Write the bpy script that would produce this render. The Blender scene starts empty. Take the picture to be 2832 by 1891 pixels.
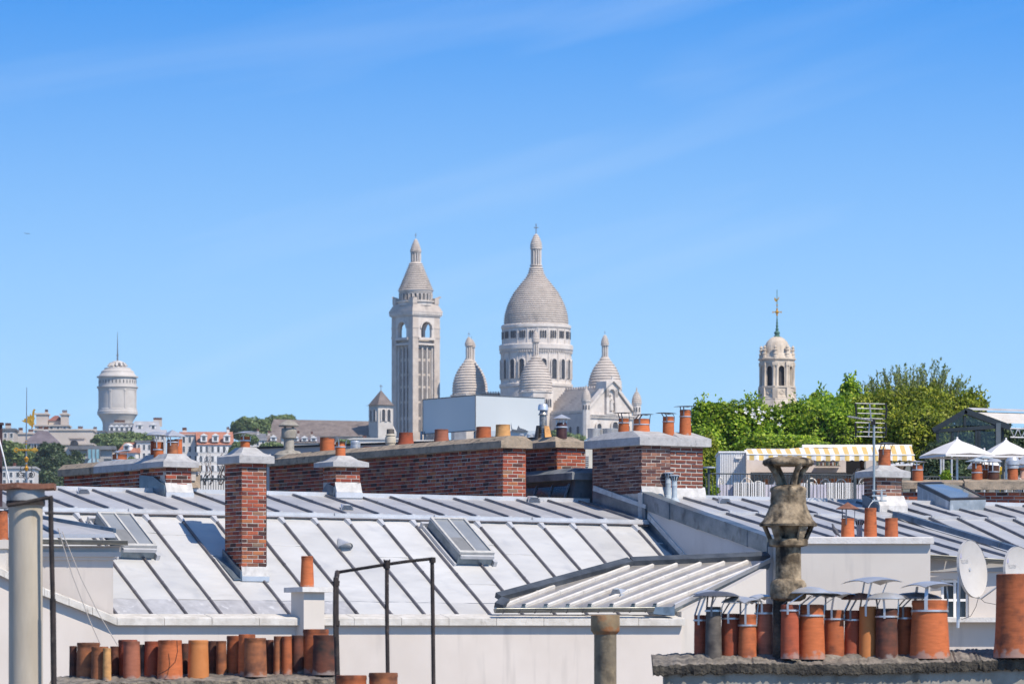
import bpy, bmesh, math, random
import numpy as np
from mathutils import Vector, Matrix
random.seed(7)
rad = math.radians
scene = bpy.context.scene
COL = scene.collection

# ---------------------------------------------------------------- camera
# The photograph is a long-lens view over the roofs: 2832 x 1891, focal length F in its pixels,
# the level horizon at its row HY (below the frame), eye height ZC above the street.
F, HY, CX, ZC = 16000.0, 2000.0, 1416.0, 20.0
cam_d = bpy.data.cameras.new('camera')
cam = bpy.data.objects.new('camera', cam_d)
COL.objects.link(cam)
cam.location = (0, 0, ZC)
cam.rotation_euler = (rad(90), 0, 0)
cam_d.sensor_width = 36
cam_d.lens = F / 2832 * 36
cam_d.shift_y = (HY - 945.5) / 2832
cam_d.clip_start = 1
cam_d.clip_end = 12000
cam_d.dof.use_dof = True
cam_d.dof.focus_distance = 108
cam_d.dof.aperture_fstop = 9
scene.camera = cam

# ---------------------------------------------------------------- sun and sky
SUN_EL, SUN_AZ = rad(48), math.atan2(0.714, -0.70)
S = Vector((math.sin(SUN_AZ) * math.cos(SUN_EL), math.cos(SUN_AZ) * math.cos(SUN_EL), math.sin(SUN_EL)))
sun_d = bpy.data.lights.new('sun', 'SUN')
sun_d.energy = 3.6
sun_d.angle = rad(0.5)
sun_d.color = (1.0, 0.90, 0.77)
sun = bpy.data.objects.new('sun', sun_d)
COL.objects.link(sun)
sun.rotation_euler = (-S).to_track_quat('-Z', 'Y').to_euler()
sun.location = (40, -60, 120)

world = bpy.data.worlds.new('World')
scene.world = world
world.use_nodes = True
wn, wl = world.node_tree.nodes, world.node_tree.links
wn.clear()
wo = wn.new('ShaderNodeOutputWorld')
wb = wn.new('ShaderNodeBackground')
wb.inputs['Strength'].default_value = 0.15
tc = wn.new('ShaderNodeTexCoord')
sep = wn.new('ShaderNodeSeparateXYZ')
wl.new(tc.outputs['Generated'], sep.inputs[0])
mc = wn.new('ShaderNodeMath'); mc.operation = 'MAXIMUM'; mc.inputs[1].default_value = 0.0
wl.new(sep.outputs['Z'], mc.inputs[0])
mz = wn.new('ShaderNodeMath'); mz.operation = 'MULTIPLY_ADD'
mz.inputs[1].default_value = 5.0; mz.inputs[2].default_value = 0.30
wl.new(mc.outputs[0], mz.inputs[0])
cmb = wn.new('ShaderNodeCombineXYZ')
wl.new(sep.outputs['X'], cmb.inputs[0]); wl.new(sep.outputs['Y'], cmb.inputs[1]); wl.new(mz.outputs[0], cmb.inputs[2])
nrm = wn.new('ShaderNodeVectorMath'); nrm.operation = 'NORMALIZE'
wl.new(cmb.outputs[0], nrm.inputs[0])
sky = wn.new('ShaderNodeTexSky')
sky.sky_type = 'NISHITA'
sky.sun_disc = False
sky.sun_elevation = SUN_EL
sky.sun_rotation = SUN_AZ
sky.altitude = 0
sky.air_density = 1.0
sky.dust_density = 0.3
sky.ozone_density = 2.0
wl.new(nrm.outputs[0], sky.inputs['Vector'])
tint = wn.new('ShaderNodeMix'); tint.data_type = 'RGBA'; tint.blend_type = 'MULTIPLY'
tint.inputs[0].default_value = 1.0
tint.inputs[7].default_value = (0.06, 0.93, 1.60, 1)
wl.new(sky.outputs[0], tint.inputs[6])
tr_ = wn.new('ShaderNodeMapRange'); tr_.inputs[1].default_value = 0.14; tr_.inputs[2].default_value = 0.6
wl.new(sep.outputs['Z'], tr_.inputs[0])
tm_ = wn.new('ShaderNodeMix'); tm_.data_type = 'RGBA'
tm_.inputs[6].default_value = (0.06, 0.93, 1.60, 1); tm_.inputs[7].default_value = (0.52, 0.66, 0.82, 1)
wl.new(tr_.outputs[0], tm_.inputs[0]); wl.new(tm_.outputs[2], tint.inputs[7])
# the pale air above the horizon, all the way round
hr = wn.new('ShaderNodeMapRange'); hr.interpolation_type = 'SMOOTHSTEP'
hr.inputs[1].default_value = 0.03; hr.inputs[2].default_value = 0.155; hr.inputs[3].default_value = 1.0; hr.inputs[4].default_value = 0.0
wl.new(sep.outputs['Z'], hr.inputs[0])
hz_ = wn.new('ShaderNodeMix'); hz_.data_type = 'RGBA'
wl.new(hr.outputs[0], hz_.inputs[0]); wl.new(tint.outputs[2], hz_.inputs[6]); hz_.inputs[7].default_value = (2.04, 3.42, 4.8, 1)
# thin streaks of high cloud
cm0 = wn.new('ShaderNodeMapping'); cm0.inputs['Rotation'].default_value = (0, rad(14), 0)
wl.new(tc.outputs['Generated'], cm0.inputs['Vector'])
cm = wn.new('ShaderNodeMapping')
cm.inputs['Scale'].default_value = (7, 7, 62)
wl.new(cm0.outputs[0], cm.inputs['Vector'])
cn = wn.new('ShaderNodeTexNoise')
cn.inputs['Scale'].default_value = 1.0; cn.inputs['Detail'].default_value = 5; cn.inputs['Roughness'].default_value = 0.45
cn.inputs['Distortion'].default_value = 0.6
wl.new(cm.outputs[0], cn.inputs['Vector'])
cr = wn.new('ShaderNodeValToRGB')
cr.color_ramp.elements[0].position = 0.54; cr.color_ramp.elements[0].color = (0, 0, 0, 1)
cr.color_ramp.elements[1].position = 0.80; cr.color_ramp.elements[1].color = (0.17, 0.17, 0.17, 1)
wl.new(cn.outputs['Fac'], cr.inputs[0])
cmix = wn.new('ShaderNodeMix'); cmix.data_type = 'RGBA'
wl.new(cr.outputs[0], cmix.inputs[0])
wl.new(hz_.outputs[2], cmix.inputs[6])
cmix.inputs[7].default_value = (3.6, 4.2, 4.9, 1)
wl.new(cmix.outputs[2], wb.inputs['Color'])
wl.new(wb.outputs[0], wo.inputs[0])

vs = scene.view_settings
vs.view_transform = 'Standard'
try: vs.look = 'None'
except Exception: pass
vs.exposure = 0.56
vs.gamma = 1.0
vs.use_curve_mapping = False
scene.cycles.max_bounces = 6
scene.cycles.diffuse_bounces = 3
scene.cycles.glossy_bounces = 3
scene.cycles.transmission_bounces = 4
scene.cycles.transparent_max_bounces = 6

# ---------------------------------------------------------------- points and planes
TH = rad(31)                                   # the roofs' grid is turned 31 degrees from the picture
U = Vector((math.cos(TH), math.sin(TH), 0))    # along the ridges: right and away
V = Vector((-math.sin(TH), math.cos(TH), 0))   # across: left and away
Z = Vector((0, 0, 1))
CAM = Vector((0, 0, ZC))

def P(px, py, D):
    return Vector(((px - CX) / F * D, D, ZC + (HY - py) / F * D))
def pix(p):
    return (CX + p.x * F / p.y, HY - (p.z - ZC) * F / p.y)
class Plane:
    def __init__(self, p, n): self.p, self.n = Vector(p), Vector(n).normalized()
    def hit(self, px, py):
        d = Vector(((px - CX) / F, 1, (HY - py) / F))
        return CAM + d * ((self.p - CAM).dot(self.n) / d.dot(self.n))
    def along(self, p, d):                     # where the line p + t d meets the plane
        return (self.p - p).dot(self.n) / d.dot(self.n)
def lerp(a, b, t): return a + (b - a) * t

# ---------------------------------------------------------------- materials
MATS = {}
def mat(name, col, col2=None, scale=2.0, lo=.35, hi=.65, rough=.8, metal=0.0, bump=0.0, bscale=20.0, objvar=0.0,
        stain=None, stretch=(1, 1, 1), spec=.3, ramp=None, island=False, bdist=.02, smooth_noise=False):
    if name in MATS: return MATS[name]
    m = bpy.data.materials.new(name); m.use_nodes = True
    n, l = m.node_tree.nodes, m.node_tree.links
    b = n['Principled BSDF']
    b.inputs['Roughness'].default_value = rough
    b.inputs['Metallic'].default_value = metal
    b.inputs['Specular IOR Level'].default_value = spec
    g = n.new('ShaderNodeNewGeometry')
    mp = n.new('ShaderNodeMapping'); mp.inputs['Scale'].default_value = stretch
    l.new(g.outputs['Position'], mp.inputs['Vector'])
    cur = None
    if ramp:                                   # a colour per piece
        oi = n.new('ShaderNodeObjectInfo')
        if island:
            ad = n.new('ShaderNodeMath'); ad.operation = 'ADD'
            l.new(oi.outputs['Random'], ad.inputs[0]); l.new(g.outputs['Random Per Island'], ad.inputs[1])
            fr = n.new('ShaderNodeMath'); fr.operation = 'FRACT'; l.new(ad.outputs[0], fr.inputs[0])
            src = fr.outputs[0]
        else: src = oi.outputs['Random']
        r = n.new('ShaderNodeValToRGB')
        while len(r.color_ramp.elements) < len(ramp): r.color_ramp.elements.new(.5)
        for e, (p, c) in zip(r.color_ramp.elements, ramp): e.position = p; e.color = (*c, 1)
        l.new(src, r.inputs[0])
        cur = r.outputs[0]
    if cur is None or col2:
        t = n.new('ShaderNodeTexNoise'); t.inputs['Scale'].default_value = scale
        t.inputs['Detail'].default_value = 2 if smooth_noise else 6; t.inputs['Roughness'].default_value = .6
        l.new(mp.outputs[0], t.inputs['Vector'])
        r = n.new('ShaderNodeValToRGB')
        r.color_ramp.elements[0].position = lo; r.color_ramp.elements[1].position = hi
        if cur is None:
            r.color_ramp.elements[0].color = (*col, 1); r.color_ramp.elements[1].color = (*(col2 or col), 1)
            l.new(t.outputs['Fac'], r.inputs[0]); cur = r.outputs[0]
        else:
            r.color_ramp.elements[0].color = (0, 0, 0, 1); r.color_ramp.elements[1].color = (1, 1, 1, 1)
            l.new(t.outputs['Fac'], r.inputs[0])
            x = n.new('ShaderNodeMix'); x.data_type = 'RGBA'
            l.new(r.outputs[0], x.inputs[0]); l.new(cur, x.inputs[6]); x.inputs[7].default_value = (*col2, 1)
            cur = x.outputs[2]
    if stain:
        sc, ss, slo, shi, sst = stain
        mp2 = n.new('ShaderNodeMapping'); mp2.inputs['Scale'].default_value = sst
        l.new(g.outputs['Position'], mp2.inputs['Vector'])
        t = n.new('ShaderNodeTexNoise'); t.inputs['Scale'].default_value = ss; t.inputs['Detail'].default_value = 8
        l.new(mp2.outputs[0], t.inputs['Vector'])
        r = n.new('ShaderNodeValToRGB')
        r.color_ramp.elements[0].position = slo; r.color_ramp.elements[1].position = shi
        r.color_ramp.elements[0].color = (0, 0, 0, 1)
        l.new(t.outputs['Fac'], r.inputs[0])
        x = n.new('ShaderNodeMix'); x.data_type = 'RGBA'
        l.new(r.outputs[0], x.inputs[0]); l.new(cur, x.inputs[6]); x.inputs[7].default_value = (*sc, 1)
        cur = x.outputs[2]
    if objvar:
        oi = n.new('ShaderNodeObjectInfo')
        mr = n.new('ShaderNodeMapRange'); mr.inputs[3].default_value = 1 - objvar; mr.inputs[4].default_value = 1 + objvar
        l.new(oi.outputs['Random'], mr.inputs[0])
        h = n.new('ShaderNodeHueSaturation'); l.new(mr.outputs[0], h.inputs['Value']); l.new(cur, h.inputs['Color'])
        cur = h.outputs[0]
    l.new(cur, b.inputs['Base Color'])
    if bump:
        t = n.new('ShaderNodeTexNoise'); t.inputs['Scale'].default_value = bscale
        t.inputs['Detail'].default_value = 2 if smooth_noise else 8
        l.new(mp.outputs[0], t.inputs['Vector'])
        bp = n.new('ShaderNodeBump'); bp.inputs['Strength'].default_value = bump; bp.inputs['Distance'].default_value = bdist
        l.new(t.outputs['Fac'], bp.inputs['Height']); l.new(bp.outputs[0], b.inputs['Normal'])
    MATS[name] = m
    return m

BR = [(0, (.05, .03, .027)), (.12, (.11, .04, .032)), (.30, (.22, .048, .034)), (.52, (.31, .075, .043)),
      (.72, (.40, .11, .055)), (.84, (.20, .085, .055)), (.93, (.42, .15, .06)), (1, (.20, .135, .095))]
brick_m = mat('brick red', None, (.09, .045, .038), scale=9, lo=.5, hi=.85, rough=.9, ramp=BR, island=True, bump=.6, bscale=60, bdist=.006)
BR2 = [(0, (.05, .03, .035)), (.25, (.13, .055, .045)), (.5, (.22, .10, .07)), (.75, (.30, .15, .10)), (.9, (.10, .07, .075)), (1, (.34, .20, .13))]
brick2_m = mat('brick brown', None, (.08, .05, .05), scale=14, lo=.5, hi=.8, rough=.9, ramp=BR2, island=True, bump=.4, bscale=60, bdist=.005)
BR3 = [(0, (.17, .055, .04)), (.5, (.22, .07, .045)), (1, (.15, .06, .045))]
brick3_m = mat('brick old', None, (.10, .045, .035), scale=16, lo=.5, hi=.75, rough=.95, ramp=BR3, island=True, bump=1, bscale=40, bdist=.01)
mortar_m = mat('mortar', (.36, .325, .29), (.52, .48, .44), scale=9, rough=.95, bump=.5, bscale=60, bdist=.006)
mortar2_m = mat('pale mortar', (.42, .36, .31), (.52, .46, .41), scale=9, rough=.95, bump=.5, bscale=60, bdist=.006)
zinc_pale = mat('zinc bright', (.495, .492, .480), (.575, .57, .555), scale=.9, lo=.3, hi=.7, rough=.42, metal=.12, objvar=.09, bump=.6, bscale=1.7, bdist=.09, smooth_noise=True,
               stretch=(.8, .8, 2.6), stain=((.39, .40, .42), 2.2, .6, .85, (1, 1, .4)), spec=.5)
zinc_grey = mat('zinc grey', (.37, .37, .38), (.46, .46, .47), scale=1.6, rough=.52, metal=.15, objvar=.06, bump=.15, bscale=2, bdist=.04,
               stain=((.54, .54, .55), 3.0, .62, .8, (1, 1, .5)), spec=.5)  # greyer zinc than the lower slope's sheets, with pale blotches
zinc_dull = mat('zinc dull band', (.36, .36, .375), (.46, .46, .475), scale=5, rough=.6, metal=.2, objvar=.06, stain=((.62, .62, .63), 8, .6, .75, (1, 1, .6)))
zinc_blue = mat('zinc blue shade', (.13, .17, .205), (.25, .295, .335), scale=2.5, rough=.4, metal=.65, objvar=.08, stain=((.07, .085, .10), 5, .58, .8, (1, 1, .6)))  # blue of shade and mirrored sky tinted into the zinc colour
seam_m = mat('zinc seam shade', (.12, .115, .125), (.20, .19, .205), scale=4, rough=.45, metal=.4, objvar=.06)  # dark colour stands in for the shaded flank of the battens
flash_m = mat('zinc flashing white', (.50, .505, .515), (.62, .62, .63), scale=3, rough=.42, metal=.3, objvar=.04, stain=((.48, .50, .53), 7, .6, .8, (1, 1, 1)))
lead_m = mat('lime mortar fillet', (.46, .45, .435), (.62, .605, .585), scale=6, stain=((.36, .34, .32), 9, .58, .78, (1, 1, .6)), rough=.9, bump=.7, bscale=25, bdist=.01)
wall_w = mat('render white', (.60, .55, .49), (.655, .605, .545), scale=.8, rough=.92, bump=.2, bscale=90, bdist=.003, stain=((.47, .44, .41), 2.6, .58, .9, (2.2, 1, .28)))
wall_c = mat('render cream', (.59, .53, .475), (.645, .585, .53), scale=.9, rough=.92, bump=.25, bscale=60, bdist=.004, stain=((.46, .42, .385), 2.2, .58, .9, (2.5, 1, .25)))
cope_m = mat('coping cement', (.50, .47, .42), (.66, .63, .58), scale=5, rough=.95, bump=.7, bscale=45, bdist=.008, stain=((.30, .27, .23), 11, .62, .8, (1, 1, .35)))
cem_m = mat('cement grey', (.34, .335, .335), (.46, .455, .45), scale=6, rough=.95, bump=.8, bscale=30, bdist=.01, stain=((.24, .24, .245), 18, .6, .75, (1, 1, 1)))
cemb_m = mat('cement brown old', (.24, .20, .155), (.42, .33, .24), scale=5, rough=.97, bump=1, bscale=35, bdist=.012, stain=((.10, .09, .075), 7, .55, .75, (1, 1, 1)))
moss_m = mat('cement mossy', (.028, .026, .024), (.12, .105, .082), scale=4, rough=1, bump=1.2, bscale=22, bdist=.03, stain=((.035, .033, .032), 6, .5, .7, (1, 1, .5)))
slab_top = mat('cement sun and shade', (.12, .11, .098), (.29, .255, .215), scale=7, rough=1, bump=1, bscale=22, bdist=.03, stain=((.07, .068, .065), 5, .55, .75, (1, 1, 1)))  # sunlit streaks and dark pot shadows painted into the cement colour
def terra(name, c, dark=(.09, .045, .035), amt=(.6, .85)):
    c2 = tuple(min(1, v * 1.25) for v in c)
    return mat(name, c, c2, scale=8, rough=.85, bump=.5, bscale=9, bdist=.006, objvar=.14, stretch=(1, 1, 4.5), stain=(dark, 7, amt[0] - .08, amt[1] - .02, (1, 1, 1.2)))
def weather(m, top=.16, foot=.05):
    """Soot round the mouth and pale mortar splashes at the foot of a pot."""
    n, l = m.node_tree.nodes, m.node_tree.links; b = n['Principled BSDF']; src = b.inputs['Base Color'].links[0].from_socket
    t = n.new('ShaderNodeTexCoord'); s = n.new('ShaderNodeSeparateXYZ'); l.new(t.outputs['Generated'], s.inputs[0])
    g = n.new('ShaderNodeNewGeometry'); q = n.new('ShaderNodeTexNoise'); q.inputs['Scale'].default_value = 11; q.inputs['Detail'].default_value = 4; l.new(g.outputs['Position'], q.inputs['Vector'])
    a = n.new('ShaderNodeMath'); a.operation = 'MULTIPLY_ADD'; a.inputs[1].default_value = .5; l.new(q.outputs['Fac'], a.inputs[0]); l.new(s.outputs['Z'], a.inputs[2])
    for lo, hi, c, k in ((1.25 - top, 1.34, (.035, .022, .018), .75), (.36, .28, (.36, .33, .30), .55)):
        r = n.new('ShaderNodeMapRange'); r.inputs[1].default_value = lo; r.inputs[2].default_value = hi; r.inputs[4].default_value = k; l.new(a.outputs[0], r.inputs[0])
        x = n.new('ShaderNodeMix'); x.data_type = 'RGBA'; l.new(r.outputs[0], x.inputs[0]); l.new(src, x.inputs[6]); x.inputs[7].default_value = (*c, 1); src = x.outputs[2]
    l.new(src, b.inputs['Base Color'])
    return m
T_OR = terra('terracotta orange', (.36, .105, .042))
T_BR = terra('terracotta bright', (.44, .125, .046), amt=(.68, .9))
T_RD = terra('terracotta red', (.30, .072, .036))
T_DK = terra('terracotta sooty', (.14, .05, .032), dark=(.035, .03, .028), amt=(.45, .75))
T_BN = terra('terracotta brown', (.31, .115, .05), amt=(.5, .8))
T_YL = terra('terracotta yellow', (.58, .31, .12), dark=(.25, .13, .07), amt=(.6, .9))
T_GY = terra('clay grey', (.13, .115, .10), dark=(.05, .045, .045), amt=(.45, .75))
T_PK = terra('terracotta plum', (.31, .115, .07), amt=(.6, .9))
for q_ in (T_OR, T_BR, T_RD, T_DK, T_BN, T_YL, T_GY, T_PK): weather(q_)
steel_m = mat('galvanised steel', (.54, .55, .56), (.68, .685, .69), scale=5, rough=.38, metal=.55, objvar=.08)
steeld_m = mat('steel dark', (.16, .16, .17), (.26, .25, .25), scale=6, rough=.45, metal=.6, objvar=.1)
rust_m = mat('rusty plate', (.13, .06, .04), (.28, .13, .085), scale=8, rough=.9, bump=.4, bscale=30, bdist=.006, stain=((.40, .30, .24), 9, .62, .75, (1, 1, 1)))
iron_m = mat('black iron', (.02, .018, .018), (.05, .038, .034), scale=12, rough=.7, stain=((.16, .14, .12), 15, .64, .75, (1, 1, 1)))
duct_m = mat('cement duct', (.40, .35, .275), (.53, .47, .375), scale=3, rough=.95, stretch=(1, 1, .25), bump=.4, bscale=40, bdist=.004, stain=((.30, .24, .16), 4, .6, .8, (1, 1, .2)))
grey_m = mat('grey cement pipe', (.24, .22, .185), (.36, .335, .29), scale=6, rough=.95, bump=.5, bscale=35, bdist=.006, stain=((.12, .11, .10), 9, .58, .75, (1, 1, 1)))
pvc_m = mat('painted vent grey', (.32, .38, .42), (.42, .47, .50), scale=5, rough=.55)
blk_m = mat('near black', (.012, .012, .014), rough=.6)
white_m = mat('white paint', (.78, .77, .75), (.84, .83, .81), scale=3, rough=.6)
frame_m = mat('skylight frame paint', (.40, .39, .37), (.52, .51, .48), scale=8, rough=.6)
glass_m = mat('skylight glass', (.22, .235, .25), (.27, .285, .30), scale=2, rough=.12, spec=.6)
glassd_m = mat('dark window glass', (.025, .032, .042), (.05, .06, .075), scale=1.5, rough=.12, spec=.6)
blind_m = mat('grey blind', (.17, .175, .18), (.20, .205, .21), scale=8, rough=.7)
stone_m = mat('basilica travertine', (.46, .40, .35), (.60, .53, .465), scale=.45, lo=.3, hi=.7, rough=.95, bump=.5, bscale=1.2, bdist=.25, stain=((.27, .235, .21), .3, .58, .8, (1, 1, .45)))
stonel_m = mat('basilica pale stone', (.56, .505, .455), (.68, .625, .57), scale=.5, rough=.95, bump=.3, bscale=1.5, bdist=.2, stain=((.32, .28, .25), .35, .6, .8, (1, 1, .3)))
slotl_m = mat('shaded lancet', (.15, .14, .14), (.20, .185, .18), scale=.8, rough=.9)
slot_m = mat('deep opening', (.03, .035, .045), (.055, .06, .07), scale=.8, rough=.6)
lstone_m = mat('lantern stone', (.50, .425, .34), (.64, .555, .45), scale=1.2, rough=.95, bump=.4, bscale=4, bdist=.06, stain=((.30, .25, .205), .9, .56, .8, (1, 1, .35)))
wtower_m = mat('water tower stone', (.48, .445, .41), (.58, .545, .51), scale=.25, rough=.95, stain=((.46, .43, .41), .3, .6, .85, (1, 1, .3)))
gold_m = mat('gilded metal', (.58, .29, .035), (.70, .39, .07), scale=8, rough=.35, metal=.5)
copper_m = mat('green copper', (.05, .12, .10), (.10, .2, .165), scale=4, rough=.7)
slate_m = mat('slate roof', (.115, .12, .135), (.185, .19, .205), scale=.6, rough=.8, objvar=.1)
tile_m = mat('tile roof red', (.32, .13, .085), (.42, .19, .13), scale=1.0, rough=.9, objvar=.08)
tileb_m = mat('tile roof brown', (.155, .125, .115), (.235, .195, .175), scale=.5, rough=.95, bump=.4, bscale=1.0, bdist=.2, stain=((.11, .095, .09), 1.3, .5, .8, (1, 1, 2)))
hwall_m = mat('house wall', (.47, .405, .35), (.56, .49, .43), scale=.15, rough=.95, objvar=.08)
hwallw_m = mat('house wall white', (.58, .55, .515), (.66, .63, .595), scale=.15, rough=.95, objvar=.05)
hwin_m = mat('far window', (.06, .075, .09), (.12, .135, .15), scale=.7, rough=.3, objvar=.3)
shut_m = mat('white shutter', (.70, .69, .68), (.77, .76, .75), scale=1, rough=.8)
panel_m = mat('screen panel', (.52, .55, .55), (.54, .57, .57), scale=.3, rough=.3, spec=.3)
gwall_m = mat('grey render', (.36, .35, .345), (.42, .41, .40), scale=.6, rough=.9)
canvas_m = mat('parasol canvas', (.66, .64, .62), (.72, .70, .68), scale=2, rough=.9)
hood_m = mat('pavilion slate blue', (.02, .028, .034), (.032, .042, .05), scale=2, rough=.5)
dish_m = mat('dish grey', (.50, .48, .455), (.55, .53, .505), scale=3, rough=.6)

def leaf_mat(name, ramp, trans=.35):
    m = bpy.data.materials.new(name); m.use_nodes = True
    n, l = m.node_tree.nodes, m.node_tree.links
    n.clear()
    o = n.new('ShaderNodeOutputMaterial')
    g = n.new('ShaderNodeNewGeometry')
    r = n.new('ShaderNodeValToRGB')
    while len(r.color_ramp.elements) < len(ramp): r.color_ramp.elements.new(.5)
    for e, (p, c) in zip(r.color_ramp.elements, ramp): e.position = p; e.color = (*c, 1)
    l.new(g.outputs['Random Per Island'], r.inputs[0])
    t = n.new('ShaderNodeTexNoise'); t.inputs['Scale'].default_value = 1.1; t.inputs['Detail'].default_value = 2
    l.new(g.outputs['Position'], t.inputs['Vector'])
    mr = n.new('ShaderNodeMapRange'); mr.inputs[1].default_value = .3; mr.inputs[2].default_value = .7
    mr.inputs[3].default_value = .7; mr.inputs[4].default_value = 1.25
    l.new(t.outputs['Fac'], mr.inputs[0])
    h = n.new('ShaderNodeHueSaturation'); l.new(r.outputs[0], h.inputs['Color']); l.new(mr.outputs[0], h.inputs['Value'])
    d = n.new('ShaderNodeBsdfPrincipled'); d.inputs['Roughness'].default_value = .5; d.inputs['Specular IOR Level'].default_value = .35
    tr = n.new('ShaderNodeBsdfTranslucent')
    l.new(h.outputs[0], d.inputs['Base Color']); l.new(h.outputs[0], tr.inputs['Color'])
    mx = n.new('ShaderNodeMixShader'); mx.inputs[0].default_value = trans
    l.new(d.outputs[0], mx.inputs[1]); l.new(tr.outputs[0], mx.inputs[2]); l.new(mx.outputs[0], o.inputs[0])
    MATS[name] = m
    return m
leaf_a = leaf_mat('leaves fresh green', [(0, (.06, .13, .01)), (.45, (.20, .35, .02)), (.8, (.38, .52, .03)), (1, (.56, .62, .08))])
leaf_b = leaf_mat('leaves olive', [(0, (.07, .11, .012)), (.5, (.24, .31, .022)), (1, (.46, .46, .05))])
leaf_c = leaf_mat('leaves birch grey green', [(0, (.09, .13, .03)), (.6, (.22, .28, .07)), (1, (.36, .40, .12))], .35)
leaf_f = leaf_mat('leaves far green', [(0, (.06, .10, .04)), (.6, (.15, .215, .075)), (1, (.27, .33, .12))], .2)
leaf_d = leaf_mat('leaves dark green', [(0, (.03, .055, .03)), (.6, (.07, .11, .05)), (1, (.13, .18, .07))], .2)
inner_m = mat('crown inner shade', (.018, .032, .010), (.035, .055, .016), scale=3, rough=1)  # dark green paints the shade deep inside the crowns
bark_m = mat('bark', (.07, .055, .04), (.13, .105, .08), scale=6, rough=1)
petal_m = mat('white petals', (.75, .72, .68), rough=.9)

# ---------------------------------------------------------------- mesh helpers
WL = {}                                        # world place of each object's origin
class MB:
    def __init__(self): self.v, self.f = [], []
    def add(self, vs, fs):
        k = len(self.v); self.v += [Vector(p) for p in vs]; self.f += [tuple(i + k for i in f) for f in fs]; return self
    def quad(self, a, b, c, d): return self.add([a, b, c, d], [(0, 1, 2, 3)])
    def poly(self, pts): return self.add(pts, [tuple(range(len(pts)))])
    def box(self, o, a, b, c):                 # corner and three edges
        o, a, b, c = Vector(o), Vector(a), Vector(b), Vector(c)
        vs = [o, o + a, o + a + b, o + b, o + c, o + a + c, o + a + b + c, o + b + c]
        fs = [(0, 3, 2, 1), (4, 5, 6, 7), (0, 1, 5, 4), (1, 2, 6, 5), (2, 3, 7, 6), (3, 0, 4, 7)]
        if a.cross(b).dot(c) < 0: fs = [f[::-1] for f in fs]
        return self.add(vs, fs)
    def cbox(self, c, x, y, z):                # centre and three full edge vectors
        x, y, z = Vector(x), Vector(y), Vector(z)
        return self.box(Vector(c) - (x + y + z) / 2, x, y, z)
    def prism(self, pts, e):
        n = len(pts); e = Vector(e); pts = [Vector(p) for p in pts]
        nn = Vector((0, 0, 0))
        for i in range(n): nn += pts[i].cross(pts[(i + 1) % n])
        if nn.dot(e) > 0: pts = pts[::-1]
        vs = pts + [p + e for p in pts]
        fs = [tuple(range(n)), tuple(range(2 * n - 1, n - 1, -1))]
        fs += [((i + 1) % n, i, i + n, (i + 1) % n + n) for i in range(n)]
        return self.add(vs, fs)
    def tube(self, pts, r, n=8, cap=True):
        pts = [Vector(p) for p in pts]; rs = r if isinstance(r, (list, tuple)) else [r] * len(pts)
        vs, fs, up = [], [], None
        for i, p in enumerate(pts):
            d = (pts[min(i + 1, len(pts) - 1)] - pts[max(i - 1, 0)]).normalized()
            if up is None: up = Vector((0, 0, 1)) if abs(d.z) < .9 else Vector((0, 1, 0))
            a = d.cross(up).normalized(); b = a.cross(d).normalized(); up = b
            for k in range(n):
                t = 2 * math.pi * k / n
                vs.append(p + (a * math.cos(t) + b * math.sin(t)) * rs[i])
        for i in range(len(pts) - 1):
            for k in range(n):
                q = (k + 1) % n
                fs.append((i * n + k, i * n + q, (i + 1) * n + q, (i + 1) * n + k))
        if cap:
            fs.append(tuple(range(n))[::-1]); m = (len(pts) - 1) * n; fs.append(tuple(range(m, m + n)))
        return self.add(vs, fs)
    def lathe(self, c, prof, n=24, a0=0.0, a1=2 * math.pi, squash=None):   # prof: (radius, height above c)
        c = Vector(c); full = abs(a1 - a0 - 2 * math.pi) < 1e-6
        m = n if full else n + 1
        vs, fs = [], []
        for r, h in prof:
            for k in range(m):
                t = a0 + (a1 - a0) * k / n
                vs.append(c + Vector((r * math.cos(t), r * math.sin(t), h)))
        for i in range(len(prof) - 1):
            for k in range(n):
                q = (k + 1) % m
                fs.append((i * m + k, i * m + q, (i + 1) * m + q, (i + 1) * m + k))
        return self.add(vs, fs)
    def build(self, name, mt, parent=None, loc=None, smooth=None, jitter=0.0):
        base = WL[parent.name] if parent else Vector(loc if loc is not None else (self.v[0] if self.v else (0, 0, 0)))
        me = bpy.data.meshes.new(name)
        me.from_pydata([tuple(p - base) for p in self.v], [], self.f)
        if isinstance(mt, (list, tuple)):
            for q in mt: me.materials.append(q)
        else: me.materials.append(mt)
        if smooth is not None:
            me.polygons.foreach_set('use_smooth', [True] * len(me.polygons))
            me.set_sharp_from_angle(angle=rad(smooth))
        me.update()
        return link(name, me, parent, base)

def link(name, me, parent, base, world=None, rot=None, scale=None):
    o = bpy.data.objects.new(name, me); COL.objects.link(o)
    w = Vector(world) if world is not None else Vector(base)
    if parent:
        o.parent = parent; o.location = w - WL[parent.name]
    else: o.location = w
    if rot is not None: o.rotation_euler = rot
    if scale is not None: o.scale = scale
    WL[o.name] = w
    return o
def tag(o, label=None, cat=None, group=None, kind=None):
    if label: o['label'] = label
    if cat: o['category'] = cat
    if group: o['group'] = group
    if kind: o['kind'] = kind
    return o
def thing(name, loc, label, cat, group=None):
    return tag(link(name, None, None, Vector(loc)), label, cat, group)
def dup(src, loc, label=None, group=None):
    d = Vector(loc) - src.location
    r = src.copy(); COL.objects.link(r); r.location = loc; WL[r.name] = Vector(loc)
    if label: r['label'] = label
    if group: r['group'] = group
    for ch in KIDS(src):
        c = ch.copy(); COL.objects.link(c); c.parent = r; WL[c.name] = WL[ch.name] + d
        for g in KIDS(ch):
            e = g.copy(); COL.objects.link(e); e.parent = c; WL[e.name] = WL[g.name] + d
    return r
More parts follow.
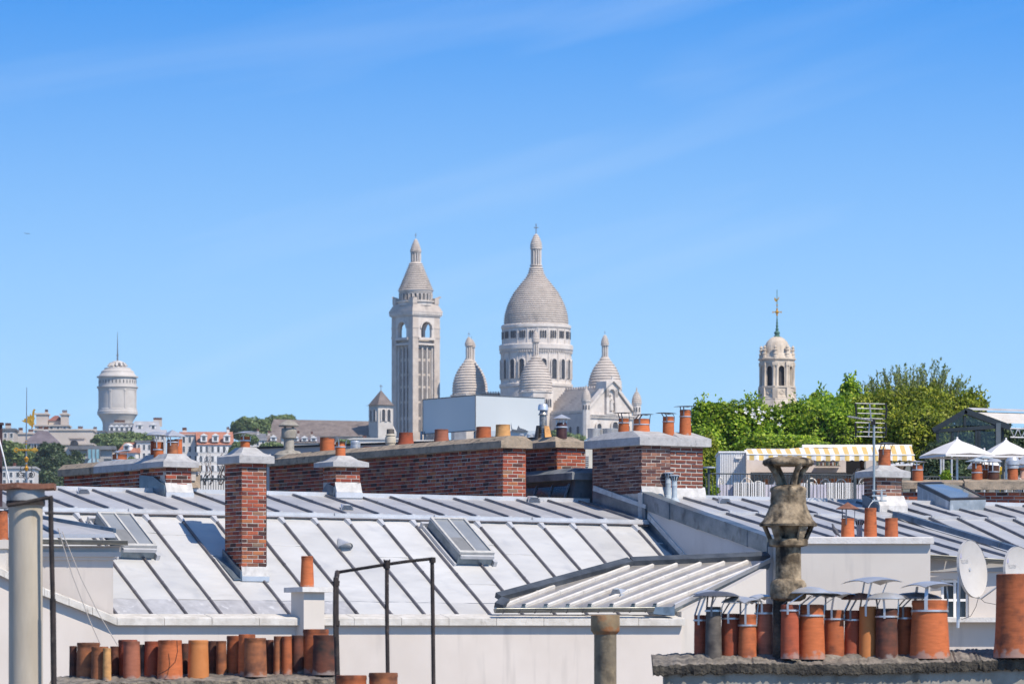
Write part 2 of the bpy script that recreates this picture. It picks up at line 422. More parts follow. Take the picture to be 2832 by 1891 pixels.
def KIDS(o): return [x for x in bpy.data.objects if x.parent == o]

# ---------------------------------------------------------------- bricks
def brick_mesh(L, H, D, seed, m, rough=.003):
    r = random.Random(seed)
    b = .006
    def j(): return r.uniform(-rough, rough)
    xs, zs = (0, L), (0, H)
    vs = []
    for y, k in ((0, b), (b, 0), (D, 0)):
        for x, z in ((0, 0), (1, 0), (1, 1), (0, 1)):
            vs.append(((k if x == 0 else L - k) + j(), y + (j() * .8 if y < D else 0), (k if z == 0 else H - k) + j()))
    fs = [(0, 1, 2, 3)]
    for a in (0, 4):
        for i in range(4): fs.append((a + i, a + 4 + i, a + 4 + (i + 1) % 4, a + (i + 1) % 4))
    fs = [f if f == (0, 1, 2, 3) else f for f in fs]
    me = bpy.data.meshes.new('brick'); me.from_pydata(vs, [], fs); me.materials.append(m); me.update()
    return me
BM = {}
def brick_mesh_for(L, H, m, rough):
    key = (round(L, 2), H, m.name)
    if key not in BM: BM[key] = [brick_mesh(L, H, .05, int(L * 1000) * 7 + int(H * 1000) + k, m, rough) for k in range(4)]
    return random.choice(BM[key])
def brick_face(parent, o, d, nrm, length, height, pitch=.07, bl=.21, joint=.010, bond='stretcher', m=brick_m, top=True,
               limit=10 ** 9, skip=None, rough=.003, side=1, proud=.006, from_end=False):
    """Rows of single bricks from corner o along d, facing nrm, rising from o; skip(x, z) leaves bricks out."""
    rows = int(height / pitch + .5)
    spec = []
    rr = random.Random(int(length * 1000) + rows)
    hd = (bl - joint) / 2
    for k in range(rows):
        z = height - (k + 1) * pitch
        x = 0.0
        odd = k % 2
        if bond == 'stretcher': seq = [bl / 2 - joint / 2 if odd else bl] + [bl] * 200
        else:
            seq = []
            for q in range(200): seq += ([hd, bl] if odd else [bl, hd])
            if odd: seq = [hd * .7] + seq
        for L in seq:
            if x > length - .03: break
            L2 = min(L, length - x)
            if length - x - L2 < .05: L2 = length - x
            if not (skip and skip(x + L2 / 2, z + pitch / 2)): spec.append((x, z, L2))
            x += L2 + joint
    if len(spec) > limit:
        spec.sort(key=lambda s: s[0])
        rest = spec[limit:]; spec = spec[:limit]
    else: rest = []
    ang = math.atan2(d.y, d.x)
    flip = d.cross(nrm).z > 0                   # the face must look outward: local -y is nrm
    H = pitch - joint
    for x, z, L in spec:
        pr = proud + rr.uniform(-.003, .004)
        me = brick_mesh_for(L, H, m, rough)
        if not flip:
            w = o + d * x + Z * z + nrm * pr
            link('brick', me, parent, None, world=w, rot=(0, rr.uniform(-.01, .01), ang), scale=(1, 1, 1))
        else:
            w = o + d * (x + L) + Z * z + nrm * pr
            link('brick', me, parent, None, world=w, rot=(0, rr.uniform(-.01, .01), ang + math.pi), scale=(1, 1, 1))
    if rest:
        b = MB()
        for x, z, L in rest:
            pr = proud + rr.uniform(-.003, .004)
            b.box(o + d * x + Z * z + nrm * pr, d * L, nrm * -.05, Z * H)
        q = b.build('brick', m, parent); q['kind'] = 'stuff'

def stack(name, label, corner, wR, wL, height, parent_group=None, mR=brick_m, cap=None, pitch=.07, bl=.21, bondL='stretcher', bondR='stretcher',
          skipL=None, skipR=None, capm=cem_m, capo=.1, capt=.12, caph=.16, captop=.35, joint=.011, mort=mortar_m, limit=10 ** 9, below=1.0):
    """A brick chimney stack: near corner at the foot, lit face along U, shaded face along V."""
    c = Vector(corner)
    t = thing(name, c, label, 'chimney', parent_group)
    b = MB(); b.box(c - Z * below, U * wR, V * wL, Z * (height + below)); b.build('mortar_core', mort, t)
    brick_face(t, c, U, -V, wR, height, pitch, bl, joint, bondR, mR, skip=skipR)
    brick_face(t, c + V * .002, V, -U, wL - .002, height, pitch, bl, joint, bondL, mR, skip=skipL, limit=limit)
    # far faces, seen only from aside
    b = MB(); b.box(c + U * wR, U * .012, V * wL, Z * height); b.box(c + V * wL, U * wR, V * .012, Z * height); b.build('far_brickwork', mR, t)
    if capt:
        o = c - U * capo - V * capo + Z * height
        A, B = U * (wR + 2 * capo), V * (wL + 2 * capo)
        b = MB()
        b.box(o, A, B, Z * capt)
        lo = [o + Z * capt, o + A + Z * capt, o + A + B + Z * capt, o + B + Z * capt]
        cen = o + (A + B) / 2 + Z * (capt + caph)
        kA, kB = captop if isinstance(captop, tuple) else (captop, captop)
        mid = [cen + (p - o - (A + B) / 2 - Z * capt).dot(U) * U * (kA + (1 - kA) * .42) + (p - o - (A + B) / 2 - Z * capt).dot(V) * V * (kB + (1 - kB) * .42) - Z * caph * .62 for p in lo]
        hi = [cen + (p - o - (A + B) / 2 - Z * capt).dot(U) * U * kA + (p - o - (A + B) / 2 - Z * capt).dot(V) * V * kB for p in lo]
        for a, d2 in ((lo, mid), (mid, hi)):
            for i in range(4): b.quad(a[i], a[(i + 1) % 4], d2[(i + 1) % 4], d2[i])
        b.quad(*hi)
        b.build('cap', capm, t)
    return t

# ---------------------------------------------------------------- chimney pots
def ring(mb, c, r, h, t=.012, n=20):
    mb.lathe(c, [(r + t, -h / 2), (r + t, h / 2), (r - .002, h / 2), (r - .002, -h / 2), (r + t, -h / 2)], n)
def pot(label, x0, x1, yt, yb, D, m, name='chimney_pot', flare=0.0, rim=.0, taper=.0, band=None, cap=None, group='clay chimney pots on the roofs', n=22, sunk=.05, groove=0):
    """A clay pot between pixel columns x0..x1 at its top, from row yt down to row yb."""
    c = P((x0 + x1) / 2, yb, D); k = D / F
    r = (x1 - x0) / 2 * k; h = (yb - yt) * k
    t = thing(name, c, label, 'chimney pot', group)
    w = max(.014, r * .14)
    pr = []
    if flare:
        rb = r * (1 + flare)
        pr += [(rb * 1.02, -sunk), (rb, h * .02), (r + (rb - r) * .62, h * .14), (r + (rb - r) * .34, h * .30), (r + (rb - r) * .12, h * .52), (r, h * .8)]
    else:
        taper += .05
        pr += [(r * (1 + taper), -sunk), (r * (1 + taper * .5), h * .4), (r * .985, h * .82), (r * .985, h * .9), (r * 1.02, h * .925)]
    for g in range(groove):
        pass
    if rim: pr += [(r * .98, h * (1 - rim)), (r * 1.05, h * (1 - rim * .9)), (r * 1.05, h * .985)]
    pr += [(r, h * .99), (r - w * .3, h), (r - w * .8, h), (r - w, h * .985), (r - w, h * .55), (0, h * .5)]
    b = MB(); b.lathe(c, pr, n); b.build('pot_body', m, t, smooth=40)
    if band:
        b = MB(); ring(b, c + Z * (h * (1 - band)), r * 1.005, max(.018, h * .035)); b.build('band', steel_m, t, smooth=40)
    if cap: pot_cap(t, c, r, h, k, cap)
    return t
def pot_cap(t, c, r, h, k, cap):
    """cap = (kind, half width px, rise px, gap px above the rim, material, dx px)"""
    kind, hw, rise, gap, m = cap[:5]
    dx = cap[5] if len(cap) > 5 else 0
    tilt = cap[6] if len(cap) > 6 else 0.0
    hw, rise, gap, dx = hw * k, rise * k, gap * k, dx * k
    cc = c + Z * (h + gap) + Vector((dx, 0, 0))
    b = MB()
    if kind == 'flat':                           # square sheet, slightly cambered, edges turned down
        n = 6; vs = []; fs = []
        a = rad(31)
        ex, ey = Vector((math.cos(a), math.sin(a), tilt)) * hw * .8, Vector((-math.sin(a), math.cos(a), 0)) * hw * .8
        for i in range(n + 1):
            for j in range(n + 1):
                u, v = i / n * 2 - 1, j / n * 2 - 1
                vs.append(cc + ex * u + ey * v + Z * rise * (1 - .55 * u * u - .45 * v * v))
        for i in range(n):
            for j in range(n): fs.append((i * (n + 1) + j, (i + 1) * (n + 1) + j, (i + 1) * (n + 1) + j + 1, i * (n + 1) + j + 1))
        b.add(vs, fs)
        b.add([p - Z * .006 for p in vs], [f[::-1] for f in fs])
    elif kind == 'pyramid':
        a = rad(31); ex, ey = Vector((math.cos(a), math.sin(a), 0)) * hw * .78, Vector((-math.sin(a), math.cos(a), 0)) * hw * .78
        q = [cc - ex - ey, cc + ex - ey, cc + ex + ey, cc - ex + ey]
        for i in range(4): b.poly([q[i], q[(i + 1) % 4], cc + Z * rise])
        b.poly([p - Z * .01 for p in q][::-1])
        for i in range(4): b.quad(q[i], q[i] - Z * .01, q[(i + 1) % 4] - Z * .01, q[(i + 1) % 4])
    elif kind == 'cone':
        b.lathe(cc, [(0, -.004), (hw, -.008), (hw, 0), (hw * .55, rise * .42), (0.004, rise)], 20)
    elif kind == 'dome':
        b.lathe(cc, [(0, -.004), (hw, -.008), (hw, 0), (hw * .8, rise * .45), (hw * .5, rise * .8), (0.004, rise)], 20)
    b.build('cap', m, t, smooth=30)
    for q in range(3):
        a = rad(-120 + q * 120 + 15)
        e = Vector((math.cos(a), math.sin(a), 0))
        w = Vector((-e.y, e.x, 0))
        p0 = c + e * (r + .006) + Z * (h - .11 if h > .3 else h * .7)
        p1 = cc + e * min(hw * .62, r * 1.5) + Z * rise * .25
        m1 = c + e * (r + .012) + Z * h
        lb = MB()
        s = w * max(.022, r * .2)
        for x, y in ((p0, m1), (m1, p1)):
            lb.box(x - s / 2, s, e * .006, y - x)
        lb.build('bracket', m if m is not rust_m else steeld_m, t)

# ---------------------------------------------------------------- foliage
def leaf_mesh(blobs, n, size, seed, inside=.82, depth=.3, droop=0.0, front=.35, aspect=.5):
    """Leaf quads spread through the outer shell of a union of ellipsoids [(centre, (rx, ry, rz))]."""
    rng = np.random.default_rng(seed)
    C = np.array([tuple(b[0]) for b in blobs], float); R = np.array([b[1] for b in blobs], float)
    w = (R[:, 0] * R[:, 2] + R[:, 1] * R[:, 2] + R[:, 0] * R[:, 1]); w = w / w.sum()
    m = int(n * 2.4)
    i = rng.choice(len(blobs), m, p=w)
    d = rng.normal(size=(m, 3)); d /= np.linalg.norm(d, axis=1)[:, None]
    keep = (d[:, 1] < front + rng.uniform(-.4, .5, m)); i, d = i[keep], d[keep]; m = len(i)
    ph = C[i] * 3.1
    bump = 1 + .10 * np.sin(d[:, 0] * 7 + ph[:, 0]) * np.cos(d[:, 2] * 6 + ph[:, 2]) + .07 * np.sin(d[:, 2] * 13 + d[:, 0] * 11 + ph[:, 0])
    rr = bump * (1 - depth * rng.random(m) ** 1.6 + .10 * rng.random(m) ** 3)
    p = C[i] + d * R[i] * rr[:, None]
    ok = np.ones(m, bool)
    for k in range(len(blobs)):
        q = np.linalg.norm((p - C[k]) / R[k], axis=1)
        ok &= ~((q < inside - .12) & (i != k))
    p, d = p[ok][:n], d[ok][:n]; m = len(p)
    nr = d + rng.normal(size=(m, 3)) * .75 + np.array([0, -.15, .35]); nr /= np.linalg.norm(nr, axis=1)[:, None]
    a = np.cross(nr, rng.normal(size=(m, 3)) + np.array([0, 0, droop * -2])); a /= np.linalg.norm(a, axis=1)[:, None]
    b = np.cross(nr, a)
    s = size * rng.uniform(.55, 1.25, m)[:, None]
    v = np.empty((m, 4, 3))
    v[:, 0] = p - a * s * .5; v[:, 1] = p + b * s * aspect * .5; v[:, 2] = p + a * s * .5; v[:, 3] = p - b * s * aspect * .5
    return v
def quads_obj(name, v, mt, parent):
    base = np.array(tuple(WL[parent.name]))
    v = v - base
    m = len(v)
    me = bpy.data.meshes.new(name)
    me.vertices.add(m * 4); me.loops.add(m * 4); me.polygons.add(m)
    me.vertices.foreach_set('co', v.reshape(-1).astype('f4'))
    me.loops.foreach_set('vertex_index', np.arange(m * 4, dtype='i4'))
    me.polygons.foreach_set('loop_start', np.arange(0, m * 4, 4, dtype='i4'))
    me.update(calc_edges=True)
    me.materials.append(mt)
    return link(name, me, parent, WL[parent.name])
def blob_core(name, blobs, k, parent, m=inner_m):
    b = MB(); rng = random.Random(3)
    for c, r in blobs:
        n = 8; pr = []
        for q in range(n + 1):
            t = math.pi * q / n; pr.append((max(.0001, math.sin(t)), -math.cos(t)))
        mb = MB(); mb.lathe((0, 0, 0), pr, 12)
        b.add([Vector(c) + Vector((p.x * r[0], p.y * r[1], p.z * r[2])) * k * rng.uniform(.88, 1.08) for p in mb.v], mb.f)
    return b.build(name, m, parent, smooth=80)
def lumpy(blobs, seed, k=7):
    """Add smaller boughs round the near side of each mass."""
    r = random.Random(seed); out = list(blobs)
    for c, s in blobs:
        for i in range(k):
            a, e = r.uniform(-math.pi * .95, -.05), r.uniform(-.55, 1.1); f = r.uniform(.72, 1.0); m = r.uniform(.22, .42)
            out.append(((c[0] + s[0] * f * math.cos(a) * math.cos(e), c[1] + s[1] * f * math.sin(a) * math.cos(e), c[2] + s[2] * f * math.sin(e)), tuple(v * m for v in s)))
    return out
def tree(label, blobs, n, size, m, seed, name='tree', trunk=True, core=.72, group=None, droop=0.0, cat='tree', depth=.3, ground=None):
    lo = min(c[2] - r[2] for c, r in blobs); cx = sum(c[0] for c, r in blobs) / len(blobs); cy = sum(c[1] for c, r in blobs) / len(blobs)
    h = max(r[2] for c, r in blobs)
    base = Vector((cx, cy, lo - (h * .8 if ground is None else lo - ground)))
    t = thing(name, base, label, cat, group)
    lb = lumpy(blobs, seed) if n > 2000 else blobs
    v = leaf_mesh(lb, n, size, seed, droop=droop, depth=depth)
    if n > 8000:                                # loose shoots standing out of the top
        g = np.random.default_rng(seed + 1); B_ = [b for b in lb if b[1][2] > .25]; out = []
        for i in range(90):
            c, s = B_[g.integers(len(B_))]; a, e = g.uniform(-math.pi, 0.3), g.uniform(.35, 1.5)
            d = np.array([math.cos(a) * math.cos(e), math.sin(a) * math.cos(e), math.sin(e)]); p0 = np.array(c) + d * np.array(s) * .97; d = d * .6 + np.array([g.normal() * .3, 0, .8])
            q = p0 + d * np.linspace(0, g.uniform(.08, .30), 9)[:, None] + g.normal(size=(9, 3)) * .035
            a_ = g.normal(size=(9, 3)) + d; a_ /= np.linalg.norm(a_, axis=1)[:, None]; b_ = np.cross(a_, g.normal(size=(9, 3))); b_ /= np.linalg.norm(b_, axis=1)[:, None]; h_ = size * .5
            out.append(np.stack([q - a_ * h_, q + b_ * h_ * .5, q + a_ * h_, q - b_ * h_ * .5], 1))
        v = np.concatenate([v] + out)
    quads_obj('crown', v, m, t)
    if core: blob_core('crown_shade_core', blobs, core, t)  # solid core added, coloured as the crown's inner shade
    if trunk:
        b = MB(); top = Vector((cx, cy, lo + h * .9))
        b.tube([base, lerp(base, top, .5) + Vector((h * .05, 0, 0)), top], [h * .12, h * .09, h * .04], 8)
        for c, r in blobs[:4]:
            b.tube([lerp(base, top, .55), lerp(lerp(base, top, .8), Vector(c), .5), Vector(c)], [h * .05, h * .035, h * .012], 6)
        b.build('trunk', bark_m, t, smooth=60)
    return t

# ================================================================ ground, hill
b = MB(); b.quad((-4000, -500, 0), (4000, -500, 0), (4000, 6000, 0), (-4000, 6000, 0))
tag(b.build('ground', mat('pale bounce ground', (.19, .17, .145), (.24, .215, .185), scale=.3, rough=.95), loc=(0, 0, 0)), kind='structure')  # unseen ground, made pale to bounce fill light into the shadows
HILL = [(700, -2), (1200, 42), (1500, 74), (1700, 95), (1850, 107), (2100, 112), (2500, 60), (3200, -4)]
def hill_z(y):
    for (a, za), (c, zc) in zip(HILL, HILL[1:]):
        if a <= y <= c: return za + (zc - za) * (y - a) / (c - a)
    return -4
b = MB(); xs = [-1400 + 100 * i for i in range(29)]; ys = [700, 850, 1000, 1200, 1350, 1500, 1600, 1700, 1775, 1850, 1975, 2100, 2300, 2500, 2850, 3200]
vs = [(x, y, hill_z(y) * max(0, math.cos(max(-1.57, min(1.57, x / 1500)))) + 2.0 * math.sin(x * .013 + y * .007)) for y in ys for x in xs]
fs = [(j * 29 + i, j * 29 + i + 1, (j + 1) * 29 + i + 1, (j + 1) * 29 + i) for j in range(15) for i in range(28)]
b.add(vs, fs)
tag(b.build('hill', mat('hill ground', (.10, .11, .07), (.22, .2, .17), scale=.02, rough=1), loc=(0, 1800, 0), smooth=60), kind='structure')

# ================================================================ main zinc roof
PHI = rad(32)
Q0 = P(669, 1606, 102)
def slope(phi): return (-V * math.cos(phi) - Z * math.sin(phi)).normalized()
def roofn(phi): return (-V * math.sin(phi) + Z * math.cos(phi)).normalized()
dL, nL = slope(PHI), roofn(PHI)
RL = Plane(Q0, nL)
B0 = RL.hit(773, 1434)
def brk(s): return B0 + U * s
def sL(px, py):                              # (s, r) of a pixel on the lower slope
    q = RL.hit(px, py) - B0; return q.dot(U), q.dot(dL)
PITCH = (sL(1743, 1440)[0] - sL(401, 1423)[0]) / 15
S_END = sL(1781, 1441)[0]
S_BEG = sL(-60, 1410)[0]
GW = Plane(brk(S_END), U)                    # party wall: the right neighbour's gable, facing left
def Dpar(px): return 99.0 + (px - 311) * (3.7 / 1574)
pa, pb = P(311, 1727, Dpar(311)), P(1885, 1727.5, Dpar(1885))
pdir = (pb - pa); pdir.z = 0; pdir.normalize()
pn = Vector((pdir.y, -pdir.x, 0))            # toward the camera
FRONT = Plane(pa + pn * .02, pn)
rL_bot = lambda s: FRONT.along(brk(s), dL) + 0.0
house = thing('zinc_roofed_house', P(1000, 1891, 101), 'long white rendered house under a two-slope white zinc roof with two skylights', 'house')

def sheet(parent, o, u, d, n, s0, s1, r0, r1a, r1b, m, gap=.008, rows=7, amp=.006, seed=0):
    """One slightly crowned zinc sheet between two battens; its lower edge may run askew."""
    rg = random.Random(seed); b = MB(); cols = 3
    vs = []
    for i in range(rows + 1):
        for j in range(cols + 1):
            s = lerp(s0 + gap, s1 - gap, j / cols); r = lerp(r0, lerp(r1a, r1b, j / cols), i / rows)
            vs.append(o + u * s + d * r + n * (rg.uniform(-amp, amp) + (.006 if 0 < j < cols else 0)))
    fs = [(i * (cols + 1) + j, (i + 1) * (cols + 1) + j, (i + 1) * (cols + 1) + j + 1, i * (cols + 1) + j + 1) for i in range(rows) for j in range(cols)]
    b.add(vs, fs)
    return b.build('zinc_sheet', m, parent, smooth=60)
def batten(parent, p0, p1, n, w=.036, h=.044, m=None, name='seam'):
    d = (p1 - p0).normalized(); x = d.cross(n).normalized()
    b = MB()
    pts = [p0 - x * w * .6, p0 + x * w * .6, p0 + x * w * .45 + n * h, p0 - x * w * .45 + n * h]
    b.prism(pts, p1 - p0)
    k = 3
    for q in range(1, k):                     # clip joints along the batten cover
        c = lerp(p0, p1, q / k)
        b.prism([c - x * w * .68, c + x * w * .68, c + x * w * .52 + n * (h + .006), c - x * w * .52 + n * (h + .006)], d * .03)
    return b.build(name, m or seam_m, parent)

# the lower slope: an upper and a lower course of sheets
s_ref = sL(773, 1434)[0]
k0 = math.floor((S_BEG - s_ref) / PITCH); ss = [s_ref + PITCH * k for k in range(k0, 40) if s_ref + PITCH * k < S_END - .1] + [S_END]
r_mid = sL(328, 1655)[1]
SEAM_SKIP_R = {}
for a, c in zip(ss, ss[1:]):
    if random.random() < .6:                    # a lap joint across some sheets
        r_ = random.uniform(.5, r_mid - .4); q = brk(a + .03) + dL * r_ + nL * .004; b = MB(); b.box(q, U * (c - a - .06), dL * .035, nL * .009); b.build('lap_joint', zinc_pale, house)
    x_mid = pix(brk((a + c) / 2) + dL * r_mid)[0]
    sheet(house, B0, U, dL, nL, a, c, -.02, r_mid, r_mid, zinc_pale, seed=int(a * 100))
    ra, rb = rL_bot(a) - .3, rL_bot(c) - .3
    if max(ra, rb) > r_mid + .02:
        sheet(house, B0, U, dL, nL - dL * .0, a, c, r_mid + .006, max(ra, r_mid + .01), max(rb, r_mid + .01), zinc_dull if x_mid < 985 else zinc_pale, rows=2, seed=int(a * 90))
for s in ss[:-1]:
    p0, p1 = brk(s) + dL * .14, brk(s) + dL * (rL_bot(s) - .3)
    x0 = pix(p0)[0]
    if 1150 < x0 < 1300: p0 = brk(s) + dL * sL(1268, 1540)[1]      # starts under the right skylight
    if 240 < x0 < 400 and abs(x0 - 315) < 30: p0 = brk(s) + dL * sL(352, 1540)[1]
    batten(house, p0, p1, nL)
    if not (1150 < x0 < 1300 or abs(x0 - 315) < 30):               # flared cap where the batten meets the break
        b = MB(); q = brk(s) + dL * .02
        b.prism([q - U * .07, q + U * .07, q + U * .06 + nL * .06, q - U * .06 + nL * .06], dL * .01)
        hi = [q - U * .07, q + U * .07, q + U * .05 + nL * .06, q - U * .05 + nL * .06]
        e = brk(s) + dL * .22
        lo = [e - U * .03, e + U * .03, e + U * .022 + nL * .05, e - U * .022 + nL * .05]
        for i in range(4): b.quad(hi[i], hi[(i + 1) % 4], lo[(i + 1) % 4], lo[i])
        b.build('seam_cap', flash_m, house)

# break flashing
PHU = rad(11.5)
dU, nU = slope(PHU), roofn(PHU)
HB = .088
b = MB()
L_ = S_END - S_BEG
o = brk(S_BEG) + Z * .028 - dU * .0
b.box(o - V * .05 + Z * 0, U * L_, V * .055, Z * .05)
b.box(o - V * .022 + Z * .05, U * L_, V * .06, Z * .045)
b.build('break_flashing', flash_m, house)
b = MB(); b.tube([brk(S_BEG) - V * .047 + Z * .03, brk(S_END) - V * .047 + Z * .03], .014, 8); b.build('drip_edge', seam_m, house, smooth=60)
b = MB()
for k in range(int(L_ / 2.1)):
    b.box(brk(S_BEG + .8 + k * 2.1) - V * .053 + Z * .027, U * .03, V * .02, Z * .102)
b.build('flashing_joints', flash_m, house)

# the upper slope
UT = brk(0) + V * .03 + Z * (HB + .01)        # its lower edge
RU = Plane(UT, nU)
def sU(px, py):
    q = RU.hit(px, py) - UT; return q.dot(U), q.dot(dU)
r_ridge = sU(1000, 1373)[1]
RID = UT + dU * r_ridge
su0 = sU(846, 1413)[0]; pu = (sU(1378, 1421)[0] - sU(203, 1404)[0]) / 13
uu = [su0 + pu * k for k in range(-14, 30) if S_BEG < su0 + pu * k < S_END - .05]
uu = [S_BEG] + uu + [S_END]
for a, c in zip(uu, uu[1:]):
    sheet(house, UT, U, dU, nU, a, c, r_ridge, 0, 0, zinc_grey, seed=int(a * 70) + 5, rows=3)
for s in uu[1:-1]:
    x = pix(UT + U * s)[0]
    batten(house, UT + U * s + dU * (r_ridge + .08), UT + U * s - dU * .03, nU, w=.045, h=.042, m=mat('zinc seam shade dull', (.12, .125, .14), (.20, .20, .22), scale=4, rough=.5, metal=.4, objvar=.08))  # batten colour darkened for its shaded flank
    q = UT + U * s - dU * .03
    b = MB(); b.box(q - U * .03, U * .06, dU * .05, nU * .045); b.build('seam_foot', flash_m, house)
b = MB(); b.box(RID + U * S_BEG - V * .06 - Z * .02, U * L_, V * .14, Z * .085)
for k in range(int(L_ / .66)):
    if k % 3: b.box(RID + U * (S_BEG + .3 + k * .66) - V * .075 - Z * .02, U * .16, V * .02, Z * .035)
b.build('ridge_cap', flash_m, house)
# back slope, walls down to the street
b = MB()
bk = RID + V * 3.2 - Z * .9
b.quad(RID + U * S_BEG + V * .05, RID + U * S_END + V * .05, bk + U * S_END, bk + U * S_BEG); b.build('back_slope', zinc_grey, house)

# parapet wall along the oblique plot line, with its coping
def par(px, py, dd=0.0):
    """Point on the front plane seen at this pixel, moved dd toward the camera."""
    return FRONT.hit(px, py) + pn * dd
LEFT_UP = [(-40, 1574), (118, 1648), (250, 1699), (318, 1728)]
def cope_line(px):
    if px <= 318:
        for (a, ya), (c, yc) in zip(LEFT_UP, LEFT_UP[1:]):
            if a <= px <= c: return ya + (yc - ya) * (px - a) / (c - a)
    return 1728 + (px - 318) / 1567 * 1.0
b = MB()
pts = [par(-40, 1574), par(118, 1648), par(250, 1699), par(318, 1728), par(1885, 1729)]
bot = [Vector((p.x, p.y, 0)) for p in pts]
for i in range(4): b.prism([bot[i], bot[i + 1], pts[i + 1], pts[i]], -pn * .35)
b.build('parapet_wall', wall_c, house)
jx = [-40, 60, 118, 185, 250, 318] + [318 + 131.0 * k for k in range(1, 12)] + [1888]
for x0, x1 in zip(jx, jx[1:]):
    g = .6
    a0, a1 = par(x0 + g, cope_line(x0), .13), par(x1 - g, cope_line(x1), .13)
    h = .118 + random.uniform(-.003, .003)
    prof = lambda p: [p, p + Z * h, p + Z * (h + .018) - pn * .05, p + Z * (h + .085) - pn * .48, p - pn * .48]
    A, B = prof(a0), prof(a1)
    b = MB(); b.poly(A); b.poly(B[::-1])
    for i in range(5): b.quad(A[i], A[(i + 1) % 5], B[(i + 1) % 5], B[i])
    b.build('coping_stone', cope_m, house)

# ---- skylights on the lower slope
def skylight(corners, label=None, blindfrac=.0, left_open=True):
    """corners: pixels of the sash's upper-left, upper-right, lower-right, lower-left, at its raised top."""
    hgt = .27
    pl = Plane(Q0 + nL * hgt, nL)
    c = [pl.hit(*q) for q in corners]
    # square it up along the roof's own axes
    s0 = (c[0] - B0).dot(U); s1 = (c[1] - B0).dot(U); r0 = (c[0] - B0).dot(dL); r1 = (c[2] - B0).dot(dL)
    q = lambda s, r, h=hgt: B0 + U * s + dL * r + nL * h
    b = MB(); w = .05
    b.box(q(s0, r0, 0), U * (s1 - s0), dL * (r1 - r0), nL * (hgt - .05))
    k = b.build('skylight', zinc_blue, house)
    b = MB()
    b.box(q(s0 - .07, r0 - .05, .0), U * .04, dL * (r1 - r0 + .1), nL * .06)
    b.box(q(s1 + .02, r0 - .05, .0), U * .07, dL * (r1 - r0 + .1), nL * .11)
    b.box(q(s0 - .09, r0 - .12, .0), U * (s1 - s0 + .18), dL * .065, nL * .11)
    b.build('side_flashing', flash_m, k)
    b = MB(); B_ = .045
    b.box(q(s0, r0, hgt - .045), U * B_, dL * (r1 - r0), nL * .055)
    b.box(q(s1 - B_, r0, hgt - .045), U * B_, dL * (r1 - r0), nL * .055)
    b.box(q(s0 + B_, r0, hgt - .045), U * (s1 - s0 - 2 * B_), dL * B_, nL * .053)
    b.box(q(s0 + B_, r1 - B_ * 1.6, hgt - .045), U * (s1 - s0 - 2 * B_), dL * B_ * 1.6, nL * .053)
    b.box(q((s0 + s1) / 2 - .018, r0 + B_, hgt - .04), U * .036, dL * (r1 - r0 - B_ * 2.6), nL * .045)
    b.build('frame', frame_m, k)
    b = MB(); b.box(q(s0 + .02, r1 + .008, hgt - .10), U * (s1 - s0 - .04), dL * .05, nL * .06); b.build('lower_rail', flash_m, k)
    for a, c2, bf in ((s0 + B_, (s0 + s1) / 2 - .018, blindfrac), ((s0 + s1) / 2 + .018, s1 - B_, 0)):
        b = MB(); b.quad(q(a, r0 + B_, hgt - .02), q(a, r1 - B_ * 1.6, hgt - .02), q(c2, r1 - B_ * 1.6, hgt - .02), q(c2, r0 + B_, hgt - .02))
        b.build('pane', glass_m, k)
        if bf:
            b = MB(); rr = lerp(r0, r1, 1 - bf)
            b.quad(q(a, rr, hgt - .012), q(a, r1 - B_ * 1.6, hgt - .012), q(c2, r1 - B_ * 1.6, hgt - .012), q(c2, rr, hgt - .012))
            b.build('blind', blind_m, k)
skylight([(1190, 1430), (1284, 1430), (1333, 1528), (1238, 1528)], blindfrac=.45)
skylight([(268, 1415), (362, 1415), (406, 1509), (310, 1509)], blindfrac=.5)

# ---- small roof vents
def half_moon(parent, pl, n, d, px, py, w_px, h_px):
    c = pl.hit(px, py); k = c.y / F; w = w_px * k / 2 / .9; h = h_px * k
    face = -V if d is not None else -V
    b = MB(); N = 10
    arc = [c + U * (w * math.cos(t)) + Z * (h * math.sin(t)) for t in [math.pi * i / N for i in range(N + 1)]]
    tail = c + V * (w * 1.9) + Z * .14
    b.poly(arc)
    for i in range(N): b.poly([arc[i], tail, arc[i + 1]])
    v = b.build('roof_vent', flash_m, parent)
    for i in range(4):
        z = h * (.12 + .2 * i); ww = w * math.sqrt(max(.05, 1 - (z / h) ** 2)) * .92
        m = MB(); m.box(c - U * ww + Z * z - V * .022, U * 2 * ww, V * .02, Z * h * .09); m.build('louvre', seam_m, v)
for px, py, w, h in ((232, 1366, 34, 17), (961, 1411, 36, 18), (1478, 1390, 36, 19)):
    half_moon(house, RU, nU, dU, px, py, w, h)
# the scoop on the lower slope
c = RL.hit(936, 1488); k = c.y / F
b = MB(); N = 12; w = .155
mouth = RL.hit(950, 1518)
arc = [mouth + U * (w * math.cos(t)) - V * .02 + nL * (.19 * max(0, math.sin(t))) + dL * .10 * math.sin(t) for t in [math.pi * i / N for i in range(N + 1)]]
tip = RL.hit(934, 1490) + nL * .03
for i in range(N): b.poly([arc[i], tip, arc[i + 1]])
b.poly([p + nL * .002 - V * -.06 for p in arc])
b.build('roof_scoop', steel_m, house, smooth=50)

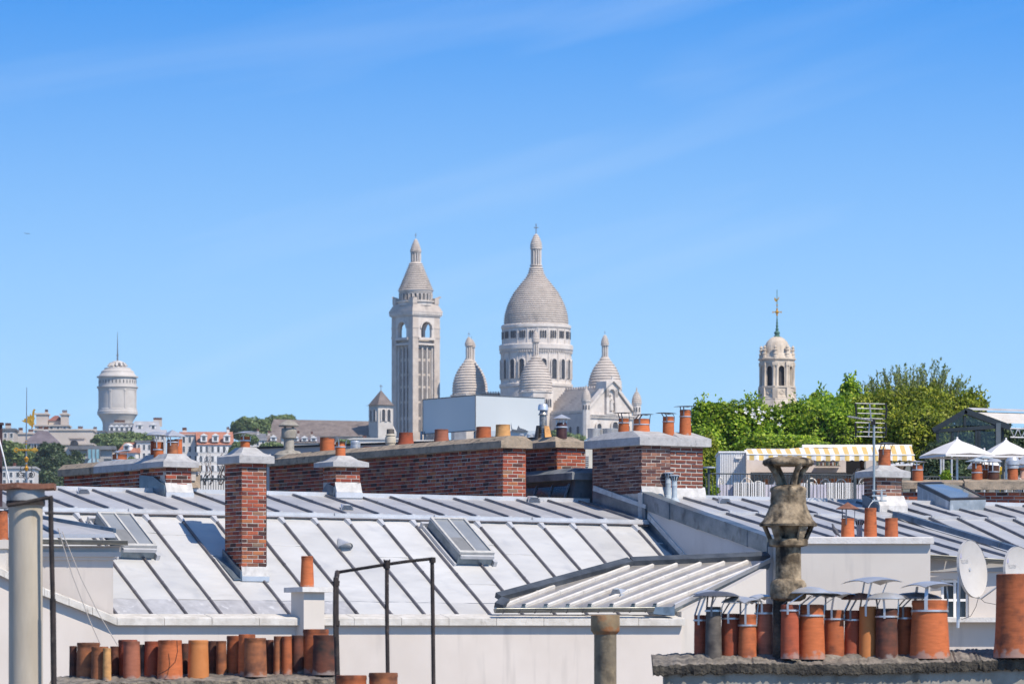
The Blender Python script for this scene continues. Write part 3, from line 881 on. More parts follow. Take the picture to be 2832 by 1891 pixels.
# ================================================================ brick chimney stacks
def widths(xc, xr, xl, yb, D):
    k = D / F
    return (xr - xc) * k / math.cos(TH) * 1.004, (xc - xl) * k / math.sin(TH) * 1.006
def base_flash(t, c, wR, wL, h, n_up, m=lead_m):
    """Mortar fillet and zinc upstand round the foot of a stack standing on a roof of normal n_up."""
    b = MB()
    b.prism([c - V * .0 - U * .02 + Z * (h + .07), c - U * .02 - V * .07 + Z * h * .55, c - U * .02 - V * .05, c - U * .02], U * (wR + .04))
    b.build('fillet', m, t)
    b = MB(); b.box(c - U * .03 - V * .075 + Z * (h * .1), U * (wR + .06), V * .03, Z * (h * .42)); b.build('flashing', flash_m, t)

# the tall one on the lower slope
D_ = 102.0
wR, wL = widths(669, 734, 619.4, 1606, D_)
c0 = P(669, 1606, D_)
Htall = (1606 - 1280) * D_ / F
def skip_foot(x, z): return z < .22
slope_rise = math.tan(PHI)
main_st = stack('brick_chimney', 'tall square red brick chimney standing on the white zinc slope, with one hooded pot', c0, wR, wL, Htall, capo=.11, capt=.125, caph=.165, captop=.36,
      skipR=lambda x, z: z < .26, skipL=lambda x, z: z < .05 + x * slope_rise + .05, mort=mortar_m)
b = MB(); b.prism([c0 - V * .0 + Z * .27 - U * .01, c0 - V * .035 + Z * .10 - U * .01, c0 - V * .035 - Z * .02 - U * .01, c0 - U * .01 - Z * .02], U * (wR + .05)); b.build('fillet', lead_m, main_st)
b = MB(); b.box(c0 - V * .05 - U * .02 + Z * .0, U * (wR + .06), V * .03, Z * .085); b.build('flashing', steel_m, main_st)
# zinc side gutter up its shaded flank
up = -dL
b = MB(); a = c0 - U * .012
b.prism([a - V * .03, a - V * .03 + Z * .17, a + up * (wL * 1.25) + Z * .17, a + up * (wL * 1.25)], -U * .03)
b.prism([a - U * .03 - V * .03 + Z * .02, a - U * .03 + up * (wL * 1.25) + Z * .02, a - U * .16 + up * (wL * 1.25) + Z * .015, a - U * .16 - V * .03 + Z * .015], Z * .012)
b.build('side_flashing', zinc_blue, main_st)

# the small one on the ridge
Dr = RU.hit(929, 1378).y
wR, wL = widths(929, 993, 892, 1378, Dr); c1 = P(929, 1379, Dr)
st2 = stack('brick_chimney', 'small brick chimney on the ridge with an orange pot under a thin flat plate', c1, wR, wL, (1379 - 1290) * Dr / F, capo=.13, capt=.085, caph=.13, captop=.33,
      skipR=lambda x, z: z < .26, skipL=lambda x, z: z < .2 + .3 * x)
base_flash(st2, c1, wR, wL, .24, nU)
b = MB(); a = c1 - U * .012
b.prism([a, a + Z * .22, a + Z * .30 + V * wL * .55, a + V * wL * .9 + Z * .18, a + V * wL * .9], -U * .03); b.build('side_flashing', zinc_blue, st2)
# the one at the left end of the ridge
Dr2 = RU.hit(459, 1372).y
wR, wL = widths(459, 525, 381, 1376, Dr2); c2 = P(459, 1378, Dr2)
st3 = stack('brick_chimney', 'brick chimney left on the ridge carrying pots under two tin hoods', c2, wR, wL, (1378 - 1291) * Dr2 / F, capo=.11, capt=.10, caph=.15, captop=(.5, .7),
      skipR=lambda x, z: z < .24, skipL=lambda x, z: z < .12 + max(0, .5 - x) * .8)
base_flash(st3, c2, wR, wL, .22, nU)
b = MB(); a = c2 - U * .012
b.prism([a - V * .02, a + Z * .24 - V * .02, a + V * wL * .42 + Z * .42, a + V * wL * .95 + Z * .46, a + V * wL * .95], -U * .04); b.build('side_flashing', zinc_blue, st3)
# lump of stone and block beside it
b = MB(); q = P(527, 1348, Dr2 + .6); b.box(q, U * .2, V * .3, Z * .24); b.build('stone_block', cemb_m, st3)
b = MB(); q = P(524, 1302, Dr2 + .5); b.box(q, U * .24, V * .3, Z * .11); b.build('stone_ledge', cemb_m, st3)
b = MB(); q = P(523, 1328, Dr2 + .55); b.box(q, U * .14, V * .3, Z * .17); b.build('backing', mortar_m, st3)

# low wall of flues running back at the left
def flue_wall(name, label, xc, yb_brick, ytop, xl, D, wRpx, copem, bricks=True, limit=300, capt=.13, over=.10, capR=None):
    c = P(xc, yb_brick, D); k = D / F
    t_ = ((xl - CX) / F * c.y - c.x) / (V.x - (xl - CX) / F * V.y)
    wL = t_; wR = wRpx * k / math.cos(TH)
    H = (yb_brick - ytop) * k
    st = stack(name, label, c, wR, wL, H, bondL='flemish', capt=0, limit=limit, skipR=None)
    o = c - U * over - V * over + Z * H
    n = max(2, int(wL / 1.3))
    for i in range(n):
        y0, y1 = (wL + 2 * over) * i / n, (wL + 2 * over) * (i + 1) / n
        hz = random.uniform(-.006, .006)
        A, B = U * (wR + 2 * over), V * (y1 - y0 - .004)
        q = o + V * y0 + Z * (.0 + hz)
        m = MB(); m.box(q, A, B, Z * capt)
        m.prism([q + Z * capt, q + A + Z * capt, q + A * .75 + Z * (capt + .10), q + A * .25 + Z * (capt + .10)], B)
        m.build('coping_slab', copem(i), st)
    return st, c, wR, wL, H
lw, *_ = flue_wall('flue_wall', 'low brick wall of chimney flues receding at the far left of the ridge', 470, 1378, 1293, 178, Dr2 + 3.2, 40,
      lambda i: cem_m if i < 2 else cemb_m, limit=300)
# the long wall of flues
DW = 109.6
lw2, cW, wRW, wLW, HW = flue_wall('flue_wall', 'long red brick wall of chimney flues behind the ridge, brown coping set with pots', 1391, 1392, 1238, 746, DW, 62,
      lambda i: cemb_m, limit=300)
print('long wall', wLW, pix(cW + V * wLW + Z * HW))

# the stack in the middle, behind the roof hatch
DM = 111.3
wR, wL = widths(1541, 1618, 1449, 1340, DM); c3 = P(1541, 1340, DM)
st4 = stack('brick_chimney', 'brick chimney with brown cement cap carrying a broken pot and a black flue', c3, wR, wL, (1340 - 1237) * DM / F, capm=cemb_m, capo=.09, capt=.115, caph=.11, captop=.5)
# the big stack at the party wall
DB = GW.hit(1775, 1400).y
wR, wL = widths(1775, 1854, 1643, 1400, DB); c4 = P(1775, 1402, DB)
HB_ = (1402 - 1231) * DB / F
wTot = widths(1775, 1946, 1643, 1400, DB)[0]
st5 = stack('brick_chimney', 'broad chimney of two brickworks under a grey cap with four hooded orange pots', c4, wR, wL, HB_, mR=brick2_m, pitch=.064, bl=.205, bondL='stretcher', capt=0,
      skipR=lambda x, z: z < .40, skipL=lambda x, z: z < .25 + .0 * x, joint=.008)
b = MB(); b.box(c4 + U * (wR + .004) + V * .01 - Z, U * (wTot - wR), V * (wL - .02), Z * (HB_ + 1)); b.build('mortar_core', mortar2_m, st5)
brick_face(st5, c4 + U * (wR + .012) + V * .006, U, -V, wTot - wR - .01, HB_, .0785, .215, .026, 'stretcher', brick3_m, skip=lambda x, z: z < .36, rough=.006, proud=.01)
o = c4 - U * .12 - V * .12 + Z * HB_
for i, (x0, x1) in enumerate(((0, .56), (.562, 1))):
    A = U * (wTot + .24); B = V * (wL + .24)
    b = MB(); b.box(o + A * x0, A * (x1 - x0), B, Z * .15)
    q = o + A * x0 + Z * .15; A2 = A * (x1 - x0)
    for cx_ in ((.3, .78) if i == 0 else (.22, .72)):
        pass
    lo = [q, q + A2, q + A2 + B, q + B]
    hi = [q + A2 * .18 + B * .25 + Z * .14, q + A2 * .82 + B * .25 + Z * .14, q + A2 * .82 + B * .75 + Z * .14, q + A2 * .18 + B * .75 + Z * .14]
    for j in range(4): b.quad(lo[j], lo[(j + 1) % 4], hi[(j + 1) % 4], hi[j])
    b.quad(*hi); b.build('cap', cem_m, st5)
b = MB(); b.prism([c4 + Z * .40 - U * .01, c4 - V * .05 + Z * .22 - U * .01, c4 - V * .05 + Z * .18 - U * .01, c4 + Z * .18 - U * .01], U * (wTot + .06)); b.build('fillet', lead_m, st5)
b = MB(); b.box(c4 - V * .06 + Z * .06 - U * .01, U * (wTot + .05), V * .03, Z * .125); b.build('flashing', flash_m, st5)

# roof hatch with a row of glass, between the long wall and the big stack
ch = RU.hit(1578, 1382); k = ch.y / F
hat = thing('roof_hatch', ch, 'dark zinc roof hatch with three slanted panes beside the broad chimney', 'roof hatch')
wl_ = (1578 - 1421) * k / math.sin(TH); wr_ = (1643 - 1578) * k / math.cos(TH) + .25
hh = (1382 - 1326) * k
b = MB()
b.prism([ch - U * .0 - Z * .3, ch + U * wr_ - Z * .3, ch + U * wr_ + Z * hh, ch + U * .12 + Z * hh], V * wl_); b.build('hatch_wall', zinc_blue, hat)
# slanted glazed side facing left
A0, A1 = ch - U * .02, ch + U * .12 + Z * hh
for i in range(3):
    y0, y1 = wl_ * (.08 + .28 * i), wl_ * (.08 + .28 * i + .27)
    sl = A1 - A0; nn = sl.cross(V).normalized(); nn = nn if nn.x < 0 else -nn
    b = MB(); q = A0 + sl * .14 + nn * .03
    b.quad(q + V * y0, q + V * y1, q + V * y1 + sl * .55, q + V * y0 + sl * .55); b.build('pane', glassd_m, hat)
    b = MB(); b.box(A0 + V * (y0 - .035) + nn * .02, V * .03, sl * .8, nn * .035); b.build('glazing_bar', zinc_blue, hat)
o = ch - U * .14 - V * .12 + Z * hh + U * .1
b = MB(); b.box(o, U * (wr_ + .12), V * (wl_ + .24), Z * .13)
q = o + Z * .13; A, B = U * (wr_ + .12), V * (wl_ + .24)
b.prism([q, q + B, q + B * .9 + A * .4 + Z * .1, q + B * .1 + A * .4 + Z * .1], A * .02)
hi = [q + A * .3 + B * .14 + Z * .11, q + A * .8 + B * .14 + Z * .11, q + A * .8 + B * .86 + Z * .11, q + A * .3 + B * .86 + Z * .11]; lo = [q, q + A, q + A + B, q + B]
for j in range(4): b.quad(lo[j], lo[(j + 1) % 4], hi[(j + 1) % 4], hi[j])
b.quad(*hi)
b.build('lid', mat('hatch lid', (.10, .115, .13), (.22, .235, .25), scale=3, rough=.8, bump=.4, bscale=25, bdist=.006), hat)

# ================================================================ pots on these stacks
GP = 'clay chimney pots on the brick stacks'
DT = D_ + .35
pot('orange pot on the tall brick chimney, under a flat metal sheet', 665, 691, 1207, 1247, DT, T_BR, band=.28, cap=('flat', 40, 7, 8, steel_m, 8), group=GP)
d2 = Dr + .3
pot('orange pot on the small ridge chimney, under a thin plate', 928, 955, 1222, 1264, d2, T_BR, band=.32, cap=('flat', 34, 3, 10, steel_m, 0), group=GP)
d3 = Dr2 + .5
pot('front orange pot of the left-ridge chimney, under the lower tin hood', 425, 452, 1222, 1272, d3, T_BR, band=.42, cap=('dome', 29, 9, 20, steel_m, -6), group=GP)
pot('dark red pot beside the lower tin hood on the left-ridge chimney', 416, 430, 1219, 1270, d3 + .25, T_RD, group=GP)
pot('wide brown pot of the left-ridge chimney, under the peaked tin hood', 462, 492, 1216, 1270, d3, T_BN, band=.12, cap=('pyramid', 34, 17, 11, steel_m, 0), group=GP)
pot('bright orange pot half hidden behind the wide brown one', 482, 504, 1214, 1272, d3 + .28, T_BR, group=GP)
pot('orange pot on the low wall at the left, under a tilted tin plate', 311, 351, 1256, 1296, Dr2 + 5.5, T_OR, taper=.04, band=.4, cap=('flat', 27, 6, 6, steel_m, 4, .12), group=GP)
for i, (a, c) in enumerate(((207, 236), (237, 264))):
    pot(('left' if i == 0 else 'right') + ' one of two orange pot stumps on the coping of the low wall', a, c, 1297, 1306, Dr2 + 7.0, T_OR, name='pot_stump', group=GP)

def wy(px): return 0
def wall_D(px):                                # depth of the long wall's middle line at a pixel column
    q = cW + U * wRW * .5
    t_ = ((px - CX) / F * q.y - q.x) / (V.x - (px - CX) / F * V.y)
    return q.y + V.y * t_
pot('orange straight pot at the left of the long wall, beside the cement cowl', 885, 925, 1210, 1258, wall_D(905), T_BR, taper=.05, flare=.06, group=GP)
pot('dark red flared pot on the long wall, in front of the bell tower', 1103, 1142, 1196, 1238, wall_D(1122), T_RD, flare=.42, group=GP)
pot('plum brown flared pot alone in the middle of the long wall', 1202, 1240, 1187, 1233, wall_D(1221), T_PK, flare=.34, group=GP)
pot('orange pot on the long wall, left of the yellow one', 1317, 1358, 1180, 1225, wall_D(1337), T_OR, flare=.14, group=GP)
pot('yellow ochre pot at the right end of the long wall', 1371, 1411, 1174, 1221, wall_D(1391), T_YL, flare=.24, group=GP)
pot('brick-red stump under white mortar on the long wall, right of the ribbed vent', 1003, 1032, 1235, 1246, wall_D(1017), T_OR, name='pot_stump', group=GP)
pot('brick-red stump on the long wall, just left of the orange pot', 1255, 1285, 1219, 1227, wall_D(1270), T_OR, name='pot_stump', group=GP)
# cement cowl, beige two-piece pot, ribbed vent
dd = wall_D(800); k = dd / F; c = P(799, 1262, dd)
t = thing('cement_cowl', c, 'grey cement cowl with a round hat at the left end of the long wall', 'chimney cowl')
b = MB(); b.lathe(c, [(44 * k, -.06), (42 * k, 4 * k), (30 * k, 14 * k), (16 * k, 17 * k), (14.5 * k, 20 * k), (14.5 * k, 50 * k), (20 * k, 51 * k), (21 * k, 58 * k), (20.5 * k, 76 * k), (19 * k, 78 * k), (14 * k, 78 * k), (14 * k, 60 * k)], 24); b.build('shaft', grey_m, t, smooth=40)
b = MB(); b.lathe(c, [(.001, 82 * k), (28 * k, 83 * k), (29 * k, 86 * k), (18 * k, 95 * k), (5 * k, 101 * k), (.001, 101 * k)], 24); b.build('hat', grey_m, t, smooth=40)
for i in range(4):
    a = rad(45 + 90 * i); e = Vector((math.cos(a), math.sin(a), 0)) * 15 * k
    b = MB(); b.tube([c + e + Z * 76 * k, c + e * 1.05 + Z * 84 * k], 3 * k, 6); b.build('post', grey_m, t)
dd = wall_D(1080); k = dd / F; c = P(1080, 1238, dd)
t = thing('two_piece_pot', c, 'beige two-piece pot with blackened mouth, left of the red flared pot', 'chimney pot', GP)
b = MB(); b.lathe(c, [(13 * k, -.03), (13 * k, 12 * k), (15 * k, 13 * k), (15 * k, 28 * k), (13.5 * k, 31 * k), (11.5 * k, 33 * k), (15 * k, 34 * k), (11 * k, 38 * k)], 22); b.build('lower_piece', mat('beige clay', (.40, .36, .28), (.55, .50, .41), scale=6, rough=.95, stain=((.22, .2, .16), 6, .6, .8, (1, 1, 1))), t, smooth=30)
b = MB(); b.lathe(c, [(11 * k, 38 * k), (10.5 * k, 50 * k), (9 * k, 52 * k), (9 * k, 44 * k), (0, 42 * k)], 22); b.build('mouth', T_GY, t, smooth=30)
dd = wall_D(983); k = dd / F; c = P(983, 1248, dd)
t = thing('ribbed_vent', c, 'small ribbed metal vent pipe on the long wall, right of the small ridge chimney', 'vent')
pr = [(12 * k, -.03), (12 * k, 8 * k)]
for i in range(5): pr += [(14 * k, (9 + 4 * i) * k), (14 * k, (10.5 + 4 * i) * k), (11.5 * k, (11 + 4 * i) * k)]
b = MB(); b.lathe(c, pr + [(10 * k, 29 * k), (9 * k, 22 * k), (0, 20 * k)], 20); b.build('pipe', steel_m, t, smooth=30)

# broken pot with steel flue and black flue on the middle stack
cM = c3 + U * widths(1541, 1618, 1449, 1340, DM)[0] * .5
dd = DM + .9; k = dd / F
c = P(1502, 1221, dd)
t = thing('broken_pot', c, 'split brown and orange pot with a ribbed steel flue rising through it', 'chimney pot', GP)
b = MB(); b.lathe(c, [(27 * k, -.05), (24 * k, 12 * k), (21 * k, 30 * k), (19 * k, 44 * k), (17 * k, 44 * k), (22 * k, 5 * k)], 22, rad(100), rad(235)); b.build('dark_shard', T_GY, t, smooth=30)
b = MB(); b.lathe(c, [(27 * k, -.05), (24 * k, 12 * k), (20 * k, 30 * k), (17 * k, 43 * k), (15.5 * k, 43 * k), (22 * k, 5 * k)], 22, rad(-78), rad(40)); b.build('orange_shard', T_YL, t, smooth=30)
pr = [(13 * k, -.03), (12 * k, 20 * k)]
for i in range(10): pr += [(10.4 * k, (22 + 5 * i) * k), (10.4 * k, (25 + 5 * i) * k), (9.6 * k, (26 + 5 * i) * k)]
b = MB(); b.lathe(c, pr + [(9.6 * k, 73 * k), (14 * k, 74 * k), (10 * k, 80 * k), (9 * k, 88 * k), (8 * k, 88 * k)], 18); b.build('steel_flue', mat('flue mottled', (.2, .19, .18), (.48, .47, .45), scale=14, rough=.4, metal=.7), t, smooth=30)
b = MB(); b.lathe(c, [(.01, 87 * k), (14.5 * k, 87 * k), (14 * k, 96 * k), (12 * k, 103 * k), (10 * k, 104 * k), (.01, 104 * k)], 18); b.build('cowl', steel_m, t, smooth=30)
dd = DM + .35; c = P(1553, 1212, dd)
t = thing('black_flue', c, 'dark brown metal flue with a pointed tin hat on the middle stack', 'flue')
b = MB(); b.lathe(c, [(15 * k, -.05), (14.5 * k, 40 * k), (13.5 * k, 43 * k), (12.5 * k, 43 * k), (12.5 * k, 20 * k), (0, 19 * k)], 20); b.build('pipe', mat('flue brown', (.05, .022, .022), (.085, .035, .033), scale=8, rough=.5), t, smooth=30)
b = MB(); ring(b, c + Z * 31 * k, 15 * k, 4 * k); b.build('band', steel_m, t)
b = MB(); b.lathe(c, [(.01, 53 * k), (25 * k, 53 * k), (25.5 * k, 54.5 * k), (10 * k, 62 * k), (.005, 66 * k)], 20); b.build('hat', steel_m, t, smooth=30)
for i in range(4):
    a = rad(20 + 90 * i); e = Vector((math.cos(a), math.sin(a), 0)) * 14 * k
    b = MB(); b.tube([c + e + Z * 38 * k, c + e * 1.1 + Z * 55 * k], 2 * k, 6); b.build('strut', steel_m, t)

# pots of the broad chimney
cB = DB + .75
pot('left pot of the broad chimney, slim and orange under a thin plate', 1711, 1739, 1157, 1207, cB + .35, T_BR, taper=.12, band=.24, cap=('flat', 28, 2, 15, steeld_m, -3, .02), group=GP)
pot('wide flared orange pot of the broad chimney under a thin plate', 1753, 1796, 1158, 1207, cB - .15, T_BR, flare=.26, band=.32, cap=('flat', 30, 3, 11, steeld_m, 6, .03), group=GP)
pot('shorter straight orange pot of the broad chimney under a thin plate', 1833, 1864, 1152, 1205, cB - .05, T_BR, band=.26, cap=('flat', 28, 2, 9, steeld_m, -6, -.04), group=GP)
pot('tallest orange pot of the broad chimney, at its right end under a thin plate', 1880, 1910, 1133, 1205, cB + .05, T_BR, taper=.08, band=.26, cap=('flat', 30, 2, 9, steeld_m, 0, .02), group=GP)
for i, (a, c_) in enumerate(((1625, 1664), (1666, 1709))):
    dd = 119.0; k = dd / F; c = P((a + c_) / 2, 1225, dd)
    t = thing('metal_duct', c, ('left' if i == 0 else 'right') + ' of two squat pale metal ducts behind the broad chimney', 'duct', 'metal ducts')
    r = (c_ - a) / 2 * k
    b = MB(); b.lathe(c, [(r, -1.5), (r, 37 * k), (r * 1.03, 38 * k), (r * 1.03, 40 * k), (r * .95, 40 * k), (r * .9, 30 * k), (0, 25 * k)], 24); b.build('drum', steel_m, t, smooth=40)
    b = MB(); ring(b, c + Z * 10 * k, r * 1.01, .03); b.build('rib', steel_m, t)
# cream louvred block between the two stacks
dd = 118.0; c = P(1617, 1300, dd); k = dd / F
t = thing('vent_housing', c, 'cream rendered block with grey louvres seen between two brick stacks', 'vent housing')
b = MB(); b.box(c - Z * 3, Vector((46 * k, 0, 0)), Vector((0, .6, 0)), Z * (68 * k + 3)); b.build('block', mat('cream render', (.62, .58, .48), (.70, .66, .56), scale=2, rough=.9), t)
for i in range(6):
    b = MB(); b.box(c + Vector((2 * k, -.06, (10 + i * 5.2) * k)), Vector((10 * k, 0, 0)), Vector((0, .055, .02)), Z * .02); b.build('louvre', gwall_m, t)

# ================================================================ flat grey building behind the long wall
dd = 150.0
fb = thing('flat_roofed_building', P(1000, 1320, dd), 'grey rendered flat-roofed building behind the long brick wall, dark edge trim', 'building')
a, c = P(690, 1241, dd + 5), P(1480, 1214, dd - 4)
b = MB()
b.prism([Vector((a.x, a.y, 0)), Vector((c.x, c.y, 0)), c, a], Vector((0, 14, 0))); b.build('wall', gwall_m, fb)
b = MB(); d_ = c - a
b.box(a - Vector((0, .08, 0)), d_, Vector((0, .3, 0)), Z * .045); b.build('edge_trim', blk_m, fb)
b = MB(); q = lerp(a, c, .075) + Vector((0, -.12, -.2)); b.lathe(q, [(0, -.03), (.045, -.03), (.05, 0), (.045, .03), (0, .03)], 12); b.build('lamp', white_m, fb)

# ================================================================ right neighbour: party wall, zinc roof
nb = thing('neighbour_house', P(2300, 1891, 106), 'neighbouring house at the right with grey zinc roof and blank lilac-grey party wall', 'house')
PHN = rad(11.2)
dN, nN = slope(PHN), roofn(PHN)
gTop = GW.hit(1790, 1372)
RN = Plane(GW.hit(2000, 1439) + nN * -.03, nN)
def sN(px, py):
    q = RN.hit(px, py); return q
NP = RN.hit(1955, 1378)                       # on the ridge
def nb_s(p): return (p - NP).dot(U)
def nb_r(p): return (p - NP).dot(dN)
sN0 = (GW.p - NP).dot(U)
BF = 106.2                                    # facade line of the neighbour, facing the camera
nf0, nf1 = RN.hit(2573, 1529), RN.hit(2800, 1548); NF = Plane(nf0, (nf1 - nf0).cross(Z)); print('NF', nf0, nf1)
rbk = nb_r(RN.hit(2300, 1424))
pn_ = 83.5 * (108 / F) / math.cos(TH)
bs = nb_s(RN.hit(2558, 1424))
sl = sorted([bs + pn_ * k for k in range(-12, 8)])
sl = [sN0 + .02] + [s for s in sl if s > sN0 + .25]
zN = mat('zinc grey right', (.37, .375, .39), (.46, .465, .475), scale=1.6, rough=.5, metal=.18, objvar=.07, bump=.15, bscale=2, bdist=.04, stain=((.50, .51, .53), 3.0, .6, .8, (1, 1, .5)), spec=.5)
hip_s = nb_s(RN.hit(2485, 1430)) - .02
PB = NP + dN * rbk                            # on the break line; right of the hip the slope is steeper
dR, nR = slope(rad(17)), roofn(rad(17))
low = lambda s: (dN, nN) if s < hip_s else (dR, nR)
fr = lambda s: NF.along(PB + U * s, low(s + .01)[0])
for i, (a, c) in enumerate(zip(sl, sl[1:])):
    sheet(nb, NP, U, dN, nN, a, c, 0, rbk - .03, rbk - .03, zN, rows=3, seed=i)
    for a_, c_ in (((a, hip_s), (hip_s, c)) if a < hip_s < c else ((a, c),)):
        d_, n_ = low(a_); sheet(nb, PB - n_ * .035, U, d_, n_, a_, c_, -.02, max(.05, NF.along(PB + U * a_, d_)), max(.05, NF.along(PB + U * c_, d_)), zN, rows=5, seed=i + 50)
dull = MATS['zinc seam shade dull']
for i, s in enumerate(sl[1:]):
    x = pix(NP + U * s + dN * rbk)[0]
    batten(nb, NP + U * s + dN * .1, NP + U * s + dN * rbk, nN, w=.045, h=.042, m=dull)
    off = pn_ * .12
    if fr(s - off) > .2: d_, n_ = low(s - off); batten(nb, PB + U * (s - off) - n_ * .03, PB + U * (s - off) + d_ * fr(s - off) - n_ * .03, n_, w=.045, h=.042, m=dull)
    q = NP + U * s + dN * (rbk - .02)
    b = MB(); b.box(q - U * .035, U * .07, dN * .05, nN * .05); b.build('seam_foot', flash_m, nb)
s = hip_s
batten(nb, NP + U * s + dN * rbk, PB + U * s + dN * NF.along(PB + U * s, dN), nN, w=.13, h=.10, m=zinc_blue, name='wide_seam')
Ln = sl[-1] - sN0
b = MB(); b.box(NP + U * sN0 + dN * (rbk - .06) - nN * .03, U * Ln, dN * .07, nN * .055); b.build('break_flashing', flash_m, nb)
b = MB(); b.box(NP + U * (sN0 + wTot) - V * .05 - Z * .03, U * (Ln - wTot), V * .13, Z * .09); b.build('ridge_cap', flash_m, nb)
b = MB(); q0, q1 = NP + U * sN0 + V * .05, NP + U * sl[-1] + V * .05
b.quad(q0, q1, q1 + V * 3 - Z * .8, q0 + V * 3 - Z * .8); b.build('back_slope', zN, nb)
# party wall (its face looks left, in shade) with the zinc verge along its top
vt = lambda px, py: GW.hit(px, py)
near = vt(2124, 1600)
e0, e1 = vt(1772, 1378), vt(2125, 1512)
far_ = e0 + V * 3.2; far_.z = e0.z - .5
b = MB()
b.prism([Vector((far_.x, far_.y, 0)), Vector((e1.x, e1.y, 0)), e1, e0, far_], U * .25); b.build('party_wall', mat('render shade lilac', (.50, .485, .48), (.56, .545, .54), scale=.9, rough=.92, stain=((.41, .395, .39), 1.6, .56, .9, (1, 2, .35))), nb)  # lilac-grey shade of this face put into the render colour
tops = [(1776, 1361), (1855, 1391), (1930, 1418), (2005, 1443), (2070, 1466), (2124, 1485)]
for (x0, y0), (x1, y1) in zip(tops, tops[1:]):
    a0, a1 = vt(x0, y0), vt(x1, y1)
    h0, h1 = 43 * a0.y / F, 45 * a1.y / F
    n_ = random.uniform(.025, .04)
    b = MB(); b.prism([a0 - U * n_, a1 - U * n_, a1 - U * n_ - Z * h1, a0 - U * n_ - Z * h0], U * (n_ + .18)); b.build('verge_flashing', zinc_blue, nb)
    b = MB(); b.box(a0 - U * .05, a1 - a0, U * .26, Z * .018); b.build('verge_top', zinc_blue, nb)
# valley flashing where the main roof meets the party wall, and its mortar edge
q0 = brk(S_END) - Z * .02; q1 = q0 + dL * 3.6
b = MB()
b.prism([q0 - U * .02, q1 - U * .02, q1 - U * .02 + Z * .16, q0 - U * .02 + Z * .16], U * .015)
b.box(q0 - U * .20 + nL * .012, U * .19, q1 - q0, nL * .01)
b.build('valley_flashing', zinc_blue, nb)
b = MB(); b.prism([q0 - U * .03 + Z * .17, q1 - U * .03 + Z * .17, q1 - U * .02 + Z * .27, q0 - U * .02 + Z * .27], U * .02); b.build('mortar_edge', lead_m, nb)
# stepped zinc along the foot of the broad chimney, over the upper slope
k0_, k1_ = c4 - U * .02, c4 - U * .02 + V * wL
b = MB()
g0 = UT + U * (S_END - .03) + nU * .0
b.prism([g0 - V * .0, g0 - V * .0 + Z * .24, g0 - dU * 1.9 + Z * .26, g0 - dU * 1.9], -U * .03)
b.box(g0 - U * .22 + nU * .02, U * .2, -dU * 1.9, nU * .012)
b.build('step_flashing', zinc_blue, nb)
b = MB(); b.prism([g0 + Z * .24 - U * .035, g0 + Z * .31 - U * .02, g0 - dU * 1.9 + Z * .36 - U * .02, g0 - dU * 1.9 + Z * .26 - U * .035], U * .03); b.build('mortar_fillet', lead_m, nb)
b = MB(); b.box(c4 - U * .06 - V * .1 - Z * .35, U * .05, V * .14, Z * .62); b.build('corner_mortar', lead_m, nb)

half_moon(nb, RN, nN, dN, 2006, 1393, 36, 18)
# twin vent pipes by the broad chimney
for i, (px, yt) in enumerate(((1848, 1304), (1865, 1311))):
    yb = 1378 + i * 8; D = RN.hit(px, yb).y; k = D / F; c = P(px, yb, D)
    t = thing('vent_pipe', c, ('taller rear' if i == 0 else 'shorter front') + ' of twin grey vent pipes with slotted heads below the broad chimney', 'vent pipe', 'twin vent pipes')
    h = (yb - yt) * k; r = 7.6 * k
    b = MB(); b.lathe(c, [(17 * k, -.03), (14 * k, 3 * k), (r * 1.1, 9 * k), (r, 11 * k), (r, h * .55), (r * 1.08, h * .555), (r * 1.08, h * .59), (r, h * .6), (r, h * .74)], 20); b.build('pipe', pvc_m, t, smooth=40)
    b = MB(); b.lathe(c, [(r, h * .72), (r * 1.05, h * .74), (r * 1.75, h * .93), (r * 1.75, h * .945), (.01, h * .94)], 20); b.build('slotted_head', pvc_m, t, smooth=40)
    for q in range(10):
        a = 2 * math.pi * q / 10; e = Vector((math.cos(a), math.sin(a), 0)); w = Vector((-e.y, e.x, 0))
        b = MB(); b.prism([c + e * r * 1.17 + Z * h * .77 - w * .008, c + e * r * 1.17 + Z * h * .77 + w * .008, c + e * r * 1.72 + Z * h * .92 + w * .012, c + e * r * 1.72 + Z * h * .92 - w * .012], e * .006); b.build('slot', blk_m, t)
    b = MB(); b.lathe(c, [(.01, h * .95), (r * 2.0, h * .945), (r * 2.0, h * .96), (r * 1.2, h * .99), (.005, h)], 20); b.build('lid', steel_m, t, smooth=40)

# ================================================================ canopy: small ribbed zinc roof over the parapet
cn_ = thing('zinc_canopy', P(1700, 1690, 103), 'small sunlit ribbed zinc lean-to roof with gutter above the white parapet', 'lean-to roof')
C0 = P(1862, 1677, Dpar(1862) + .15)
C1, C2 = P(1366, 1679, Dpar(1366) + .12), P(2128, 1549, GW.hit(2128, 1549).y)
nC = (C2 - C0).cross(C1 - C0).normalized()
RC = Plane(C0, nC)
hitC = RC.hit
upC = (hitC(1698, 1587) - hitC(1482, 1669)).normalized()
eC = (C1 - C0).normalized()
A_, B_, Cc, D__, E_ = hitC(1385, 1662), hitC(1749, 1564), hitC(2128, 1549), hitC(1862, 1677), hitC(1366, 1679)
print('canopy depths', [round(q.y, 2) for q in (A_, B_, Cc, D__, E_)], 'roof L', [round(RL.hit(*p).y, 2) for p in ((1385, 1662), (1749, 1564), (1560, 1612))], 'GW', round(GW.hit(2125, 1549).y, 2))
poly2 = [A_, B_, Cc, D__, E_]
gC = eC.dot(upC)
def inC(p):
    q = p - C0; a, c = q.dot(eC), q.dot(upC); return ((a - gC * c) / (1 - gC * gC), (c - gC * a) / (1 - gC * gC))
P2 = [inC(p) for p in poly2]
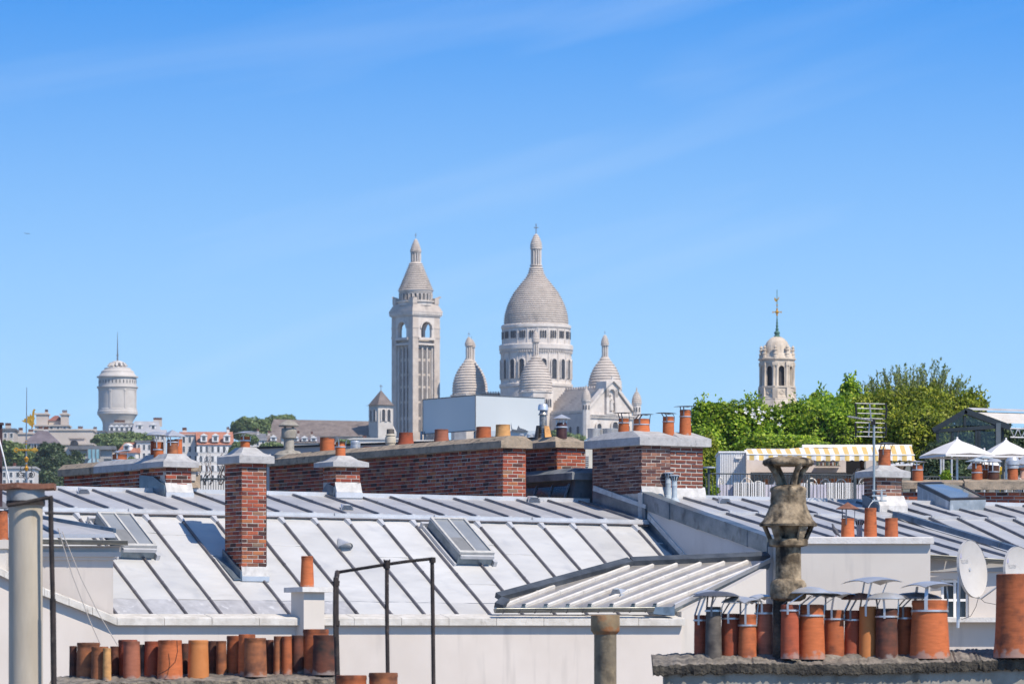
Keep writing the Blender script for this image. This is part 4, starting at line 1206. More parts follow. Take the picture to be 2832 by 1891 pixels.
def clip_line(v):
    """u-range of the canopy polygon at cross position v."""
    us = []
    for (a, ua), (c, uc) in zip(P2, P2[1:] + P2[:1]):
        if (a - v) * (c - v) <= 0 and a != c: us.append(ua + (uc - ua) * (v - a) / (c - a))
    return (min(us), max(us)) if len(us) >= 2 else None
tipx = [(1317, 489), (1540, 482), (1765, 475), (1985, 462), (2200, 452)]
vv = [inC(hitC(1400 + .298 * x, 1424 + .298 * y))[0] for x, y in tipx]
pv = (vv[-1] - vv[0]) / 4
vmin, vmax = min(p[0] for p in P2), max(p[0] for p in P2)
lines = sorted([vv[0] + pv * k for k in range(-8, 12) if vmin + .06 < vv[0] + pv * k < vmax - .06])
edge = [vmin + .005] + lines + [vmax - .005]
zC = mat('zinc canopy glare', (.40, .375, .35), (.54, .505, .465), scale=2.5, rough=.34, metal=.6, objvar=.05, stain=((.58, .54, .51), 3, .55, .8, (1, 1, 1)), spec=.5)  # warm sun glare tinted into the beige sheet colour
def atC(v, u, h=0): return C0 + eC * v + upC * u + nC * h
for a, c in zip(edge, edge[1:]):
    ra, rc = clip_line(a), clip_line(c)
    if not ra or not rc: continue
    b = MB(); n = 4; vs = []
    for i in range(n + 1):
        for j in range(3):
            v = lerp(a, c, j / 2); u0 = lerp(ra[0], rc[0], j / 2); u1 = lerp(ra[1], rc[1], j / 2)
            vs.append(atC(v, lerp(u0, u1, i / n), .004 if j == 1 else 0))
    b.add(vs, [(i * 3 + j, i * 3 + j + 1, (i + 1) * 3 + j + 1, (i + 1) * 3 + j)[::-1] for i in range(n) for j in range(2)])
    b.build('zinc_sheet', zC, cn_, smooth=60)
for v in lines:
    u0, u1 = clip_line(v)
    if u1 - u0 > .25: batten(cn_, atC(v, u0 + .03), atC(v, u1 - .09), nC, w=.05, h=.045, m=mat('canopy seam glare', (.62, .58, .52), (.74, .70, .64), scale=6, rough=.45, metal=.1))  # sunlit highlight put into the cream batten colour
    q = atC(v, u0 + .03)
    b = MB(); b.box(q - eC * .03, eC * .06, -upC * .03, nC * .065); b.build('seam_foot', zinc_blue, cn_)
# raised border at the upper edges
for p, q in ((E_, A_), (A_, B_), (B_, Cc)):
    b = MB(); d_ = q - p; x = d_.cross(nC).normalized()
    x = x if x.dot(upC) > 0 else -x
    b.prism([p, p + nC * .10, p + nC * .10 + x * .16, p + x * .16], d_); b.build('border_flashing', mat('zinc border', (.05, .06, .075), (.10, .115, .135), scale=3, rough=.55, metal=.3), cn_)
d_ = Cc - D__; x = d_.cross(nC).normalized(); x = x if x.y < 0 else -x
b = MB(); b.prism([D__ + nC * .06, D__ + nC * .06 + x * .03, D__ + x * .03 - nC * .10, D__ - nC * .10], d_); b.build('verge_flashing', flash_m, cn_)
b = MB(); b.prism([D__ + x * .02 - nC * .03, D__ + x * .032 - nC * .03, D__ + x * .032 - nC * .155, D__ + x * .02 - nC * .155], d_); b.build('verge_board', zinc_blue, cn_)
# eave fascia, gutter and its outlet box
b = MB(); d_ = D__ - E_; x = Vector((d_.y, -d_.x, 0)).normalized()
b.prism([E_ + x * .01, E_ + x * .04, E_ + x * .04 - Z * .07, E_ + x * .01 - Z * .07], d_); b.build('fascia', zinc_blue, cn_)
g0, g1 = par(1360, 1683, .16), par(1797, 1680, .16)
b = MB(); N = 8; r = .075; vs = []
for p in (g0, g1):
    for i in range(N + 1):
        t_ = math.pi + math.pi * i / N
        vs.append(p + pn * (r * math.cos(t_)) + Z * (r * math.sin(t_) * 1.0))
b.add(vs, [(i, i + 1, N + 1 + i + 1, N + 1 + i) for i in range(N)])
b.poly(vs[:N + 1]); b.poly(vs[N + 1:][::-1])
b.add([p + Z * .0 for p in vs], [])
b.tube([g0 + pn * r, g1 + pn * r], .010, 6)
gt = b.build('gutter', mat('gutter zinc', (.16, .165, .15), (.33, .33, .30), scale=6, rough=.4, metal=.5, stretch=(.3, 1, 3)), cn_, smooth=40)
for i in range(10):
    p = lerp(g0, g1, (i + .5) / 10); b = MB()
    b.tube([p + pn * (r + .006) * math.cos(math.pi + math.pi * q / 6) + Z * (r + .006) * math.sin(math.pi + math.pi * q / 6) for q in range(7)], .006, 5); b.build('gutter_bracket', seam_m, gt)
q = par(1797, 1694, .14)
b = MB(); b.prism([q + Z * .10, q + pdir * .42 + Z * .11, q + pdir * .42 - Z * .05, q + pdir * .02 - Z * .02], -pn * .2); b.build('outlet_box', zinc_blue, cn_)
# louvred hood on it
c = hitC(1706, 1648); k = c.y / F; t_ = 14 * k
b = MB(); N = 8; fc = c - upC * .02
arc = [fc + eC * -(t_ * 1.1 * math.cos(math.pi * i / N)) + Z * (24 * k * math.sin(math.pi * i / N)) for i in range(N + 1)]
tip = c + upC * .42
for i in range(N): b.poly([arc[i], tip, arc[i + 1]])
b.poly(arc); hv = b.build('roof_vent', steel_m, cn_)
for i in range(6):
    z = 24 * k * (.08 + .14 * i); ww = t_ * 1.05 * math.sqrt(max(.05, 1 - (z / (24 * k)) ** 2))
    m = MB(); m.box(fc - eC * ww + Z * z - upC * .02, eC * 2 * ww, upC * .018, Z * .014); m.build('louvre', steeld_m, hv)
# neighbour's facade below the canopy's verge
b = MB()
w = [par(1886, 1700, -.02), par(1886, 1690, -.02), par(1990, 1640, -.02), par(2120, 1572, -.02), par(2116, 1900, -.02)]
w[0] = par(1886, 1900, -.02)
w0 = [Vector((w[0].x, w[0].y, 0)), *w[1:4], Vector((w[4].x, w[4].y, 0))]
b.prism(w0, -pn * .3); b.build('facade_wall', wall_w, nb)

# white rendered block carrying pots
WB = 104.3; k = WB / F
wb = thing('white_chimney_block', P(2400, 1891, WB), 'broad white rendered chimney block with cement coping, three pots and a pigeon on top', 'chimney block')
b = MB(); a = P(2170, 1500, WB); b.box(Vector((a.x, a.y, 0)), Vector((403 * k, -.0, 0)), Vector((-.2, 1.0, 0)), Z * (a.z + 0.0)); b.build('block', wall_w, wb)
b = MB(); a = P(2160, 1503, WB) - Vector((0, .11, 0))
b.box(a, Vector((422 * k, 0, 0)), Vector((-.2, 1.2, 0)), Z * .105)
b.prism([a + Z * .105, a + Z * .125 + Vector((-.02, .1, 0)), a + Z * .125 + Vector((-.2, 1.1, 0)), a + Z * .105 + Vector((-.22, 1.2, 0))], Vector((421 * k, 0, 0)))
b.build('coping', mat('coping pale', (.60, .575, .54), (.70, .68, .65), scale=6, rough=.95, bump=.8, bscale=30, bdist=.008, stain=((.42, .40, .37), 11, .62, .8, (1, 1, .5))), wb)
GW_ = 'pots on the white chimney block'
wd = WB + .3
pot('orange pot under a pointed rusty tin hat on the white block, beside the pigeon', 2327, 2362, 1433, 1484, wd, T_BR, taper=.04, rim=.06, cap=('cone', 33, 18, 27, rust_m, 0), group=GW_)
pot('tall plain orange pot on the white block, chipped low down', 2391, 2424, 1404, 1484, wd, T_BR, taper=.06, group=GW_)
pot('short wide orange-red pot, rightmost on the white block', 2448, 2483, 1432, 1484, wd, T_OR, taper=.02, group=GW_)
c = P(2377, 1484, wd + .25); k = wd / F
t = thing('slotted_vent', c, 'pale blue-grey slotted vent pipe between two pots on the white block', 'vent pipe')
b = MB(); b.lathe(c, [(8 * k, -.03), (8 * k, 17 * k), (8.6 * k, 17.5 * k), (8.6 * k, 20 * k), (8 * k, 21 * k), (8 * k, 30 * k), (12.5 * k, 46 * k), (12.5 * k, 48 * k), (.01, 50 * k)], 20); b.build('pipe', pvc_m, t, smooth=35)
for q in range(10):
    a = 2 * math.pi * q / 10; e = Vector((math.cos(a), math.sin(a), 0)); w_ = Vector((-e.y, e.x, 0)) * .008
    b = MB(); b.prism([c + e * 8.8 * k + Z * 33 * k - w_, c + e * 8.8 * k + Z * 33 * k + w_, c + e * 12.2 * k + Z * 45 * k + w_, c + e * 12.2 * k + Z * 45 * k - w_], e * .006); b.build('slot', blk_m, t)

# pigeon
def skin_obj(name, verts, edges, radii, m, parent=None, loc=None, sub=1):
    base = WL[parent.name] if parent else Vector(loc)
    me = bpy.data.meshes.new(name); me.from_pydata([tuple(Vector(v) - base) for v in verts], edges, []); me.materials.append(m)
    o = link(name, me, parent, base)
    sk = o.modifiers.new('skin', 'SKIN'); sk.use_smooth_shade = True
    for d, r in zip(me.skin_vertices[0].data, radii): d.radius = (r, r) if not isinstance(r, tuple) else r
    me.skin_vertices[0].data[0].use_root = True
    ss_ = o.modifiers.new('sub', 'SUBSURF'); ss_.levels = sub; ss_.render_levels = sub
    return o
k = wd / F; c = P(2311, 1484, wd - .15)
feather = mat('pigeon grey', (.07, .072, .085), (.13, .13, .15), scale=30, rough=.7)
q = lambda x, z, y=0: c + Vector((x * k, y * k, z * k))
pg = skin_obj('pigeon', [q(-1, 16), q(-5, 23), q(-7, 30), q(-8, 35), q(-12, 34), q(5, 9), q(13, 1)], [(0, 1), (1, 2), (2, 3), (3, 4), (0, 5), (5, 6)],
              [7.6 * k, 5.6 * k, 3.6 * k, 3.4 * k, .7 * k, 4.2 * k, 1.6 * k], feather, loc=c, sub=2)
tag(pg, 'dark grey pigeon standing on the white block left of the pointed-hat pot', 'pigeon')
for sy in (-1, 1):
    m = MB(); m.prism([q(-6, 22, sy * 6.5), q(0, 18, sy * 7.5), q(12, 4, sy * 3.5), q(3, 10, sy * 6.5)], Vector((0, sy * 1.2 * k, 0))); m.build('wing', mat('wing', (.10, .105, .12), (.16, .165, .18), scale=20, rough=.7), pg)
    m = MB(); m.tube([q(1, 10, sy * 2.5), q(1.5, 1, sy * 2.5), q(-2, 0.3, sy * 2.5)], .9 * k, 6); m.build('leg', mat('pigeon leg', (.35, .12, .10), rough=.7), pg)

# ---- wall at the right with a window, gutter; dishes
RD = min(nf0.y, nf1.y) + .25; print('RD', RD); k = RD / F
rw = thing('rear_house', P(2700, 1891, RD), 'white house at the right edge with window and half-round gutter, behind the dishes', 'house')
b = MB(); a = P(2560, 1556, RD)
b.box(Vector((a.x, a.y, P(0, 1712, RD).z)), Vector((42 * k, 0, 0)), Vector((0, .3, 0)), Z * (P(0, 1556, RD).z - P(0, 1712, RD).z))
a2 = P(2680, 1600, RD); b.box(Vector((a2.x, a2.y, P(0, 1712, RD).z)), Vector((200 * k, 0, 0)), Vector((0, .3, 0)), Z * (P(0, 1600, RD).z - P(0, 1712, RD).z))
b.box(Vector((P(2602, 0, RD).x, a2.y, P(0, 1600, RD).z)), Vector((278 * k, 0, 0)), Vector((0, .3, 0)), Z * (44 * k))
b.box(Vector((a.x, a.y, 0)), Vector((320 * k, 0, 0)), Vector((0, .3, 0)), Z * P(0, 1712, RD).z)
b.build('wall', wall_c, rw)
b = MB(); a = P(2556, 1548, RD - .06); b.box(a, Vector((330 * k, 0, 0)), Vector((0, .3, 0)), Z * (-40 * k) * 0 + Z * .03); b.box(P(2556, 1580, RD - .05), Vector((330 * k, 0, 0)), Vector((0, .06, 0)), Z * 32 * k); b.build('eave_board', gwall_m, rw)
g0, g1 = P(2556, 1533, nf0.y - .1), P(2880, 1554, nf1.y - .1)
b = MB(); vs = []; N = 8; r = .08
for p in (g0, g1):
    for i in range(N + 1):
        t_ = math.pi + math.pi * i / N; vs.append(p + Vector((0, r * math.cos(t_), r * math.sin(t_))))
b.add(vs, [(i, i + 1, N + 2 + i, N + 1 + i) for i in range(N)]); b.tube([g0 - Vector((0, r, 0)), g1 - Vector((0, r, 0))], .011, 6)
b.build('gutter', MATS['gutter zinc'], rw, smooth=40)
b = MB(); b.box(P(2574, 1720, RD) - Vector((0, .28, 0)), Vector((300 * k, 0, 0)), Vector((0, .4, 0)), Z * .085); b.build('sill', mat('coping pale', None), rw)
wx0, wx1, wy0, wy1 = 2603, 2679, 1602, 1712
b = MB(); b.quad(P(wx0, wy1, RD + .12), P(wx1, wy1, RD + .12), P(wx1, wy0, RD + .12), P(wx0, wy0, RD + .12))
wnd = b.build('window', glassd_m, rw)
b = MB(); fw = Vector((.05, 0, 0)); z_ = Z * (wy1 - wy0) * k
for x in (wx0, wx1 - 7.6, (wx0 + wx1) / 2 - 4): b.box(P(x, wy1, RD + .05), fw, Vector((0, .05, 0)), z_)
for y in (wy1, wy0 + 8, 1662): b.box(P(wx0, y, RD + .055), Vector(((wx1 - wx0) * k, 0, 0)), Vector((0, .045, 0)), Z * .045)
b.build('frame', white_m, wnd)

def dish(px, py, wpx, hpx, D, tilt, label, arm=True, ty=0):
    c = P(px, py, D); k = D / F
    t = thing('satellite_dish', c, label, 'satellite dish', 'satellite dishes')
    R_ = hpx / 2 * k
    ca = wpx / hpx
    nrm_ = Vector((math.sqrt(max(0, 1 - ca * ca)), -ca, 0))
    nrm_ = (nrm_ + Z * .10).normalized()
    ey = (Z - nrm_ * Z.dot(nrm_)).normalized(); ex = ey.cross(nrm_).normalized()
    rot = Matrix.Rotation(rad(tilt), 3, nrm_); ex, ey = rot @ ex, rot @ ey
    b = MB(); N = 36; rings = [0, .25, .5, .75, .93, 1.0]; vs = []
    for f in rings:
        for i in range(N):
            t_ = 2 * math.pi * i / N
            vs.append(c + (ex * math.cos(t_) * .93 + ey * math.sin(t_)) * R_ * f + nrm_ * R_ * .16 * (f * f - 1))
    b.add(vs, [(j * N + i, j * N + (i + 1) % N, (j + 1) * N + (i + 1) % N, (j + 1) * N + i) for j in range(1, 5) for i in range(N)] + [tuple(range(N, 2 * N))])
    b.add([p - nrm_ * .02 for p in vs], [(j * N + i, (j + 1) * N + i, (j + 1) * N + (i + 1) % N, j * N + (i + 1) % N) for j in range(1, 5) for i in range(N)])
    b.build('reflector', dish_m, t, smooth=40)
    b = MB(); m = 5 * N
    rim = [c + (ex * math.cos(2 * math.pi * i / N) * .93 + ey * math.sin(2 * math.pi * i / N)) * R_ for i in range(N)]
    for i in range(N): j = (i + 1) % N; b.quad(rim[i] + nrm_ * .008, rim[j] + nrm_ * .008, rim[j] - nrm_ * .045, rim[i] - nrm_ * .045)
    b.build('rim', dish_m, t, smooth=60)
    # printed mark and lettering, upper left
    tx = bpy.data.curves.new('lettering', 'FONT'); tx.body = 'TELEVES'; tx.size = R_ * .17; tx.extrude = .001
    tx.materials.append(mat('faint grey print', (.52, .51, .51), rough=.6))
    o = bpy.data.objects.new('lettering', tx); COL.objects.link(o); lm = bpy.data.meshes.new_from_object(o.evaluated_get(bpy.context.evaluated_depsgraph_get())); bpy.data.objects.remove(o); o = bpy.data.objects.new('lettering', lm); COL.objects.link(o); o.parent = t
    M_ = Matrix((ex, ey, nrm_)).transposed().to_4x4()
    pos = c - ex * R_ * .62 + ey * R_ * .30 - nrm_ * R_ * .06
    o.matrix_local = Matrix.Translation(pos - c) @ M_
    WL[o.name] = pos
    b = MB(); q = c - ex * R_ * .66 + ey * R_ * .46 - nrm_ * R_ * .04
    b.box(q, ex * R_ * .11, ey * R_ * .2, nrm_ * .003); b.build('logo_square', mat('logo violet', (.30, .29, .42), (.38, .37, .48), scale=60, rough=.6), t)
    if arm:
        foot = c - ey * R_ * .98; tip = foot + nrm_ * R_ * 1.0 + ex * R_ * .45 + ey * R_ * .42
        b = MB(); b.tube([foot - nrm_ * .05, foot + nrm_ * R_ * .12 - ey * .04, tip], .018, 8); b.build('feed_arm', steel_m, t, smooth=50)
        b = MB(); b.tube([tip, tip - nrm_ * .08 + Z * .03], .03, 10); b.build('receiver', dish_m, t)
        b = MB(); p0 = foot + nrm_ * .02; b.tube([p0, p0 + Z * -.10 + Vector((.1, -.05, 0)), p0 + Z * -.14 + Vector((.3, -.1, 0)), p0 + Z * -.06 + Vector((.52, -.2, 0))], .005, 5)
        b.tube([p0, p0 - Z * .18 - Vector((.05, 0, 0)), p0 - Z * .34 - Vector((.14, 0, 0)), p0 - Z * .40 - Vector((.30, 0, 0))], .005, 5); b.build('cable', blk_m, t)
    b = MB(); q = c - nrm_ * R_ * .12; b.tube([q, q - nrm_ * .22 - Z * .1, q - nrm_ * .25 - Z * 1.0], .03, 10); b.build('mast_bracket', steel_m, t, smooth=50)
    return t
dish(2691, 1572, 93, 160, 101.2, 9, 'large pale satellite dish turned right, hung above the window')
dish(2822, 1585, 100, 152, 101.6, 7, 'second pale satellite dish cut by the right edge, behind a big orange pot', arm=False)

# ================================================================ left white house
LH = 99.35; k = LH / F
lh = thing('left_house', P(220, 1891, LH), 'cream rendered house corner at the left with moulded cornice and gutter', 'house')
b = MB(); a, c = P(-60, 1900, LH), P(313, 1536, LH)
b.box(Vector((a.x, a.y, 0)), Vector((c.x - a.x, 0, 0)), Vector((-.6, 1.0, 0)), Z * c.z); b.build('wall', wall_c, lh)
b = MB(); b.box(P(-60, 1539, LH) - Vector((0, .10, 0)), Vector((396 * k, 0, 0)), Vector((-.5, .6, 0)), Z * 13 * k)
b.box(P(-60, 1548, LH) - Vector((0, .05, 0)), Vector((378 * k, 0, 0)), Vector((-.5, .6, 0)), Z * 9.5 * k)
b.box(P(-60, 1527, LH) - Vector((0, .012, 0)), Vector((393 * k, 0, 0)), Vector((-.5, .6, 0)), Z * 17 * k)
b.box(P(-60, 1511.5, LH) - Vector((0, .10, 0)), Vector((404 * k, 0, 0)), Vector((-.5, .6, 0)), Z * 2.5 * k)
b.build('cornice', wall_c, lh)
b = MB(); g0, g1 = P(-60, 1490, LH - .2), P(354, 1495, LH - .2); vs = []; N = 8; r = .075
for p in (g0, g1):
    for i in range(N + 1):
        t_ = math.pi + math.pi * i / N; vs.append(p + Vector((0, r * math.cos(t_), r * math.sin(t_))))
b.add(vs, [(i, i + 1, N + 2 + i, N + 1 + i) for i in range(N)]); b.poly(vs[N + 1:]); b.tube([g0 - Vector((0, r, 0)), g1 - Vector((0, r, 0))], .011, 6)
gt = b.build('gutter', MATS['gutter zinc'], lh, smooth=40)
for px in (110, 165, 228, 284):
    p = P(px, 1492, LH - .2); b = MB()
    b.tube([p + Vector((0, (r + .006) * math.cos(math.pi + math.pi * q / 6), (r + .006) * math.sin(math.pi + math.pi * q / 6))) for q in range(7)], .006, 5); b.build('gutter_bracket', seam_m, gt)
# its roof: a zinc slope whose right verge runs down from the left
q = [P(-60, 1486, LH - .1), P(318, 1486, LH - .1), P(313, 1470, LH + .15), P(150, 1441, LH + 1.3), P(-60, 1405, LH + 2.4)]
b = MB(); b.poly(q); b.build('zinc_slope', zinc_grey, lh)
b = MB(); b.box(P(-60, 1486, LH - .12), Vector((378 * k, 0, 0)), Vector((0, .06, 0)), Z * 10 * k); b.build('eave_flashing', flash_m, lh)
b = MB(); d_ = q[3] - q[2]; b.prism([q[2] + Vector((0, 0, -.02)), q[2] + Vector((.05, 0, -.02)), q[2] + Vector((.05, 0, .06)), q[2] + Vector((0, 0, .06))], d_ * 2.2); b.build('verge_roll', zinc_blue, lh)
b = MB(); b.tube([P(165, 1478, LH - .02), P(60, 1425, LH + 1.6)], .035, 6); b.build('seam', zinc_blue, lh)
b = MB(); a = P(-40, 1516, LH - .9); b.box(a, Vector((62 * k, 0, 0)), Vector((0, .5, 0)), Z * 24 * k); b.box(P(-40, 1900, LH - .85), Vector((56 * k, 0, 0)), Vector((0, .5, 0)), Z * 384 * k); b.build('chimney_block', wall_w, lh)
pot('orange pot half hidden behind the fat cement duct at the left edge', -14, 22, 1412, 1494, LH - .7, T_OR, cap=('pyramid', 34, 24, 8, steeld_m, -4), group='pots at the left edge')

# ================================================================ small white chimney on the parapet
WC = Dpar(831) - .32; k = WC / F
A30 = TH
wR, wL = widths(840, 896, 803, 1740, WC)
wc = P(840, 1760, WC)
t = thing('white_chimney', wc, 'small white rendered chimney standing in the parapet with one tall orange pot', 'chimney')
Hc = (1760 - 1636) * k
b = MB(); b.box(wc - Z * 1.5, U * wR, V * wL, Z * (Hc + 1.5)); b.build('shaft', wall_w, t)
b = MB(); o = wc - U * .09 - V * .12 + Z * Hc; b.box(o, U * (wR + .2), V * (wL + .22), Z * .085); b.build('cap', MATS['coping pale'], t)
pot('slender orange pot standing alone on the small white chimney', 833, 866, 1537, 1621, WC + .25, T_BR, taper=.12, rim=.03, group='single pots')

# ================================================================ foreground right: mossy stack of pots with a cement cowl
FD = 63.0; k = FD / F
fs_ = thing('mossy_chimney_slab', P(2300, 1891, FD), 'mossy dark cement slab topping the near chimney at lower right, crowded with hooded pots', 'chimney')
def slab(pts_front, depth, thick_px, D, rise, seed):
    """Rough slab: front top edge through the pixels, running back and rising."""
    rg = random.Random(seed); k = D / F; b = MB(); rows = 7
    front = [P(x, y, D) for x, y in pts_front]
    n = len(front); vs = []
    for i, f in enumerate(front):
        th = thick_px * k * rg.uniform(.85, 1.15)
        jj = lambda s: Vector((0, rg.uniform(-s, s), rg.uniform(-s, s)))
        vs += [f - Z * th + Vector((0, .06, 0)) + jj(.006), f - Z * th * .95 + jj(.008), f - Z * th * .45 + Vector((0, -.008, 0)) + jj(.009), f + Vector((0, -.004, 0)) + jj(.005)]
        for r in range(1, rows + 1):
            vs.append(f + Vector((0, depth * r / rows, rise * k * math.sin(min(1, r / rows * 1.25) * math.pi / 2))) + jj(.004))
    m = 4 + rows
    t_ = MB(); F_ = lambda a, c: [(i * m + j, (i + 1) * m + j, (i + 1) * m + j + 1, i * m + j + 1) for i in range(n - 1) for j in range(a, c)]
    b.add(vs, F_(0, 3)); t_.add(vs, F_(3, m - 1))
    b.poly(vs[:m]); b.poly(vs[-m:][::-1])
    return b, t_
def polyline(pts, step, jit, seed):
    rg = random.Random(seed); out = []
    for (x0, y0), (x1, y1) in zip(pts, pts[1:]):
        n = max(1, int(abs(x1 - x0) / step))
        for i in range(n): out.append((lerp(x0, x1, i / n), lerp(y0, y1, i / n) + rg.uniform(-jit, jit)))
    return out + [pts[-1]]
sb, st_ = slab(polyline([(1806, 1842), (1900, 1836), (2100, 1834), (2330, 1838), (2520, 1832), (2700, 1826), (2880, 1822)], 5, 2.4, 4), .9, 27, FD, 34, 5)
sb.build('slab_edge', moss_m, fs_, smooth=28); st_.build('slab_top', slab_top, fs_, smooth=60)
b = MB(); b.box(P(1838, 1846, FD + .07), Vector((1050 * k, 0, 0)), Vector((0, .75, 0)), Z * -6.0); b.build('shaft', mat('old render pale', (.22, .205, .17), (.36, .335, .285), scale=3, rough=1, bump=.6, bscale=30, bdist=.01, stain=((.12, .11, .09), 4, .55, .75, (1, 1, .4))), fs_)
rg = random.Random(11); b = MB()
for px, w in ((1945, 40), (2060, 46), (2110, 40), (2240, 60), (2300, 42), (2360, 38), (2440, 44), (2575, 74), (2810, 90)):
    c = P(px, 1822, FD + .40); b.lathe(c, [(w * k, -.03), (w * .8 * k, 7 * k), (w * .55 * k, 13 * k), (w * .3 * k, 15 * k)], 14)
b.build('mortar_collars', slab_top, fs_, smooth=70)

GF = 'hooded clay pots on the near mossy slab'
def fp(label, x0, x1, yt, yb, dd, m, **kw): return pot(label, x0, x1, yt, yb, FD + dd, m, group=GF, n=28, **kw)
fp('leftmost pot on the mossy slab, narrow and dark red with a wire band', 1920, 1953, 1700, 1812, .5, T_RD, band=.13, cap=('flat', 50, 20, 50, steel_m, 22))
fp('grey sooty pot, second on the mossy slab, taller than its left neighbour', 1952, 1994, 1677, 1818, .32, T_GY, taper=.08, band=.08, cap=('dome', 64, 14, 30, steeld_m, 8))
fp('red pot third from the left on the mossy slab, with a white band', 1995, 2046, 1696, 1812, .46, T_RD, taper=.04, band=.12, cap=('dome', 50, 17, 32, steel_m, 24))
fp('orange pot left of the cowl pole, lit on its lower right, low band', 2044, 2091, 1698, 1820, .34, T_OR, taper=.08, band=.25, cap=('flat', 46, 17, 30, steel_m, 2))
fp('dark plum-red pot right against the cowl pole on its left', 2089, 2137, 1669, 1815, .44, T_PK, band=.18, cap=('flat', 42, 15, 12, steel_m, -8))
fp('red sooty-streaked pot right against the cowl pole on its right', 2160, 2209, 1671, 1808, .10, T_RD, band=.12, cap=('dome', 54, 17, 33, steel_m, 56))
fp('large bright orange pot, second right of the cowl pole, under a domed sheet', 2209, 2278, 1671, 1810, .25, T_BR, taper=.07, band=.22, cap=('flat', 66, 19, 20, steel_m, 30))
fp('orange-brown pot right of the large bright one, with a thin band', 2279, 2334, 1686, 1812, .42, T_OR, band=.2, cap=('flat', 66, 17, 34, steel_m, 8))
fp('slim deep red pot between an orange-brown and a yellow pot', 2336, 2377, 1687, 1808, .46, T_RD, taper=.04, band=.22, cap=('dome', 52, 17, 32, rust_m, 22))
fp('yellow-orange tall pot on the mossy slab, under the highest flat sheet', 2376, 2424, 1676, 1810, .40, mat('terracotta ochre', (.48, .175, .055), (.56, .22, .075), scale=6, rough=.85, stain=((.3, .10, .04), 3, .62, .85, (1, 1, 1))), cap=('flat', 84, 20, 62, steel_m, 18))
fp('blackened brown pot with a white band, right of the yellow-orange one', 2423, 2482, 1682, 1814, .30, T_DK, taper=.03, band=.17, cap=('dome', 58, 17, 28, steel_m, -2))
fp('narrow orange-red pot tucked behind the biggest hooded pot', 2482, 2522, 1677, 1810, .46, T_OR, band=.24, cap=('dome', 74, 17, 24, steeld_m, 30))
fp('biggest hooded pot of the mossy slab, orange with a sooty rim', 2522, 2620, 1659, 1808, .30, T_BR, taper=.10, band=.2, cap=('flat', 76, 19, 34, steel_m, 2))
pot('huge plain orange pot at the right edge of the mossy slab', 2755, 2880, 1587, 1806, FD + .15, T_OR, flare=.12, group=GF, n=36)

# the cement cowl on its pole
CD = FD + .3; k = CD / F
c = P(2180, 1815, CD)
t = thing('cement_cowl', c, 'tall weathered cement cowl with mushroom top and skirt, among the near pots', 'chimney cowl')
hy = lambda y: (1815 - y) * k
wm = mat('weathered cement', (.085, .064, .042), (.42, .33, .22), scale=7, rough=1, bump=1.0, bscale=25, bdist=.014, stain=((.03, .026, .022), 8, .5, .66, (1, 1, .7)))
b = MB(); px_ = P(2158, 1815, CD)
b.lathe(px_, [(21 * k, -.1), (20 * k, hy(1662)), (20 * k, hy(1650))], 22); b.build('pole', moss_m, t, smooth=40)
b = MB(); b.lathe(c, [(32 * k, hy(1662)), (47 * k, hy(1655)), (50 * k, hy(1648)), (50 * k, hy(1616)), (46 * k, hy(1606)), (36 * k, hy(1600)), (35 * k, hy(1502))], 28); b.build('lower_shaft', wm, t, smooth=40)
b = MB(); b.lathe(c, [(38 * k, hy(1512)), (54 * k, hy(1508)), (55 * k, hy(1497)), (52 * k, hy(1490)), (40 * k, hy(1490))], 28); b.build('lower_rim', wm, t, smooth=40)
for i in range(5):                                # struts between lower rim and skirt
    a = rad(-90 + 36 + 72 * i); e = Vector((math.cos(a), math.sin(a), 0)); w = Vector((-e.y, e.x, 0)) * 22 * k
    b = MB(); b.prism([c + e * 44 * k + Z * hy(1497) - w * .4, c + e * 44 * k + Z * hy(1497) + w * .4, c + e * 66 * k + Z * hy(1448) + w * .55, c + e * 66 * k + Z * hy(1448) - w * .55], e * 9 * k); b.build('strut', wm, t)
b = MB(); b.lathe(c, [(30 * k, hy(1500)), (34 * k, hy(1470)), (46 * k, hy(1452)), (79 * k, hy(1455)), (81 * k, hy(1449)), (70 * k, hy(1438)), (58 * k, hy(1415)), (51 * k, hy(1396)), (49 * k, hy(1393)), (50 * k, hy(1388)), (48 * k, hy(1362)), (51 * k, hy(1358)), (51 * k, hy(1351)), (46 * k, hy(1346)), (36 * k, hy(1343)), (24 * k, hy(1340)), (18 * k, hy(1350)), (0, hy(1355))], 32); b.build('skirt', wm, t, smooth=45)
for i in range(4):                                # curved legs of the top
    a = rad(-62 + 90 * i); e = Vector((math.cos(a), math.sin(a), 0))
    b = MB(); pts = [c + e * (26 + 0) * k + Z * hy(1345), c + e * 30 * k + Z * hy(1330), c + e * 42 * k + Z * hy(1308), c + e * 60 * k + Z * hy(1286), c + e * 64 * k + Z * hy(1278)]
    b.tube(pts, [11 * k, 9.5 * k, 8 * k, 8 * k, 10 * k], 10); b.build('leg', wm, t, smooth=60)
b = MB(); b.lathe(c, [(0, hy(1288)), (40 * k, hy(1286)), (66 * k, hy(1288)), (72 * k, hy(1282)), (70 * k, hy(1273)), (56 * k, hy(1266)), (30 * k, hy(1262)), (.001, hy(1261))], 32); b.build('hat', wm, t, smooth=60)

